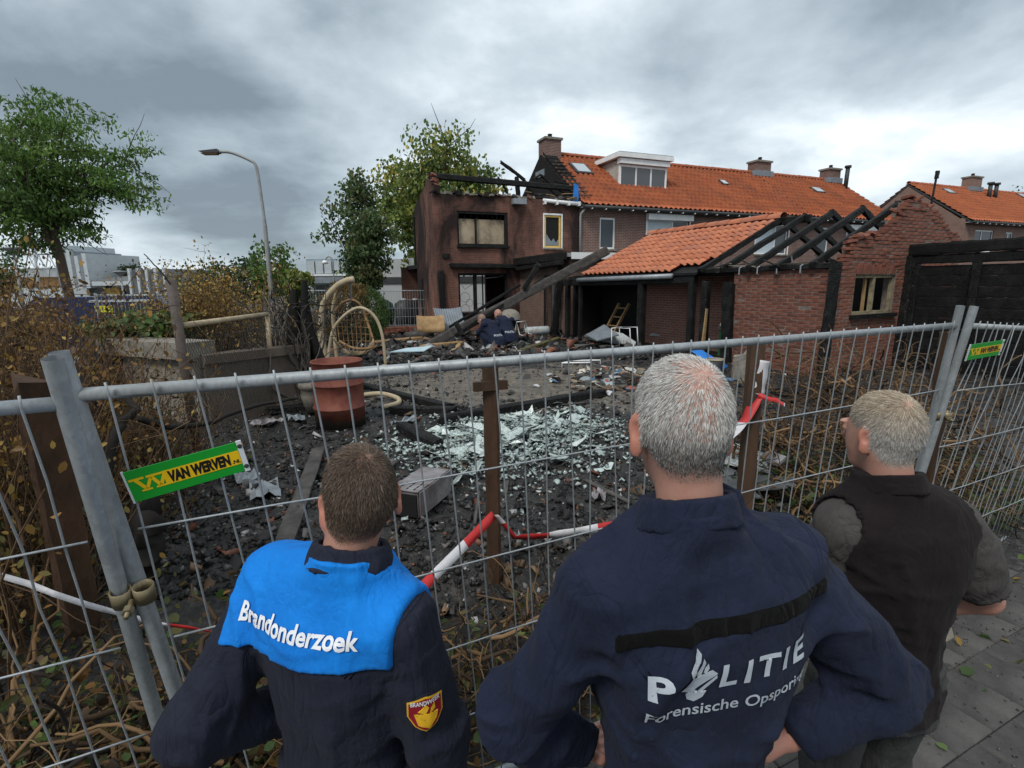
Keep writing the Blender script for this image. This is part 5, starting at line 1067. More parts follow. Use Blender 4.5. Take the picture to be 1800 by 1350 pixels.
for lb, px, top, D, w, cols, sd in (('bright green poplar shaped tree beyond the street lamp', 478, 420, 40, 1.4, [(.07, .13, .03), (.10, .17, .04)], 21), ('low dark tree cluster left of the street lamp', 385, 450, 45, 2.6, [(.04, .075, .025), (.05, .09, .03)], 22), ('small round tree above the far shop roofs', 237, 457, 60, 1.3, [(.03, .05, .02), (.04, .06, .03)], 23), ('dark tree close behind the street lamp pole', 452, 450, 42, 1.5, [(.035, .06, .02), (.05, .08, .03)], 24), ('small yellow green tree beside the blackened vine stump', 528, 465, 30, .7, [(.14, .17, .03), (.10, .14, .03)], 25), ('tree top showing above the far orange roof', 1797, 318, 60, 3, GRN, 26), ('dark tree at the edge of the pale steel hall', 4, 425, 55, 2.0, GRN, 27)):
    b = P(px, 500, D); zt = P(px, top, D)[2]; hh = zt; tree('background_tree', lb, (b[0], b[1], 0), hh, (0, 0, hh * .62, w, w, hh * .38), .12, cols, .28, 1600, 6, seed=sd, cl=.35, asp=.8)
BR = [(.15, .075, .022), (.10, .05, .02), (.20, .11, .03), (.06, .035, .018)]; YB = [(.30, .20, .05), (.24, .14, .035), (.17, .09, .03), (.12, .07, .025)]; OL = [(.07, .075, .025), (.05, .06, .02), (.11, .10, .03), (.16, .13, .04)]
def hedge(name, label, path, w, h, ntw, nlf, lcols, seed, leaf=.045, twcol=((.09, .055, .03), (.06, .04, .025), (.13, .08, .045)), zb=None, lowcols=None, leafz=.5, z0=.05):
    """dead hedge along a path: upright twig thicket plus leaves"""
    rs = np.random.RandomState(seed); path = [V3((*p, 0)) for p in path]; cum = np.cumsum([0] + [np.linalg.norm(path[i + 1] - path[i]) for i in range(len(path) - 1)])
    def at(t): t = t * cum[-1]; i = min(np.searchsorted(cum, t, 'right') - 1, len(path) - 2); f = (t - cum[i]) / (cum[i + 1] - cum[i]); return path[i] * (1 - f) + path[i + 1] * f
    b0 = at(.5); e = empty(name, label, 'hedge', (b0[0], b0[1], z0)); C_ = Curves(4); tips = []
    for i in range(ntw):
        t = rs.rand(); p = at(t) + np.array([rs.normal(0, w * .28), rs.normal(0, w * .28), z0 + (rs.rand() ** 2) * h * .55]); hh = h * rs.uniform(.45, 1.02) - p[2] * .6
        q = wander(p, (rs.normal(0, .28), rs.normal(0, .28), 1), max(.25, hh), 7, .13, 0, rs); C_.add([a - V3((b0[0], b0[1], z0)) for a in q], rs.uniform(.003, .009), .0015, twcol[rs.randint(len(twcol))])
        tips += q[3:]
        for k in range(3):
            a = q[rs.randint(1, 7)]; q2 = wander(a, rs.normal(0, 1, 3) + (0, 0, .5), rs.uniform(.1, .35), 4, .3, 0, rs); C_.add([v - V3((b0[0], b0[1], z0)) for v in q2], .0028, .001, twcol[rs.randint(len(twcol))]); tips.append(q2[-1])
    C_.build('twigs', e, kind='stuff')
    tips = np.array(tips) - V3((b0[0], b0[1], z0)); zn = tips[:, 2] / h; pr = np.clip((zn - leafz) * 3, .08, 1); pr /= pr.sum(); ci = rs.choice(len(tips), nlf, p=pr)
    pos = tips[ci] + rs.normal(0, .06, (nlf, 3)); lc = pick(lcols, nlf, rs, .35)
    if lowcols is not None: m_ = pos[:, 2] < h * lowcols[1]; lc[m_] = pick(lowcols[0], m_.sum(), rs, .35)
    add('leaves', leaf_mesh('leaves', pos, np.full(nlf, leaf), lc, .6, rs=rs), M['leaf'], e, kind='stuff'); return e
hedge('dead_hedge', 'scorched brown hedge with orange leaves beside the long mesh fence', [(-2.25, 2.0), (-3.1, 3.0), (-3.95, 4.0)], .6, 1.98, 850, 13000, BR + YB[:2], 31, .032, lowcols=(OL + YB[1:3], .62), leafz=.15)
hedge('dead_hedge', 'orange tipped hedge under the leaning tree trunk', [(-6.8, 6.0), (-5.75, 6.2)], .7, 2.1, 420, 6000, YB[1:] + BR, 32, .045, leafz=.45)
hedge('dead_hedge', 'yellow scorched hedge behind the wire mesh garden fence', [(-5.4, 8.2), (-4.6, 7.9), (-3.9, 7.9)], .8, 2.2, 620, 10000, YB + [(.35, .25, .07)], 33, .045, leafz=.42)
hedge('bare_thicket', 'leafless low thicket between the dead hedge and chain link post', [(-2.75, 3.2), (-3.1, 4.3)], .5, 1.45, 420, 1500, BR + OL, 34, .03, leafz=.1)
# twisted burnt vine stump
def vine():
    rs = np.random.RandomState(5); b = G(525, 655, .4); b = b / b[1] * 7.3; e = empty('burnt_vine_stump', 'tangle of burnt vines wrapped on a blackened stump', 'stump', (b[0], b[1], .4)); C_ = Curves(6)
    C_.add([(0, 0, 0), (.02, 0, .7), (.0, 0, 1.2), (.04, 0, 1.62)], .2, .05, (.012, .011, .01)); C_.add([(.15, .05, 0), (.12, .02, .7), (.17, 0, 1.35), (.19, .02, 1.75)], .12, .04, (.01, .01, .01)); C_.add([(.5, -.05, .0), (.33, 0, .6), (.22, 0, 1.0), (.2, 0, 1.3)], .1, .06, (.014, .012, .011))
    for k in range(110):
        a = rs.uniform(0, 6.28); r = rs.uniform(.12, .3); p = [(r * math.cos(a) * 1.1 - .02, r * math.sin(a), 0)]; q = wander((p[0][0], p[0][1], rs.uniform(0, .5)), (rs.normal(0, .2), rs.normal(0, .15), 1), rs.uniform(.6, 1.5), 9, .17, 0, rs); v = rs.uniform(.03, .17); C_.add(q, rs.uniform(.008, .022), .005, (v, v * .88, v * .75))
    for k in range(60): q = wander((rs.normal(0, .2), rs.normal(0, .2), rs.uniform(.9, 1.5)), rs.normal(0, 1, 3), rs.uniform(.3, .8), 9, .45, -.03, rs); v = rs.uniform(.015, .06); C_.add(q, .01, .004, (v, v * .9, v * .8))
    C_.build('vines', e, kind='stuff')
vine()
# round conifer bush, brown on top
def bush(label, px, py, D, w, h, n, cols, seed, z0=.3, leaf=.09, name='conifer_bush', side=None):
    rs = np.random.RandomState(seed); b = P(px, py, D); e = empty(name, label, 'bush', (b[0], b[1], z0)); C_ = Curves(5)
    for k in range(14): a = rs.uniform(0, 6.28); C_.add(wander((0, 0, 0), (math.cos(a) * .6, math.sin(a) * .6, 1.2), h * .8, 5, .1, 0, rs), .03, .008, (.06, .04, .03))
    C_.build('stems', e); u = rs.normal(0, 1, (n, 3)); u /= np.linalg.norm(u, axis=1, keepdims=True); r = rs.uniform(.72, 1.0, n) ** .6; lump = 1 + .22 * (vnoise(u * 3.2 + seed, seed) - .5) * 2
    pos = u * (r * lump)[:, None] * [w, w, h * .55] + [0, 0, h * .52]; pos = pos[pos[:, 2] > 0]; c = pick(cols[0], len(pos), rs, .3); f = vnoise(pos * 2.2, 3); m_ = (pos[:, 2] < h * .8) & (f > .42); c[m_] = pick(cols[1], m_.sum(), rs, .3)
    if side is not None: m_ = pos[:, 0] > w * side; c[m_] = pick(cols[2], m_.sum(), rs, .3)
    add('foliage', leaf_mesh('foliage', pos, np.full(len(pos), leaf), c, .4, rs=rs), M['leaf'], e)
bush('round conifer scorched brown on top behind the egg chair', 618, 545, 15, 1.05, 1.75, 9000, ([(.17, .11, .035), (.12, .08, .03)], [(.05, .045, .02), (.035, .035, .018)], [(.06, .10, .025), (.045, .08, .02)]), 41, side=.5)
# ivy on the garden wall, leaf litter and roots behind the fence
def ivy_patch(name, label, pts, leaf, cols, seed, cat='ivy'):
    rs = np.random.RandomState(seed); pts = np.array(pts); o = pts.mean(0); o[2] = pts[:, 2].min(); c = pick(cols, len(pts), rs, .35)
    add(name, leaf_mesh(name, pts - o, np.full(len(pts), leaf), c, .85, rs=rs, flat=.6), M['leaf'], None, label, cat, None, 'stuff', o)
IVY = [(.07, .115, .03), (.05, .09, .025), (.09, .13, .045), (.12, .13, .04)]
rs = np.random.RandomState(50); q0, q1 = P(185, 575, 7.2), P(325, 572, 7.2); t = rs.rand(1500)[:, None]; ivy_patch('ivy', 'green ivy growing over the concrete garden wall', q0 * (1 - t) + q1 * t + rs.normal(0, 1, (1500, 3)) * [.1, .28, .09] + (0, 0, -.02), .085, IVY, 51)
def along(n, u0, u1, q0, q1, rs): u = rs.uniform(u0, u1, n); q = rs.uniform(q0, q1, n); p = FP0[None] + u[:, None] * FD + q[:, None] * FN; return p[:, 0], p[:, 1]
def roots():
    rs = np.random.RandomState(60); C_ = Curves(5)
    cols = ((.15, .09, .045), (.10, .06, .03), (.20, .125, .065), (.055, .036, .022), (.03, .024, .02))
    for u0, u1, q0, q1, n, zz, L in ((-1.0, .4, .0, .7, 420, .5, .8), (.3, 3.4, .0, .55, 900, .42, .55), (3.75, 6.5, .15, 2.0, 1500, .9, .7)):
        x, y = along(n, u0, u1, q0, q1, rs)
        for i in range(n):
            uu = (x[i] - FP0[0]) * FD[0] + (y[i] - FP0[1]) * FD[1]
            hmax = zz * (1 if u0 < 3 else min(1, max(.1, (uu - 3.4) / 1.4))); z = float(gz0(x[i], y[i])) + rs.rand() ** 1.5 * hmax
            q = wander((x[i], y[i], z), (rs.normal(0, 1), rs.normal(0, .6), rs.normal(.05, .5)), rs.uniform(.25, 1) * L, 9, .42, 0, rs)
            q = [np.array([a[0], a[1], max(a[2], float(gz0(a[0], a[1])) + .01)]) for a in q]; q = [a + FN.tolist()[0] * 0 for a in q]
            q = [np.array([*(a[:2] + FN * max(0, .05 + .13 * (a[2]) * 0 - fq(a[0], a[1]))), a[2]]) for a in q]
            r = .003 + .011 * rs.rand() ** 2.5; C_.add(q, r, r * .45, np.array(cols[rs.randint(5)]) * rs.uniform(.7, 1.2))
    C_.build('cut_roots', None, label='tangle of cut brown roots and twigs along the fence foot', cat='roots', kind='stuff')
    for k, (u0, u1, q0, q1, n, cols, lf, zz) in enumerate(((-1.6, .2, .05, .9, 3000, IVY[:2] + OL + BR, .045, .5), (.2, 3.6, .0, .6, 1500, IVY + OL + BR[:1], .045, .32), (3.5, 6.5, .1, 1.2, 2200, [(.045, .075, .02), (.06, .09, .025)] + OL[:2], .05, .3))):
        x, y = along(n, u0, u1, q0, q1, rs); z = gz0(x, y) + rs.rand(n) ** 2 * zz + .02
        ivy_patch('leaf_litter', ('torn green ivy and leaves below the dead hedge', 'leaves caught among the roots along the long fence panel', 'green leaves under the cut branches by the charred plank fence')[k], np.stack([x, y, z], 1), lf, cols, 70 + k, 'leaves')
roots()
rs = np.random.RandomState(77); n = 160; x, y = along(n, 1.5, 6.0, -2.0, -.05, rs); ivy_patch('fallen_leaves', 'scattered fallen leaves on the dark paving slabs', np.stack([x, y, np.full(n, .012)], 1), .06, OL + IVY + [(.25, .15, .03)], 78, 'leaves')
x, y = along(1400, 1.0, 6.0, -.5, .02, rs); y[500:] -= rs.rand(900) * 1.2; s = rs.uniform(.003, .009, 1400); V, Fc = scatter(CUBE_V, CUBE_F, np.stack([x, y, np.full(1400, .006)], 1), s[:, None] * np.ones((1, 3)), rand_rot(1400)); add('pavement_grit', fast_mesh('pavement_grit', V, Fc, False, np.repeat(pick([(.02, .02, .02), (.05, .045, .04), (.09, .085, .075)], 1400, rs), 8, 0)), M['rubble'], None, 'black grit and crumbs strewn over the paving slabs', 'grit', None, 'stuff')
# a few thick blackened branches in the left corner
for i, (lb, pts, r) in enumerate((('blackened curved branch crossing behind the green and yellow sign', [(120, 640, 3.0), (185, 720, 2.9), (250, 740, 3.0), (330, 750, 3.3), (440, 715, 3.9), (520, 700, 4.4)], .026), ('blackened forked branch beside the thick brown post', [(180, 830, 2.4), (205, 760, 2.5), (235, 720, 2.6), (225, 690, 2.7)], .03), ('charred stump standing behind the long fence panel', [(255, 1000, 2.3), (262, 930, 2.35), (250, 870, 2.4), (260, 830, 2.4)], .085), ('bare burnt twig rising above the chain link post', [(300, 500, 4.6), (285, 480, 4.6), (268, 462, 4.6), (253, 446, 4.6)], .008), ('charred root bending down behind the sign', [(230, 1060, 2.0), (215, 1000, 2.1), (225, 950, 2.2), (210, 900, 2.2)], .03))):
    pp = [P(*p) for p in pts]; b = V3(pp[-1] if i in () else pp[0]); C_ = Curves(7); sm_ = smooth([p - b for p in pp], 5); C_.add([p + RS.normal(0, r * .25, 3) for p in sm_], r, r * .5, (.018, .016, .014)); C_.build('branch' if i != 2 else 'tree_stump', None, label=lb, cat='branch', loc=b)
# ------------------------------------------------------------------ chain link fence and garden wall on the left
cl = empty('chain_link_fence', 'rusty chain link garden fence with pipe rail', 'fence', (*P(330, 770, 4.7)[:2], .3)); co = V3(cl.location)
pA0, pA1 = P(300, 492, 4.7) - co, P(347, 790, 4.75) - co; MB().tube([pA1, pA0], .042, 10).build('post', M['rusty_pipe'] if 'rusty_pipe' in M else M.setdefault('rusty_pipe', MAT('weathered_pipe', (.11, .085, .075), (.06, .05, .045), 9, .7, .4)), cl, True)
r0, r1 = P(322, 572, 4.75) - co, P(470, 552, 6.9) - co; MB().tube([r0, r1], .028, 8).build('rail', M['cream'], cl, True); pB = P(477, 660, 6.9) - co; MB().tube([r1, pB], .032, 8).build('post', M['cream'], cl, True)
MB().tube([P(532, 545, 7.4) - co, P(537, 615, 7.4) - co], .03, 8).build('post', M['cream'], cl, True)
C_ = Curves(3); n = 44; hh = 1.15
def wl(t, h): a = r0 + (r1 - r0) * t; return a - np.array([0, 0, h])
for i in range(-16, n):
    for sgn in (1, -1):
        pts = []
        for k in range(18):
            h = hh * k / 17; t = (i + (k / 17) * 16 * (1 if sgn > 0 else -1) + (0 if sgn > 0 else 16)) / n
            if 0 <= t <= 1: pts.append(wl(t, h) + np.array([0, 0, 0]) + RS.normal(0, .003, 3))
        if len(pts) > 2: C_.add(pts, .0022, .0022, (.035, .033, .03))
C_.build('wire_netting', cl, kind='stuff')
gw = empty('concrete_garden_wall', 'low pebbled concrete garden wall with heavy coping under the ivy', 'wall', (*P(265, 640, 6.6)[:2], .2)); go = V3(gw.location)
a, b = P(205, 600, 6.9), P(330, 598, 6.3); d = unit((b - a) * [1, 1, 0]); A = a - d * .4; B = b + d * .2
zc = (a[2] + b[2]) / 2
def slab(p, q, z0, z1, th, name, mat): p, q = V3(p), V3(q); MB().bar(V3((p[0], p[1], (z0 + z1) / 2)) - go, V3((q[0], q[1], (z0 + z1) / 2)) - go, th, z1 - z0).build(name, M[mat], gw)
slab(A, B, zc - .18, zc + .02, .42, 'coping', 'stone'); slab(A + d * .05, A + d * .65, .2, zc - .18, .12, 'louvre_panel', 'grey_wood')
for k in range(6): slab(A + d * .05 - (0, .08, 0), A + d * .65 - (0, .08, 0), zc - .3 - k * .13, zc - .24 - k * .13, .05, 'louvre', 'brown_wood')
slab(A + d * .66, B, .2, zc - .185, .2, 'panel', 'stone')
c2 = B + unit((r1 + co - B) * [1, 1, 0]) * 1.25; slab(B, c2, zc - .30, zc - .12, .3, 'coping', 'earth_wall') if 'earth_wall' in M else None
M['earth_wall'] = MAT('brown_rendered_wall', (.13, .105, .085), (.08, .065, .052), 4, .9, .4, 50)
slab(B, c2, .2, zc - .25, .16, 'panel', 'earth_wall'); slab(B, c2, zc - .25, zc - .14, .26, 'coping', 'earth_wall')
# ------------------------------------------------------------------ street lamp and far street
def px_tube(name, parent, o, pts, D, r, mat, n=8): return MB().tube(smooth([P(x, y, D) - o for x, y in pts], 4), r, n).build(name, M[mat], parent, True)
b = P(474, 500, 22); sl_ = empty('street_lamp', 'tall bent steel street lamp with a flat head', 'street lamp', (b[0], b[1], .1)); o = V3(sl_.location)
MB().tube(smooth([(0, 0, 0), P(466, 400, 22) - o, P(459, 345, 22) - o, P(453, 305, 22) - o, P(448, 288, 22) - o, P(438, 281, 22) - o, P(415, 271, 22) - o, P(400, 267, 22) - o, P(384, 267, 22) - o], 5), [.085] * 6 + [.06] * 35, 10).build('pole', M['grey_paint'], sl_, True)
hd = P(371, 267, 22) - o; MB().poly([(-.46, .02), (.3, .09), (.36, .0), (.34, -.06), (-.3, -.06)], -.13, .13, 'y').build('lamp_head', M['dark_metal'], sl_).location = hd
MB().poly([(-.4, 0), (.28, 0), (.25, -.05), (-.3, -.05)], -.1, .1, 'y').build('lamp_glass', M['cane'], sl_).location = hd + (0, 0, -.06)
for lb, px, py, D, hpx in (('disc topped lamp post before the pale steel hall', 22, 437, 30, 500), ('disc topped lamp post before the shop roofs', 211, 478, 42, 520)):
    t = P(px, py, D); e = empty('post_lamp', lb, 'street lamp', (t[0], t[1], 0)); z = t[2]; MB().tube([(0, 0, 0), (0, 0, z - .35)], .07, 8).build('pole', M['grey_paint'], e, True); MB().lathe([(.06, z - .38), (.1, z - .3), (.42, z - .05), (.5, z), (.48, z + .06), (0, z + .1)], 18).build('lamp_head', M['grey_paint'], e, True)
M['pale_steel'] = MAT('pale_steel', (.46, .50, .52), (.38, .42, .44), 2, .5, .05); M['slate_roof'] = MAT('grey_shingle', (.13, .135, .14), (.09, .095, .1), 3, .8, .3); M['dark_glass'] = NT('shop_glass').done((.03, .04, .045), .1, .5)
# grey flat roofed building behind the bush
gb = empty('commercial_building', 'grey metal clad flat roofed building behind the maple', 'building', (*P(640, 520, 40)[:2], 0), math.radians(6)); go_ = Frame(V3(gb.location), 6)
def GB(px, py, y=0): return go_.hy(px, py, y)
L0, L1 = GB(536, 455), GB(642, 462); R1 = GB(790, 470); zt, zb_ = L0[2], GB(536, 497)[2]
M['cladding'] = MAT('blue_grey_cladding', (.27, .33, .38), (.22, .27, .31), 1.5, .5, .05)
k = L0[0]
MB().bx(L0[0], L1[0], .3, 9, zb_, zt).build('upper_storey', M['cladding'], gb); n = 7; w_ = (L1[0] - L0[0]) / n
for i in range(n): MB().bx(L0[0] + i * w_ + .06, L0[0] + (i + 1) * w_ - .06, .2, .298, zb_ + (zt - zb_) * .38, zt - .15).build('clad_panel', M['pale_steel'], gb)
MB().bx(L0[0] - .1, L1[0], .1, .3, zb_ + (zt - zb_) * .28, zb_ + (zt - zb_) * .36).build('ledge', M['white_frame'], gb); MB().bx(L0[0], L1[0], .15, .298, zb_ - .05, zb_ + (zt - zb_) * .28).build('dark_band', M['leadgrey'], gb)
MB().bx(L0[0] + .3, L1[0], .8, 9, 0, zb_).build('shop_front', M['pale_steel'], gb)
for i in range(4): MB().bx(L0[0] + .4 + i * 1.2, L0[0] + 1.4 + i * 1.2, .75, .798, .5, zb_ - .2).build('shop_window', M['dark_glass'], gb)
zr = GB(700, 455)[2]; MB().bx(L1[0], R1[0] + 6, .0, 9, 0, zr).build('main_hall', MAT('hall_cladding', (.40, .41, .41), (.34, .35, .35), 1, .7, .05), gb)
MB().bx(L1[0], R1[0] + 6, -.1, -.003, GB(700, 498)[2], GB(700, 487)[2]).build('dark_stripe', M['dark_metal'], gb)
ll = P(572, 460, 30); e = empty('swan_neck_lamp', 'thin swan neck lamp before the grey building', 'street lamp', (*P(586, 520, 30)[:2], 0)); o = V3(e.location); MB().tube(smooth([(0, 0, 0), P(586, 470, 30) - o, P(584, 456, 30) - o, P(577, 451, 30) - o, P(571, 457, 30) - o], 4), .04, 6).build('pole', M['grey_paint'], e, True); MB().lathe([(0, .1), (.12, .05), (.2, -.1), (.0, -.14)], 12, P(571, 460, 30) - o).build('lamp_head', M['white_frame'], e, True)
for lb, px, m in (('pale green bottle bank behind the brick pile', 674, 'bank_green'), ('dark grey bottle bank beside the lamp pole', 710, 'dark_metal'), ('black bottle bank against the hall', 730, 'black')):
    if m == 'bank_green': M[m] = MAT('bank_green', (.03, .07, .05), (.02, .05, .035), 2, .5, 0)
    b = P(px, 536, 24); e = empty('bottle_bank', lb, 'container', (b[0], b[1], .1)); z = b[2] - .1; MB().lathe([(0, 0), (.42, 0), (.48, z * .8), (.44, z * 1.05), (.2, z * 1.2), (0, z * 1.22)], 14).build('body', M[m], e, True); MB().lathe([(.12, -.01), (.12, .05), (0, .06)], 10, (0, 0, z * 1.22)).build('lid', M['white_frame'], e)
b = P(727, 540, 26); e = empty('thin_lamp_pole', 'thin pale pole standing left of the sooted house corner', 'pole', (b[0], b[1], 0)); MB().tube([(0, 0, 0), (0, 0, P(724, 470, 26)[2])], .07, 8).build('pole', M['pale_steel'], e, True); MB().bx(-.12, .12, -.02, .02, 2.9, 3.4).build('plate', M['white_frame'], e)
# blue van
vb = empty('blue_van', 'dark blue van parked behind the far mesh fence', 'van', (*P(232, 590, 12.0)[:2], .05), math.radians(14)); vo = Frame(V3(vb.location), 14); M['van_blue'] = NT('dark_blue_paint').done((.012, .022, .07), .25, .6)
x0, x1 = vo.hy(160, 550, 0)[0], vo.hy(300, 550, 0)[0]; zr = vo.hy(230, 521, 0)[2] - .05
body = MB().poly([(x0 - 1.2, .35), (x0 - 1.2, zr - .1), (x0 - 1.0, zr), (x1 - .35, zr), (x1 - .12, zr - .18), (x1, zr - .75), (x1 + .05, .8), (x1 + .05, .35)], 0, 1.7, 'y').build('body', M['van_blue'], vb)
bm = bmesh.new(); bm.from_mesh(body.data); bmesh.ops.bevel(bm, geom=[e_ for e_ in bm.edges], offset=.05, segments=2, affect='EDGES'); bm.to_mesh(body.data); bm.free(); shade_auto(body, 50)
MB().poly([(x0 + .4, zr - .62), (x0 + .4, zr - .2), (x1 - .4, zr - .2), (x1 - .18, zr - .62)], -.012, .01, 'y').build('side_window', M['dark_glass'], vb); MB().bx(x0, x1 - .4, -.02, .0, zr - .12, zr - .07).build('roof_rail', M['pale_steel'], vb)
for x in (x0 - .4, x1 - .6): 
    w_ = MB().tube([(x, -.02, .33), (x, .2, .33)], .33, 20).build('wheel', M['black'], vb, True); MB().tube([(x, -.03, .33), (x, .0, .33)], .2, 14).build('rim', M['grey_paint'], w_, True)
MB().bx(x0 + .1, x0 + .45, -.03, -.01, zr - .35, zr - .2).build('reflective_mark', MAT('fluorescent_yellow', (.6, .62, .03), (.5, .5, .02), 3, .5, 0), vb)
ff, _, _ = fence_panel('grey mesh fence panel standing before the blue van', P(168, 520, 9.6), P(318, 519, 9.6), (0, 0, -1), (0, 0, -1), 22, .05, r=.025, wr=.006)
ff2, _, _ = fence_panel('grey mesh fence panel between the house and the grey hall', P(655, 511, 20), P(770, 511, 20.5), (0, 0, -1), (0, 0, -1), 24, .03, r=.025, wr=.006)
ff3, _, _ = fence_panel('grey mesh fence panel behind the egg chair', P(535, 511, 19), P(600, 511, 19.5), (0, 0, -1), (0, 0, -1), 12, .03, r=.025, wr=.006)
# shops with a stepped saw tooth roof, steel hall
so_ = empty('shopping_arcade', 'low shopping arcade with row of pointed grey gables', 'building', (*P(240, 500, 55)[:2], 0), math.radians(-14)); sf = Frame(V3(so_.location), -14)
def SB(px, py, y=0): return sf.hy(px, py, y)
xa, xb = SB(165, 500)[0], SB(320, 500)[0]; ze = SB(210, 500)[2]; ztp = SB(210, 476)[2]
MB().bx(xa, xb, 1.2, 9, 0, ze).build('shop_front', M['dark_glass'], so_); MB().poly([(0, ze), (0, ze + .4), (5, ztp), (9, ztp), (9, ze)], xa, SB(247, 500)[0], 'x').build('roof', M['slate_roof'], so_); MB().bx(xa, xb, -.2, -.01, ze - .1, ze + .35).build('canopy_edge', M['pale_steel'], so_)
for i in range(5):
    x = SB(250 + i * 15, 500)[0]; w_ = SB(264, 500)[0] - SB(250, 500)[0]; zt2 = SB(252, 474)[2]; MB().poly([(x, ze - 1), (x + .1, zt2), (x + w_ * .95, ze), (x + w_ * .95, ze - 1)], -1.2, 4, 'y').build('gable', M['slate_roof'], so_); MB().bar((x + .05, -1.25, ze - 1), (x + .1, -1.25, zt2 + .1), .3, .3, (0, 1, 0)).build('gable_trim', M['pale_steel'], so_)
MB().bx(SB(172, 500)[0], SB(195, 500)[0], .8, 1.19, ze * .3, ze * .85).build('orange_panel', M['yellow_frame'], so_); 
hl = empty('steel_hall', 'pale steel hall with a lattice truss roof behind the leaning tree', 'building', (*P(70, 500, 60)[:2], 0), math.radians(-10)); hf = Frame(V3(hl.location), -10)
def HB(px, py, y=0): return hf.hy(px, py, y)
a, b2 = HB(-60, 470)[0], HB(135, 470)[0]; z1, z2 = HB(50, 447)[2], HB(50, 473)[2]; MB().bx(a, b2, 1, 12, 0, z2).build('hall_wall', M['pale_steel'], hl); MB().bx(a, b2, .9, .998, z2 * .55, z2 * .8).build('brown_band', M['cane'], hl)
tr = [(a, 0, z1), (b2, 0, z1)]; MB().tube(tr, .14, 6).build('truss_chord', M['pale_steel'], hl); MB().tube([(a, 0, z2 + .05), (b2, 0, z2 + .05)], .12, 6).build('truss_chord', M['pale_steel'], hl); n = 22
for i in range(n): xa_ = a + (b2 - a) * i / n; xb_ = a + (b2 - a) * (i + 1) / n; MB().tube([(xa_, 0, z1 if i % 2 else z2), (xb_, 0, z2 if i % 2 else z1)], .07, 5).build('truss_brace', M['pale_steel'], hl)
for i in range(8):
    x = HB(136 + i * 6.5, 500)[0]; zt3 = HB(140, 462 - (22 if i in (2, 3) else 10 if i in (1, 4) else 0) - 2 * i, 0)[2]; MB().bx(x, x + (b2 - a) * .035, -2, 2.5 + i * .3, z2 * .5, zt3).build('roof_fin', M['pale_steel' if i % 2 else 'leadgrey'], hl)
e = empty('flag_pole', 'thin white mast rising above the steel hall', 'pole', (*P(65, 500, 50)[:2], 0)); o = V3(e.location); MB().tube([(0, 0, 0), P(55, 402, 50) - o], .12, 6).build('mast', M['pale_steel'], e, True)
# ------------------------------------------------------------------ people: implicit surfaces meshed with surface nets
def nets(fn, lo, hi, h):
    lo, hi = V3(lo), V3(hi); n = np.ceil((hi - lo) / h).astype(int) + 1
    ax = [lo[i] + np.arange(n[i]) * h for i in range(3)]; X = np.stack(np.meshgrid(*ax, indexing='ij'), -1); f = fn(X); s = f < 0
    cs = tuple(q - 1 for q in n); acc = np.zeros((*cs, 3)); cnt = np.zeros(cs)
    sl = lambda o: tuple(slice(o[i], o[i] + cs[i]) for i in range(3)); cor = [(i, j, k) for i in (0, 1) for j in (0, 1) for k in (0, 1)]
    for a in cor:
        for ax_ in range(3):
            if a[ax_]: continue
            b = list(a); b[ax_] = 1; fa, fb = f[sl(a)], f[sl(b)]; m = (fa < 0) != (fb < 0); t = np.where(m, fa / np.where(m, fa - fb, 1), 0)
            p = np.zeros((*cs, 3)); p[...] = a; p[..., ax_] = t; acc += p * m[..., None]; cnt += m
    act = cnt > 0; idx = -np.ones(cs, int); idx[act] = np.arange(act.sum()); ijk = np.argwhere(act); V = lo + (ijk + acc[act] / cnt[act][:, None]) * h
    Q = []
    for a in range(3):
        b, c = (a + 1) % 3, (a + 2) % 3; m = n.copy(); s0 = [slice(1, q - 1) for q in n]; s1 = list(s0); s0[a] = slice(0, n[a] - 1); s1[a] = slice(1, n[a])
        A, B = s[tuple(s0)], s[tuple(s1)]; ch = np.argwhere(A != B)
        if len(ch) == 0: continue
        g = ch.copy(); 
        for q in range(3): g[:, q] += 0 if q == a else 1
        def cell(db, dc): t = g.copy(); t[:, b] += db; t[:, c] += dc; return idx[t[:, 0], t[:, 1], t[:, 2]]
        q = np.stack([cell(-1, -1), cell(0, -1), cell(0, 0), cell(-1, 0)], 1); fl = ~A[tuple(ch.T)]; q[fl] = q[fl][:, ::-1]; Q.append(q)
    return V, np.concatenate(Q)
def smin(a, b, k): h = np.clip(.5 + .5 * (b - a) / k, 0, 1); return b + (a - b) * h - k * h * (1 - h)
def smax(a, b, k): return -smin(-a, -b, k)
def rcone(p, a, b, ra, rb, fy=1.0):
    a, b = V3(a), V3(b); ba = b - a; pa = p - a; h = np.clip((pa @ ba) / (ba @ ba), 0, 1); d = pa - h[..., None] * ba; return np.sqrt((d ** 2).sum(-1)) - (ra + (rb - ra) * h)
def ell(p, c, r): q = (p - V3(c)); r = V3(r); k0 = np.sqrt(((q / r) ** 2).sum(-1)); k1 = np.sqrt(((q / r ** 2) ** 2).sum(-1)) + 1e-9; return k0 * (k0 - 1) / k1
def stack(p, prof, pe=2.35):
    """prof rows: z, half width, half depth, x centre, y centre"""
    a = np.array(prof, float); z = p[..., 2]; w, d, xc, yc = [np.interp(z, a[:, 0], a[:, k]) for k in (1, 2, 3, 4)]
    f = ((np.abs(p[..., 0] - xc) / w) ** pe + (np.abs(p[..., 1] - yc) / d) ** pe) ** (1 / pe); g = (f - 1) * np.minimum(w, d)
    return np.maximum(np.maximum(g, a[0, 0] - z), z - a[-1, 0])
def banded(f, fn, band=.045):
    m = np.abs(f) < band; out = f.copy(); out[m] += fn(np.argwhere(m), m); return out
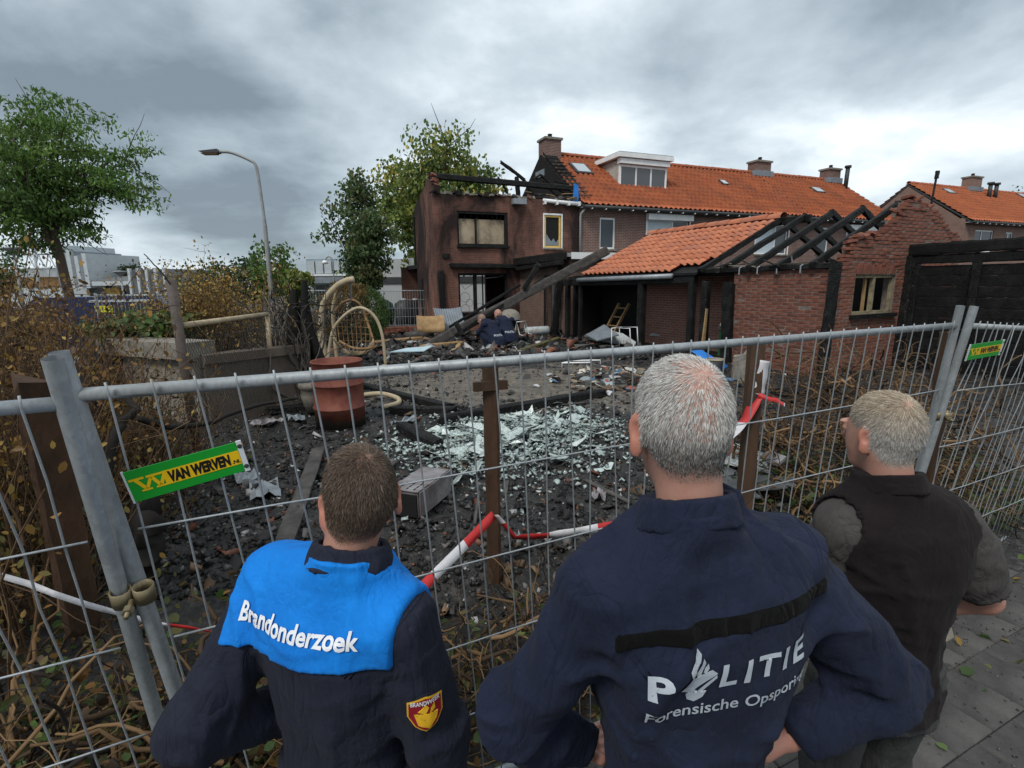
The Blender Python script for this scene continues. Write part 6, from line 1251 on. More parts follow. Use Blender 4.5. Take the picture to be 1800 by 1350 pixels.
def folds(P_, amp, seed, dirs=(6.5, 6.5, 2.8)):
    q = P_ * np.array(dirs); w = fbm(P_ * 3.0, 2, seed + 5)[..., None] * 2.2; a = vnoise(q + w, seed); b = vnoise(q * 2.1 + w * 1.5 + 7, seed + 1)
    c_ = vnoise(P_[..., [2, 0, 1]] * np.array([13, 7, 7.]) + w * 2.2 + 3, seed + 2); r1 = 1 - np.abs(2 * a - 1); r2 = 1 - np.abs(2 * b - 1); r3 = 1 - np.abs(2 * c_ - 1); return -amp * (r1 ** 3 * 1.3 + r2 ** 3 * .55 + r3 ** 4 * .6 - .5)
def arm_sdf(p, sh_, el_, wr_, r, k=.035):
    f = rcone(p, sh_, el_, r[0], r[1]); return smin(f, rcone(p, el_, wr_, r[1] * .98, r[2]), k)
def head_sdf(p, face=True):
    f = ell(p, (0, -.014, .036), (.0765, .098, .088)); f = smin(f, ell(p, (0, -.026, -.004), (.069, .080, .075)), .03)
    f = smin(f, ell(p, (0, .036, -.03), (.061, .066, .092)), .03); f = smin(f, ell(p, (0, .058, -.098), (.032, .032, .026)), .03)
    f = smin(f, rcone(p, (0, .102, .008), (0, .12, -.028), .007, .013), .012)
    for s in (-1, 1):
        f = np.maximum(f, -(ell(p, (s * .032, .108, .004), (.017, .012, .011))) * 1.0 - .004) if False else f
        f = smin(f, ell(p, (s * .032, .088, .002), (.014, .012, .012)), .006); f = smin(f, ell(p, (s * .03, .094, .022), (.024, .012, .008)), .012)
        q = (p - V3((s * .087, -.010, -.012))) / 1.2; c, sn = math.cos(s * .62), math.sin(s * .62); q = np.stack([q[..., 0] * c - q[..., 1] * sn, q[..., 0] * sn + q[..., 1] * c, q[..., 2]], -1)
        e = smin(ell(q, (0, -.012, .008), (.0075, .019, .026)), ell(q, (0, -.006, -.022), (.0065, .011, .014)), .01); e = np.maximum(e, -ell(q, (s * .009, -.010, .006), (.007, .011, .016))) * 1.2; f = smin(f, e, .008)
    f = smin(f, ell(p, (0, .1, -.066), (.022, .008, .005)), .008); f = smin(f, ell(p, (0, .099, -.077), (.018, .008, .005)), .006)
    return f
def hair_mask(p):
    z0 = np.interp(p[..., 1], [-.12, -.06, -.035, -.02, .02, .045, .07, .1], [-.088, -.088, -.055, .012, .018, .03, .06, .09]); return p[..., 2] - z0
def rotz(a): c, s = math.cos(a), math.sin(a); return np.array([[c, -s, 0], [s, c, 0], [0, 0, 1]])
def hand_mesh_pts(wr_, dirn, palm_n, side, s=1.0, curl=.5):
    """returns sdf function of a hand: palm, four unequal fingers, thumb"""
    d = unit(dirn); nrm = unit(V3(palm_n) - d * (V3(palm_n) @ d)); lat = np.cross(d, nrm) * side; w0 = V3(wr_); parts = []
    pc_ = w0 + d * .05 * s
    for k, (o, L) in enumerate(((-.030, .066), (-.010, .075), (.010, .070), (.029, .055))):
        b = w0 + (d * .088 + lat * o) * s; c1 = curl * .8; m1 = b + (d * math.cos(c1) + nrm * math.sin(c1)) * L * .5 * s; c2 = curl * 1.7; m2 = m1 + (d * math.cos(c2) + nrm * math.sin(c2)) * L * .32 * s; c3 = curl * 2.3; t = m2 + (d * math.cos(c3) + nrm * math.sin(c3)) * L * .25 * s
        parts.append((w0 + (d * .045 + lat * o * .75) * s, b, .0125 * s, .0098 * s)); parts += [(b, m1, .0095 * s, .0088 * s), (m1, m2, .0088 * s, .0080 * s), (m2, t, .008 * s, .0068 * s)]
    tb = w0 + (d * .025 - lat * .026) * s; t1 = tb + (d * .03 - lat * .024 + nrm * .012) * s; t2 = t1 + (d * .032 - lat * .006 + nrm * .01) * s; parts += [(tb, t1, .014 * s, .0115 * s), (t1, t2, .011 * s, .0085 * s)]
    def f(p):
        r = rcone(p, w0 + d * .01, w0 + d * .07 * s, .024 * s, .027 * s); q = p - (w0 + d * .05 * s)
        for a, b, ra, rb in parts: r = smin(r, rcone(p, a, b, ra, rb), .006)
        return r
    return f, pc_
SKIN = np.array((.40, .225, .172))
def skin_mat():
    n = NT('skin'); a = n.N('ShaderNodeAttribute', attribute_name='Col'); f = n.noise(45, 5); c = n.mix(n.ramp(f, [(.35, 0), (.75, .4)]), a.outputs['Color'], (.36, .13, .09)); n.bump(n.noise(160, 4), .2, .002)
    n.b.inputs['Subsurface Weight'].default_value = .08; n.b.inputs['Subsurface Radius'].default_value = (.01, .004, .002); return n.done(c, .5, .35)
M['skin'] = skin_mat()
def cloth_mat(name, c1, c2, weave=900, rough=.85, wr=.35):
    n = NT(name); f = n.noise(5, 6, .6); g = n.noise(60, 5, .7); col = n.mix(n.ramp(f, [(.35, 0), (.7, 1)]), c1, c2); col = n.mix(n.ramp(g, [(.5, 0), (.75, .2)]), col, tuple(q * 1.5 + .003 for q in c1))
    def ridge(sc, st, rot, d): return n.math('ABSOLUTE', n.math('SUBTRACT', n.noise(sc, 3, .5, d, n.vec(st, 'Object', (sc, 0, 0), rot)), .5))
    hgt = n.math('ADD', n.math('MULTIPLY', n.math('POWER', ridge(7, (1, 1, .35), (0, .5, 0), 1.0), .55), 1.0), n.math('MULTIPLY', n.math('POWER', ridge(13, (1, 1, .45), (0, -.7, 0), 1.2), .6), .5))
    n.bump(n.math('ADD', n.math('ADD', hgt, n.math('MULTIPLY', n.noise(26, 5, .65, 1.0), .25)), n.math('MULTIPLY', n.noise(weave, 2), .04)), wr * 1.6, .03); m = n.done(col, rough, .12); n.b.inputs['Sheen Weight'].default_value = .02; return m
M['navy'] = cloth_mat('navy_workwear', (.0155, .0205, .042), (.0100, .0135, .029)); M['navy2'] = cloth_mat('faded_navy_overall', (.0185, .0215, .036), (.012, .0145, .025)); M['vest'] = cloth_mat('dark_brown_fleece', (.015, .0115, .012), (.010, .008, .0085), 500, .95, .22); M['olive_grey'] = cloth_mat('grey_work_shirt', (.066, .061, .058), (.047, .044, .042)); M['trouser'] = cloth_mat('grey_work_trousers', (.05, .052, .05), (.032, .034, .034)); M['cape_blue'] = cloth_mat('bright_blue_cape', (.008, .19, .62), (.006, .14, .50), 700, .75, .22); M['velcro'] = cloth_mat('black_velcro', (.004, .004, .004), (.003, .003, .003), 300, 1, .5); M['print_grey'] = MAT('reflective_print', (.42, .46, .51), (.32, .36, .41), 20, .5, .1); M['print_white'] = MAT('white_print', (.74, .76, .78), (.62, .65, .68), 20, .5, .1); M['boot'] = MAT('black_boot', (.015, .014, .013), (.01, .01, .01), 10, .5, .3)
M['patch_red'] = MAT('patch_red', (.26, .008, .02), (.2, .006, .015), 30, .7, .2); M['patch_yellow'] = MAT('patch_yellow', (.72, .42, .02), (.6, .33, .015), 30, .7, .2)
def V_add(V, Fc, acc):
    b = sum(len(a[0]) for a in acc); acc.append((V, Fc + b))
def person(label, head_w, yaw, scale, torso_c, head_yaw, head_pitch, arms, hair, cols, jacket='navy', sleeve=None, seed=1, lean=(0, 0), roll=0, short=False, collar=True, wide=1.0, fold=.0145):
    """head_w: world point of the head centre; torso_c: world xy of the torso axis at chest height; arms: world elbow/wrist for L and R"""
    z_ = np.array([0, 0, 1.]); s = scale; base = V3((torso_c[0], torso_c[1], 0)); R = rotz(yaw); L = lambda w: R.T @ (V3(w) - base)
    e = empty('person', label, 'person', tuple(base), yaw); hc = L(head_w); rs = np.random.RandomState(seed)
    zsh = 1.425 * s; out = {}
    nkA = hc + (0, -.030, -.06); nkB = V3((hc[0] * .35, -.018, 1.40 * s)); tz = (1.55 * s - nkA[2]) / (nkB[2] - nkA[2]); nb = nkA + (nkB - nkA) * tz       # neck axis at the collar
    pr = [(.80 * s, .178 * wide, .128, 0, .0), (.95 * s, .152 * wide, .120, 0, .0), (1.06 * s, .147 * wide, .116, 0, -.005), (1.20 * s, .183 * wide, .126, 0, -.01), (1.32 * s, .20 * wide, .128, 0, -.015), (1.40 * s, .196 * wide, .112, 0, -.012), (1.45 * s, .168 * wide, .094, hc[0] * .2, -.005), (1.49 * s, .118 * wide, .078, hc[0] * .4, nb[1] * .6), (1.525 * s, .082, .072, nb[0], nb[1]), (1.545 * s, .074, .068, nb[0], nb[1])]
    tr_ = math.tan(roll)
    shl = {sd: V3((sd * .183 * wide * (1 if s < 1 else s ** .5), -.008, zsh - .032 + sd * .183 * tr_)) for sd in (-1, 1)}
    J = {sd: (shl[sd], L(arms[sd][0]), L(arms[sd][1])) for sd in (-1, 1)}
    def torso(p):
        q = p.copy(); q[..., 2] = p[..., 2] - p[..., 0] * tr_; f = stack(q, pr)
        for sd in (-1, 1): f = smin(f, rcone(q, (sd * .07, -.01, 1.455 * s), (sd * .17 * wide, -.008, 1.408 * s), .058, .068), .05)
        return f
    def sleeves(p, ra=(.078, .066, .050)):
        f = 9.0
        for sd in (-1, 1): g = arm_sdf(p, *J[sd], ra); f = np.minimum(f, g)
        return f
    lo = np.minimum.reduce([J[-1][0], J[-1][1], J[-1][2], J[1][0], J[1][1], J[1][2], V3((-.24, -.2, .9 * s))]) - .1; hi = np.maximum.reduce([J[-1][0], J[-1][1], J[-1][2], J[1][1], J[1][2], V3((.24, .2, 1.56 * s))]) + .1; lo[2] = min(lo[2], .80 * s); hi[2] = 1.62 * s
    seedf = seed * 13
    def wrinkle(f, p, amp):
        m = np.abs(f) < .05; P_ = p[m]; f = f.copy(); v = folds(P_, amp, seedf)
        for sd in (-1, 1):      # creases bunch round elbow and armpit
            for c, rr, aa in ((J[sd][1], .13, .55), (J[sd][0] - (sd * .02, 0, .10), .11, .6)):
                dd = np.sqrt(((P_ - c) ** 2).sum(-1)); ax = unit(J[sd][1] - J[sd][0]); u = (P_ - c) @ ax; w = fbm(P_ * 7, 2, seedf + 3) * .9; v = v - amp * aa * np.exp(-(dd / rr) ** 2) * (1 - np.abs(np.sin(u * 30 + w * 14)) * 2)
        f[m] += v; return f
    def jk(p, cuff=True):
        f = torso(p); g = sleeves(p); f = smin(f, g, .028)
        for sd in (-1, 1):      # open sleeve end at the wrist
            w, el_ = J[sd][2], J[sd][1]; d = unit(w - el_); f = np.maximum(f, np.where(np.sqrt(((p - w) ** 2).sum(-1)) < .12, (p - w) @ d + .012, -9))
        return wrinkle(f, p, fold)
    if short:
        def vest(p): f = wrinkle(torso(p) - .004, p, .012); f = np.maximum(f, -(np.minimum(rcone(p, J[-1][0] + (-.02, 0, .015), J[-1][1], .082, .07), rcone(p, J[1][0] + (.02, 0, .015), J[1][1], .082, .07)))); return f
        V, Fc = nets(vest, lo, hi, .0085); o_j = add('vest', fast_mesh('vest', V, Fc, True), M[jacket], e)
        def shirt(p):
            f = 9.0
            for sd in (-1, 1):
                a, b, c = J[sd]; g = rcone(p, a + (sd * -.02, 0, 0), b + (b - a) * .0, .082, .078); d = unit(b - a); g = np.maximum(g, (p - (a + (b - a) * .78)) @ d); f = np.minimum(f, g)
            return wrinkle(f, p, .010)
        V, Fc = nets(shirt, lo, hi, .0085); o_s = add('shirt_sleeves', fast_mesh('shirt_sleeves', V, Fc, True), M[sleeve], e)
    else:
        V, Fc = nets(jk, lo, hi, .0082); o_j = add('jacket', fast_mesh('jacket', V, Fc, True), M[jacket], e)
    out['jacket'] = o_j
    # collar: stands round the nape
    def col_f(p):
        q = p - nb * [1, 1, 0] ; z = p[..., 2]; zt = nb[2] + .012 - (p[..., 1] - nb[1]) * .30; r = np.sqrt((q[..., 0] / 1.08) ** 2 + (q[..., 1] - .006) ** 2); k = .070 + (zt - z) * .30; return np.maximum(np.maximum(np.abs(r - k) - .0065, z - zt), (zt - .050) - z) + 0
    V, Fc = nets(lambda p: banded(col_f(p), lambda i, m: folds(p[m], .004, seedf + 9, (10, 10, 6))), nb - (.14, .14, .16), nb + (.14, .15, .08), .0055); add('collar', fast_mesh('collar', V, Fc, True), M[jacket], e)
    # body: head + neck, chest under the cloth, hands / bare forearms: one mesh
    def head_neck(p):
        w = (p.reshape(-1, 3) * hs) @ RH.T + hc; return smin(head_sdf(p), (rcone(w, nkA, nkB, .056, .064) / hs).reshape(p.shape[:-1]), .03)
    acc = []; RH = rotz(head_yaw - yaw) @ np.array(Euler((head_pitch, 0, 0)).to_matrix()); hs = hair.get('size', 1.0)
    Vh, Fh = nets(head_neck, (-.125, -.19, -.27), (.125, .15, .14), .0042); hcol = np.tile(SKIN, (len(Vh), 1)); m = hair_mask(Vh); k = np.clip(m / .012, 0, 1)[:, None]
    earz = (np.abs(Vh[:, 0]) > .081) & (Vh[:, 2] < .03) & (Vh[:, 2] > -.06); hcol[earz] = SKIN * [1.05, .82, .78]; k[earz] = 0
    hcol = hcol * (1 - k * hair['cap']) + np.array(hair['base']) * k * hair['cap']
    Vw = (Vh * hs) @ RH.T + hc; V_add(Vw, Fh, acc); ccols = [hcol]
    Vt, Ft = nets(lambda p: torso(p) + .022, (-.3, -.2, .9 * s), (.3, .22, 1.5 * s), .02); V_add(Vt, Ft, acc); ccols.append(np.tile(SKIN, (len(Vt), 1)))
    for sd in (-1, 1):
        a, b, c = J[sd]; d = unit(c - b); 
        tipd = L(arms[sd][2]) - c if len(arms[sd]) > 2 else d; pn = L(arms[sd][3] + 0 * V3(base)) if False else (V3((-sd, .2, -.2)))
        hf_, pc_ = hand_mesh_pts(c + unit(tipd) * .012, tipd, pn, sd, 1.0, .55)
        fa = (lambda p, a=a, b=b, c=c, hf_=hf_: smin(smin(rcone(p, a, b, .052, .044), rcone(p, b, c, .043, .029), .02), hf_(p), .012)) if short else (lambda p, b=b, c=c, d=d, hf_=hf_: smin(rcone(p, c - d * .1, c + d * .01, .034, .029), hf_(p), .012))
        pts_ = np.stack(([a] if short else []) + [b, c, c + unit(tipd) * .19]) if short else np.stack([c - d * .12, c + unit(tipd) * .19]); Va, Fa = nets(fa, pts_.min(0) - .09, pts_.max(0) + .09, .0052 if not short else .006); V_add(Va, Fa, acc); ccols.append(np.tile(SKIN * [1.02, .95, .95], (len(Va), 1)))
    body = add('body', fast_mesh('body', np.concatenate([a[0] for a in acc]), np.concatenate([a[1] for a in acc]), True, np.concatenate(ccols)), M['skin'], e)
    # hair strands
    tri = Vh[Fh]; cen = tri.mean(1); ok = hair_mask(cen) > 0; ok &= ~((np.abs(cen[:, 0]) > .0785) & (cen[:, 2] < .03) & (cen[:, 2] > -.06)); ids = np.where(ok)[0]; n = hair['n']; pick_ = ids[rs.randint(0, len(ids), n)]; uv = rs.rand(n, 2); T = tri[pick_]
    root = T[:, 0] * ((1 - uv[:, :1]) * (1 - uv[:, 1:])) + T[:, 1] * (uv[:, :1] * (1 - uv[:, 1:])) + T[:, 2] * (uv[:, :1] * uv[:, 1:]) + T[:, 3] * ((1 - uv[:, :1]) * uv[:, 1:])
    nr = np.cross(T[:, 2] - T[:, 0], T[:, 3] - T[:, 1]); nr /= (np.linalg.norm(nr, axis=1, keepdims=True) + 1e-9); sgn = np.sign((nr * (root - [0, -.01, 0])).sum(1, keepdims=True)); nr *= sgn
    wh = V3(hair['whorl']); rad = root - wh; dw = np.linalg.norm(rad, axis=1); tg = rad - nr * (rad * nr).sum(1, keepdims=True); tg /= (np.linalg.norm(tg, axis=1, keepdims=True) + 1e-6); sw = np.cross(nr, tg)
    down = np.array([0, 0, -1.]) - nr * (nr @ np.array([0, 0, -1.]))[:, None]; low = np.clip((.03 - root[:, 2]) / .08, 0, 1)[:, None]; comb = tg * (1 - low * .6) + sw * .3 * np.exp(-dw / .05)[:, None] + down * low * .9; clump = np.stack([vnoise(root * 110 + 3 * i, 3 + i) - .5 for i in range(3)], 1) * .9
    edge = np.clip(hair_mask(root) / .05, .12, 1); Ln = hair['len'] * np.where(root[:, 2] > .03, 1, .55 + .45 * np.clip((root[:, 2] + .09) / .12, 0, 1)) * edge ** .6 * rs.uniform(.65, 1.15, n)
    keep = rs.rand(n) < np.clip(.35 + edge, 0, 1)
    if hair.get('thin'): keep &= rs.rand(n) > hair['thin'] * np.exp(-(dw / hair.get('thinr', .045)) ** 2)
    up_ = hair.get('lift', .6); d1 = nr * up_ + comb * (1 - up_ * .5) + clump * .42 + rs.normal(0, .07, (n, 3)); d1 /= np.linalg.norm(d1, axis=1, keepdims=True); d2 = d1 + comb * .5 + rs.normal(0, .1, (n, 3)); d2 /= np.linalg.norm(d2, axis=1, keepdims=True)
    mid = root + d1 * Ln[:, None] * .5; tip = mid + d2 * Ln[:, None] * .5; sd_ = np.cross(d1, rs.normal(0, 1, (n, 3))); sd_ /= (np.linalg.norm(sd_, axis=1, keepdims=True) + 1e-9); wv = hair.get('w', .0006)
    V = np.stack([root - nr * .001 - sd_ * wv, root - nr * .001 + sd_ * wv, mid + sd_ * wv * .8, mid - sd_ * wv * .8, tip + sd_ * wv * .25, tip - sd_ * wv * .25], 1)[keep]; nk = len(V); V = (V.reshape(-1, 3) * hs) @ RH.T + hc
    b = (np.arange(nk) * 6)[:, None]; Fq = np.concatenate([b + np.array([[0, 1, 2, 3]]), b + np.array([[3, 2, 4, 5]])]); cc = hair['col'](root[keep], rs)
    add('hair', fast_mesh('hair', V, Fq, True, np.repeat(cc, 6, 0)), M['hair'], e, kind='stuff')
    # trousers and boots
    hip = .92 * s; 
    def tro(p):
        f = stack(p, [(hip - .16, .172, .122, 0, 0), (hip + .03, .174, .124, 0, 0)], 2.3)
        for sd in (-1, 1): f = smin(f, smin(rcone(p, (sd * .09, 0, hip - .06), (sd * .10, .03, .5 * s), .092, .07), rcone(p, (sd * .10, .03, .5 * s), (sd * .105, -.01, .09), .069, .06), .03), .04)
        return banded(np.maximum(f, .07 - p[..., 2]), lambda i, m: folds(p[m], .008, seedf + 21, (9, 9, 6)))
    V, Fc = nets(tro, (-.3, -.2, .0), (.3, .22, hip + .08), .013); add('trousers', fast_mesh('trousers', V, Fc, True), M[cols['trousers']], e)
    for sd in (-1, 1):
        V, Fc = nets(lambda p: np.maximum(smin(rcone(p, (sd * .105, -.03, .05), (sd * .115, .16, .038), .05, .042), rcone(p, (sd * .105, -.02, .05), (sd * .105, -.015, .14), .05, .052), .03), .004 - p[..., 2]), (sd * .11 - .1, -.13, -.01), (sd * .11 + .1, .26, .22), .012); add('boot', fast_mesh('boot', V, Fc, True), M['boot'], e)
    out.update(e=e, L=L, J=J, torso=torso, jk=None if short else jk, nb=nb, lo=lo, hi=hi, hc=hc, RH=RH, seed=seedf, wrinkle=wrinkle); return out
def band_part(p, name, region, thick, mat, h=.0055, lo=None, hi=None):
    f = lambda q: smax(p['jk'](q) - thick, region(q), .008); V, Fc = nets(f, lo, hi, h); return add(name, fast_mesh(name, V, Fc, True), M[mat], p['e'])
def wrap(p, obj, pts2, Fc, name, mat, lift=.002, dirn=(0, 1, 0), org=-.8, parent=None, xf=None, maxe=.0055):
    """lay flat lettering (x,z) on the cloth by dropping it along dirn"""
    me = obj.data; bvh = BVHTree.FromPolygons([v.co[:] for v in me.vertices], [tuple(q.vertices) for q in me.polygons])
    bm = bmesh.new(); vs = [bm.verts.new((x, 0, z)) for x, z in pts2]
    for f in Fc:
        try: bm.faces.new([vs[i] for i in f])
        except ValueError: pass
    for it in range(5):
        le = [q for q in bm.edges if q.calc_length() > maxe]
        if not le: break
        bmesh.ops.subdivide_edges(bm, edges=le, cuts=1); bmesh.ops.triangulate(bm, faces=bm.faces[:])
    bad = []; d = Vector(dirn).normalized()
    for v in bm.verts:
        if xf is None: o = Vector((v.co.x, org, v.co.z))
        else: o = Vector(xf(v.co.x, v.co.z))
        hit, nr, _, _ = bvh.ray_cast(o, d)
        if hit is None: bad.append(v); continue
        if nr.dot(d) > 0: nr = -nr
        v.co = hit + nr * lift
    if bad: bmesh.ops.delete(bm, geom=bad, context='VERTS')
    m = bpy.data.meshes.new(name); bm.to_mesh(m); bm.free(); m.polygons.foreach_set('use_smooth', np.ones(len(m.polygons), bool)); return add(name, m, M[mat], parent or p['e'])
def hair_grey(root, rs):
    n = len(root); lowf = np.clip((.02 - root[:, 2]) / .09, 0, 1); v = rs.uniform(.40, .72, n) * (1 - .66 * lowf); dk = rs.rand(n) < (.12 + .3 * lowf); v[dk] *= .3; return np.stack([v * 1.0, v * .985, v * .94], 1)
def hair_brown(root, rs):
    n = len(root); v = rs.uniform(.045, .13, n); g = rs.rand(n) < .10; v[g] *= 2.2; return np.stack([v * 1.12, v * .80, v * .58], 1)
def hair_blond(root, rs):
    n = len(root); t = np.clip((root[:, 2] - .0) / .09, 0, 1); v = rs.uniform(.24, .55, n); return np.stack([v * (1.0 + .10 * t), v * (.97 - .05 * t), v * (.92 - .22 * t)], 1)
def G_(x, y, z): return G(x, y, z)
Rg = math.radians
# --- policeman in the middle
m2 = person('grey haired man in navy police overalls with hand on hip', (.305, .905, 1.805), Rg(17), 1.075, (.345, .90), Rg(2), Rg(-6), {-1: ((.0, .87, 1.22), (.13, 1.0, 1.04)), 1: ((.795, .965, 1.20), (.60, .945, 1.095), (.49, .915, 1.075))}, dict(n=42000, len=.0135, cap=.2, base=(.42, .31, .27), whorl=(.012, -.07, .085), thin=.86, thinr=.062, col=hair_grey, lift=.2, w=.00042, size=1.02), dict(trousers='navy'), 'navy', seed=2, roll=Rg(2), wide=1.07)
def seams(p, obj, sides=(-1, 1)):
    me = obj.data; bvh = BVHTree.FromPolygons([v.co[:] for v in me.vertices], [tuple(q.vertices) for q in me.polygons])
    for sd in sides:
        a, b, c = p['J'][sd]; ax = unit(unit(b - a) + V3((sd * .9, 0, 0))); x, y, z = frame_from(ax); o = a - ax * .012
        for off in (0, .009):
            pts = []
            for t in np.linspace(-.1, 2 * math.pi - .1, 60):
                d = x * math.cos(t) + y * math.sin(t)
                if d[2] < -.75: continue
                hit, nr, _, _ = bvh.ray_cast(Vector(o + ax * off + d * .3), Vector(-d))
                if hit is not None and (hit - Vector(o)).length < .16: pts.append(np.array(hit + nr * .0002))
            if len(pts) > 8: MB().tube(pts, .0014, 5).build('sleeve_seam', obj.data.materials[0], p['e'], True)
seams(m2, m2['jacket'])
bx_ = ((-.3, -.25, 1.25), (.3, .02, 1.65))
Rv = lambda q: np.maximum(np.maximum(np.abs(q[..., 2] - (1.492 + .03 * q[..., 0])) - .0165, np.abs(q[..., 0] + .0) - .225), q[..., 1] + .01)
band_part(m2, 'velcro_strip', Rv, .005, 'velcro', .005, *bx_)
def cal(p, obj): pass
zP = 1.405
V, Fc = text_geo('P', 1, .03, 0); wrap(m2, m2['jacket'], fit(V, -.170, -.133, zP - .022, zP + .02), Fc, 'lettering', 'print_grey', .0025)
V, Fc = text_geo('LITIE', 1, .03, .1, 1.35); wrap(m2, m2['jacket'], fit(V, -.043, .155, zP - .02, zP + .022), Fc, 'lettering', 'print_grey', .0025)
V, Fc = text_geo('Forensische Opsporing', 1, .012, 0); wrap(m2, m2['jacket'], fit(V, -.172, .165, zP - .076, zP - .046), Fc, 'lettering', 'print_grey', .0025)
# torch and book emblem
def emblem(cx, cz, k):
    polys = [[(-.5, .05), (-.12, .22), (.0, .06), (.45, .30), (.62, .16), (.12, -.18), (-.02, -.28), (-.2, -.1)], [(-.42, -.02), (-.5, -.14), (.0, -.46), (.1, -.34)], [(.1, -.34), (.18, -.42), (.62, .02), (.6, .13)],
             [(-.22, .2), (-.3, .45), (-.12, .66), (-.02, .86), (-.04, 1.02), (.1, .82), (.06, .62), (-.06, .45), (-.1, .28)], [(0, .14), (-.05, .32), (.1, .52), (.16, .7), (.24, .55), (.16, .36), (.1, .2)], [(.18, .26), (.22, .4), (.32, .52), (.36, .36), (.28, .24)],
             [(-.28, -.34), (-.2, -.56), (.02, -.68), (.26, -.56), (.36, -.36), (.2, -.44), (.02, -.52), (-.14, -.44)]]
    pts = []; fs = []
    for q in polys:
        b = len(pts); pts += [(cx + u * k, cz + v * k) for u, v in q]; fs += [(b, b + i, b + i + 1) for i in range(1, len(q) - 1)]
    return pts, fs
pts, fs = emblem(-.087, zP + .0, .062); wrap(m2, m2['jacket'], pts, fs, 'torch_emblem', 'print_grey', .0025)
# --- fire investigator on the left
m1 = person('brown haired man in navy overalls and bright blue cape', (-.345, 1.085, 1.595), Rg(-21), .958, (-.42, 1.085), Rg(22), Rg(-8), {-1: ((-.735, 1.0, 1.07), (-.59, 1.16, .98)), 1: ((-.185, 1.03, 1.02), (-.18, 1.14, .80))}, dict(n=42000, len=.015, cap=.75, base=(.075, .05, .036), whorl=(.015, -.06, .092), thin=.35, thinr=.03, col=hair_brown, lift=.3, w=.00042, size=.96), dict(trousers='navy2'), 'navy2', seed=4, roll=Rg(-3), wide=.95, fold=.0085)
seams(m1, m1['jacket'], (1,))
def cape_region(q):
    x, y, z = q[..., 0], q[..., 1], q[..., 2]; zb = np.where(y < .0, 1.272 + .02 * np.abs(x), 1.29); side = np.abs(x) - (.205 + .10 * (z - 1.26)); nk = .078 - np.sqrt((x - m1['nb'][0]) ** 2 + (y - m1['nb'][1] - .02) ** 2 + np.maximum(0, z - 1.42) ** 2 * 0); return np.maximum(np.maximum(zb - z, side), nk)
band_part(m1, 'shoulder_cape', cape_region, .0105, 'cape_blue', .0055, (-.32, -.25, 1.2), (.32, .26, 1.6)); cape = bpy.data.objects[[o.name for o in m1['e'].children if o.name.startswith('shoulder_cape')][0]]
V, Fc = text_geo('Brandonderzoek', 1, .028, .06); wrap(m1, cape, fit(V, -.165, .15, 1.328, 1.366), Fc, 'lettering', 'print_white', .0042)
# sleeve patch on the right upper arm
sh_o = [(-.5, .42), (0, .55), (.5, .42), (.5, -.1), (.3, -.42), (0, -.6), (-.3, -.42), (-.5, -.1)]
a, b, c = m1['J'][1]; pc = a + (b - a) * .55; dn_ = unit(V3((-.80, 1.0, -.03)) ); 
def pxf(u, v): t = unit(np.cross(dn_, (0, 0, 1))); upv = unit(np.cross(t, dn_)); return tuple(pc - dn_ * .4 + t * u + upv * v)
pk = .075
for nm, kx, mt, lf in (('sleeve_patch', 1.0, 'patch_yellow', .002), ('patch_field', .9, 'patch_red', .0032)):
    wrap(m1, m1['jacket'], [(u * pk * kx, v * pk * kx) for u, v in sh_o], [(0, i, i + 1) for i in range(1, 7)], nm, mt, lf, dn_, xf=pxf)
for q in ([(-.32, .05), (-.1, -.1), (.05, -.3), (.2, -.2), (.34, .0), (.3, -.2), (.08, -.46), (-.2, -.34)], [(-.22, .1), (0, .0), (.1, .2), (.0, .32), (-.02, .18)], [(.1, .0), (.26, .1), (.24, .3), (.14, .18)]): wrap(m1, m1['jacket'], [(u * pk, v * pk) for u, v in q], [(0, i, i + 1) for i in range(1, len(q) - 1)], 'patch_flame', 'patch_yellow', .0042, dn_, xf=pxf)
V, Fc = text_geo('BRANDWEER', 1, .02); wrap(m1, m1['jacket'], fit(V, -.4 * pk, .4 * pk, .30 * pk, .44 * pk), Fc, 'lettering', 'print_white', .0042, dn_, xf=pxf)
# --- man in the fleece vest
m3 = person('blond grey man in a dark brown vest and grey shirt', (1.06, 1.415, 1.63), Rg(6), .97, (1.13, 1.405), Rg(14), Rg(-4), {-1: ((.98, 1.47, 1.06), (1.05, 1.66, 1.0)), 1: ((1.475, 1.445, 1.075), (1.345, 1.53, .985), (1.25, 1.56, .99))}, dict(n=40000, len=.02, cap=.45, base=(.30, .24, .18), whorl=(-.005, -.07, .085), thin=.3, col=hair_blond, lift=.18, w=.00045, size=.96), dict(trousers='trouser'), 'vest', 'olive_grey', 6, short=True)
colo = [o for o in m3['e'].children if o.name.startswith('collar')][0]
lg = [(-.5, -.1), (-.25, .1), (-.05, .5), (.05, .2), (.2, .35), (.3, .05), (.5, -.1), (.3, -.25), (-.3, -.25)]; nbz = m3['nb'][2] - .055
wrap(m3, colo, [(.03 + u * .034, nbz + v * .034) for u, v in lg], [(0, i, i + 1) for i in range(1, 8)], 'collar_logo', 'print_white', .0016, maxe=.004)
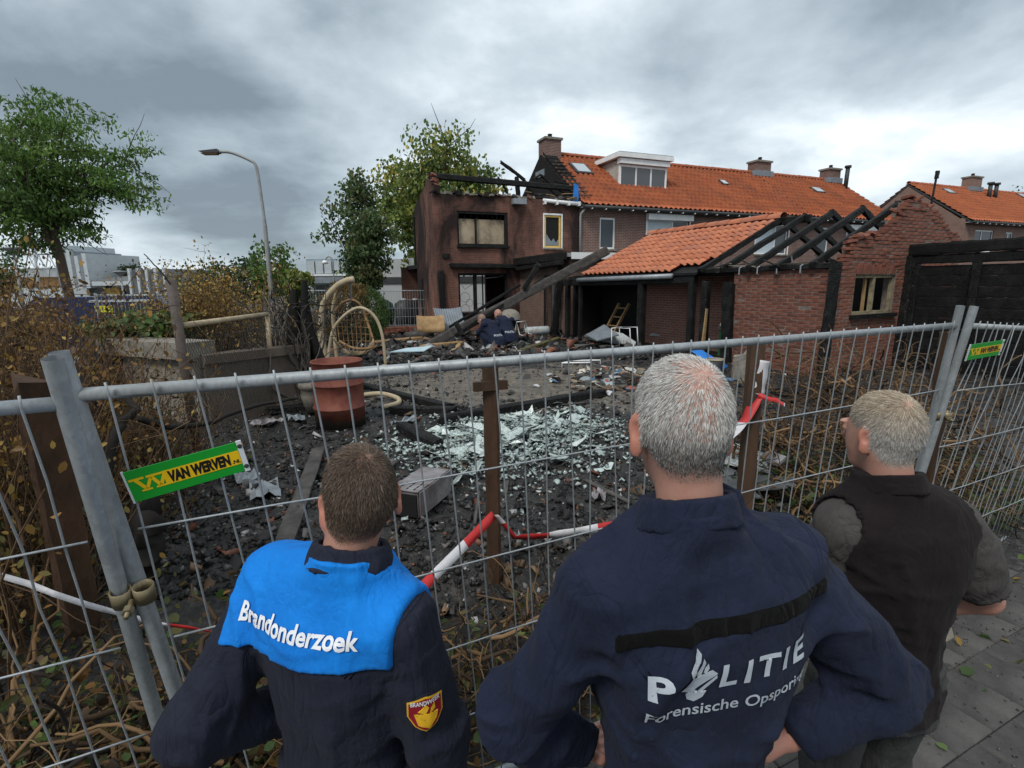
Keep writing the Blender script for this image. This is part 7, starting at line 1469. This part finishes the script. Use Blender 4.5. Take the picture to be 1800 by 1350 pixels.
# --- two crouching investigators in the ruins
def croucher(label, px, py, D, yaw, hp, s=1.0, seed=3):
    b = P(px, py, D); e = empty('person', label, 'person', (b[0], b[1], b[2]), yaw); h = .02
    def suit(p):
        f = stack(np.stack([p[..., 0], p[..., 1] - (p[..., 2] - .3) * .62, p[..., 2]], -1), [(.18, .17, .15, 0, -.02), (.35, .19, .17, 0, -.04), (.55, .21, .16, 0, .02), (.72, .20, .12, 0, .02), (.80, .10, .07, 0, .04)])
        for sd in (-1, 1):
            f = smin(f, rcone(p, (sd * .1, -.1, .22), (sd * .16, .3, .42), .1, .08), .05); f = smin(f, rcone(p, (sd * .16, .3, .42), (sd * .14, .12, .08), .075, .06), .04)
            f = smin(f, rcone(p, (sd * .2, .18, .70), (sd * .26, .38, .46), .065, .05), .04); f = smin(f, rcone(p, (sd * .26, .38, .46), (sd * .12, .58, .38), .05, .04), .03)
        return banded(f, lambda i, m: folds(p[m], .012, seed * 7, (7, 7, 4)))
    V, Fc = nets(suit, (-.42, -.35, .0), (.42, .72, .95), h); add('overalls', fast_mesh('overalls', V * s, Fc, True), M['navy'], e)
    hc = V3(hp); Vh, Fh = nets(head_sdf, (-.11, -.15, -.24), (.11, .15, .14), .01); RH = np.array(Euler((Rg(-40), 0, Rg(15))).to_matrix()); cc = np.tile(SKIN, (len(Vh), 1)); k = hair_mask(Vh) > 0; cc[k] = (.16, .12, .09) if seed == 3 else SKIN * .85
    acc = [((Vh * 1.12) @ RH.T + hc, Fh)]; cl_ = [cc]
    for sd in (-1, 1):
        hf_, pc_ = hand_mesh_pts((sd * .12, .58, .38), (-sd * .2, .8, -.4), (0, 0, -1), sd); q0 = V3((sd * .12, .62, .36)); Va, Fa = nets(lambda p: smin(hf_(p), rcone(p, (sd * .15, .54, .39), (sd * .12, .58, .38), .03, .027), .01), q0 - .16, q0 + .16, .009); acc.append((Va, Fa + sum(len(a[0]) for a in acc))); cl_.append(np.tile(SKIN, (len(Va), 1)))
    add('body', fast_mesh('body', np.concatenate([a[0] for a in acc]) * s, np.concatenate([a[1] for a in acc]), True, np.concatenate(cl_)), M['skin'], e)
    for sd in (-1, 1):
        V, Fc = nets(lambda p: np.maximum(smin(rcone(p, (sd * .14, .08, .05), (sd * .16, .28, .04), .05, .04), rcone(p, (sd * .14, .1, .05), (sd * .14, .11, .14), .05, .05), .03), .002 - p[..., 2]), (sd * .15 - .1, -.02, -.01), (sd * .15 + .1, .36, .2), .016); add('boot', fast_mesh('boot', V * s, Fc, True), M['boot'], e)
    V, Fc = text_geo('POLITIE', 1, .03); ov = [o for o in e.children if o.name.startswith('overalls')][0]; wrap({'e': e}, ov, fit(V, -.13, .13, .56, .62), Fc, 'lettering', 'print_grey', .004, (0, 1, -.2), maxe=.03)
croucher('crouching investigator with dark hair bending over the debris', 872, 619, 13.4, Rg(40), (0, .56, .78), 1.06, 3)
croucher('crouching bald investigator beside the kettle barbecue', 893, 612, 14.0, Rg(26), (-.02, .53, .82), 1.08, 4)
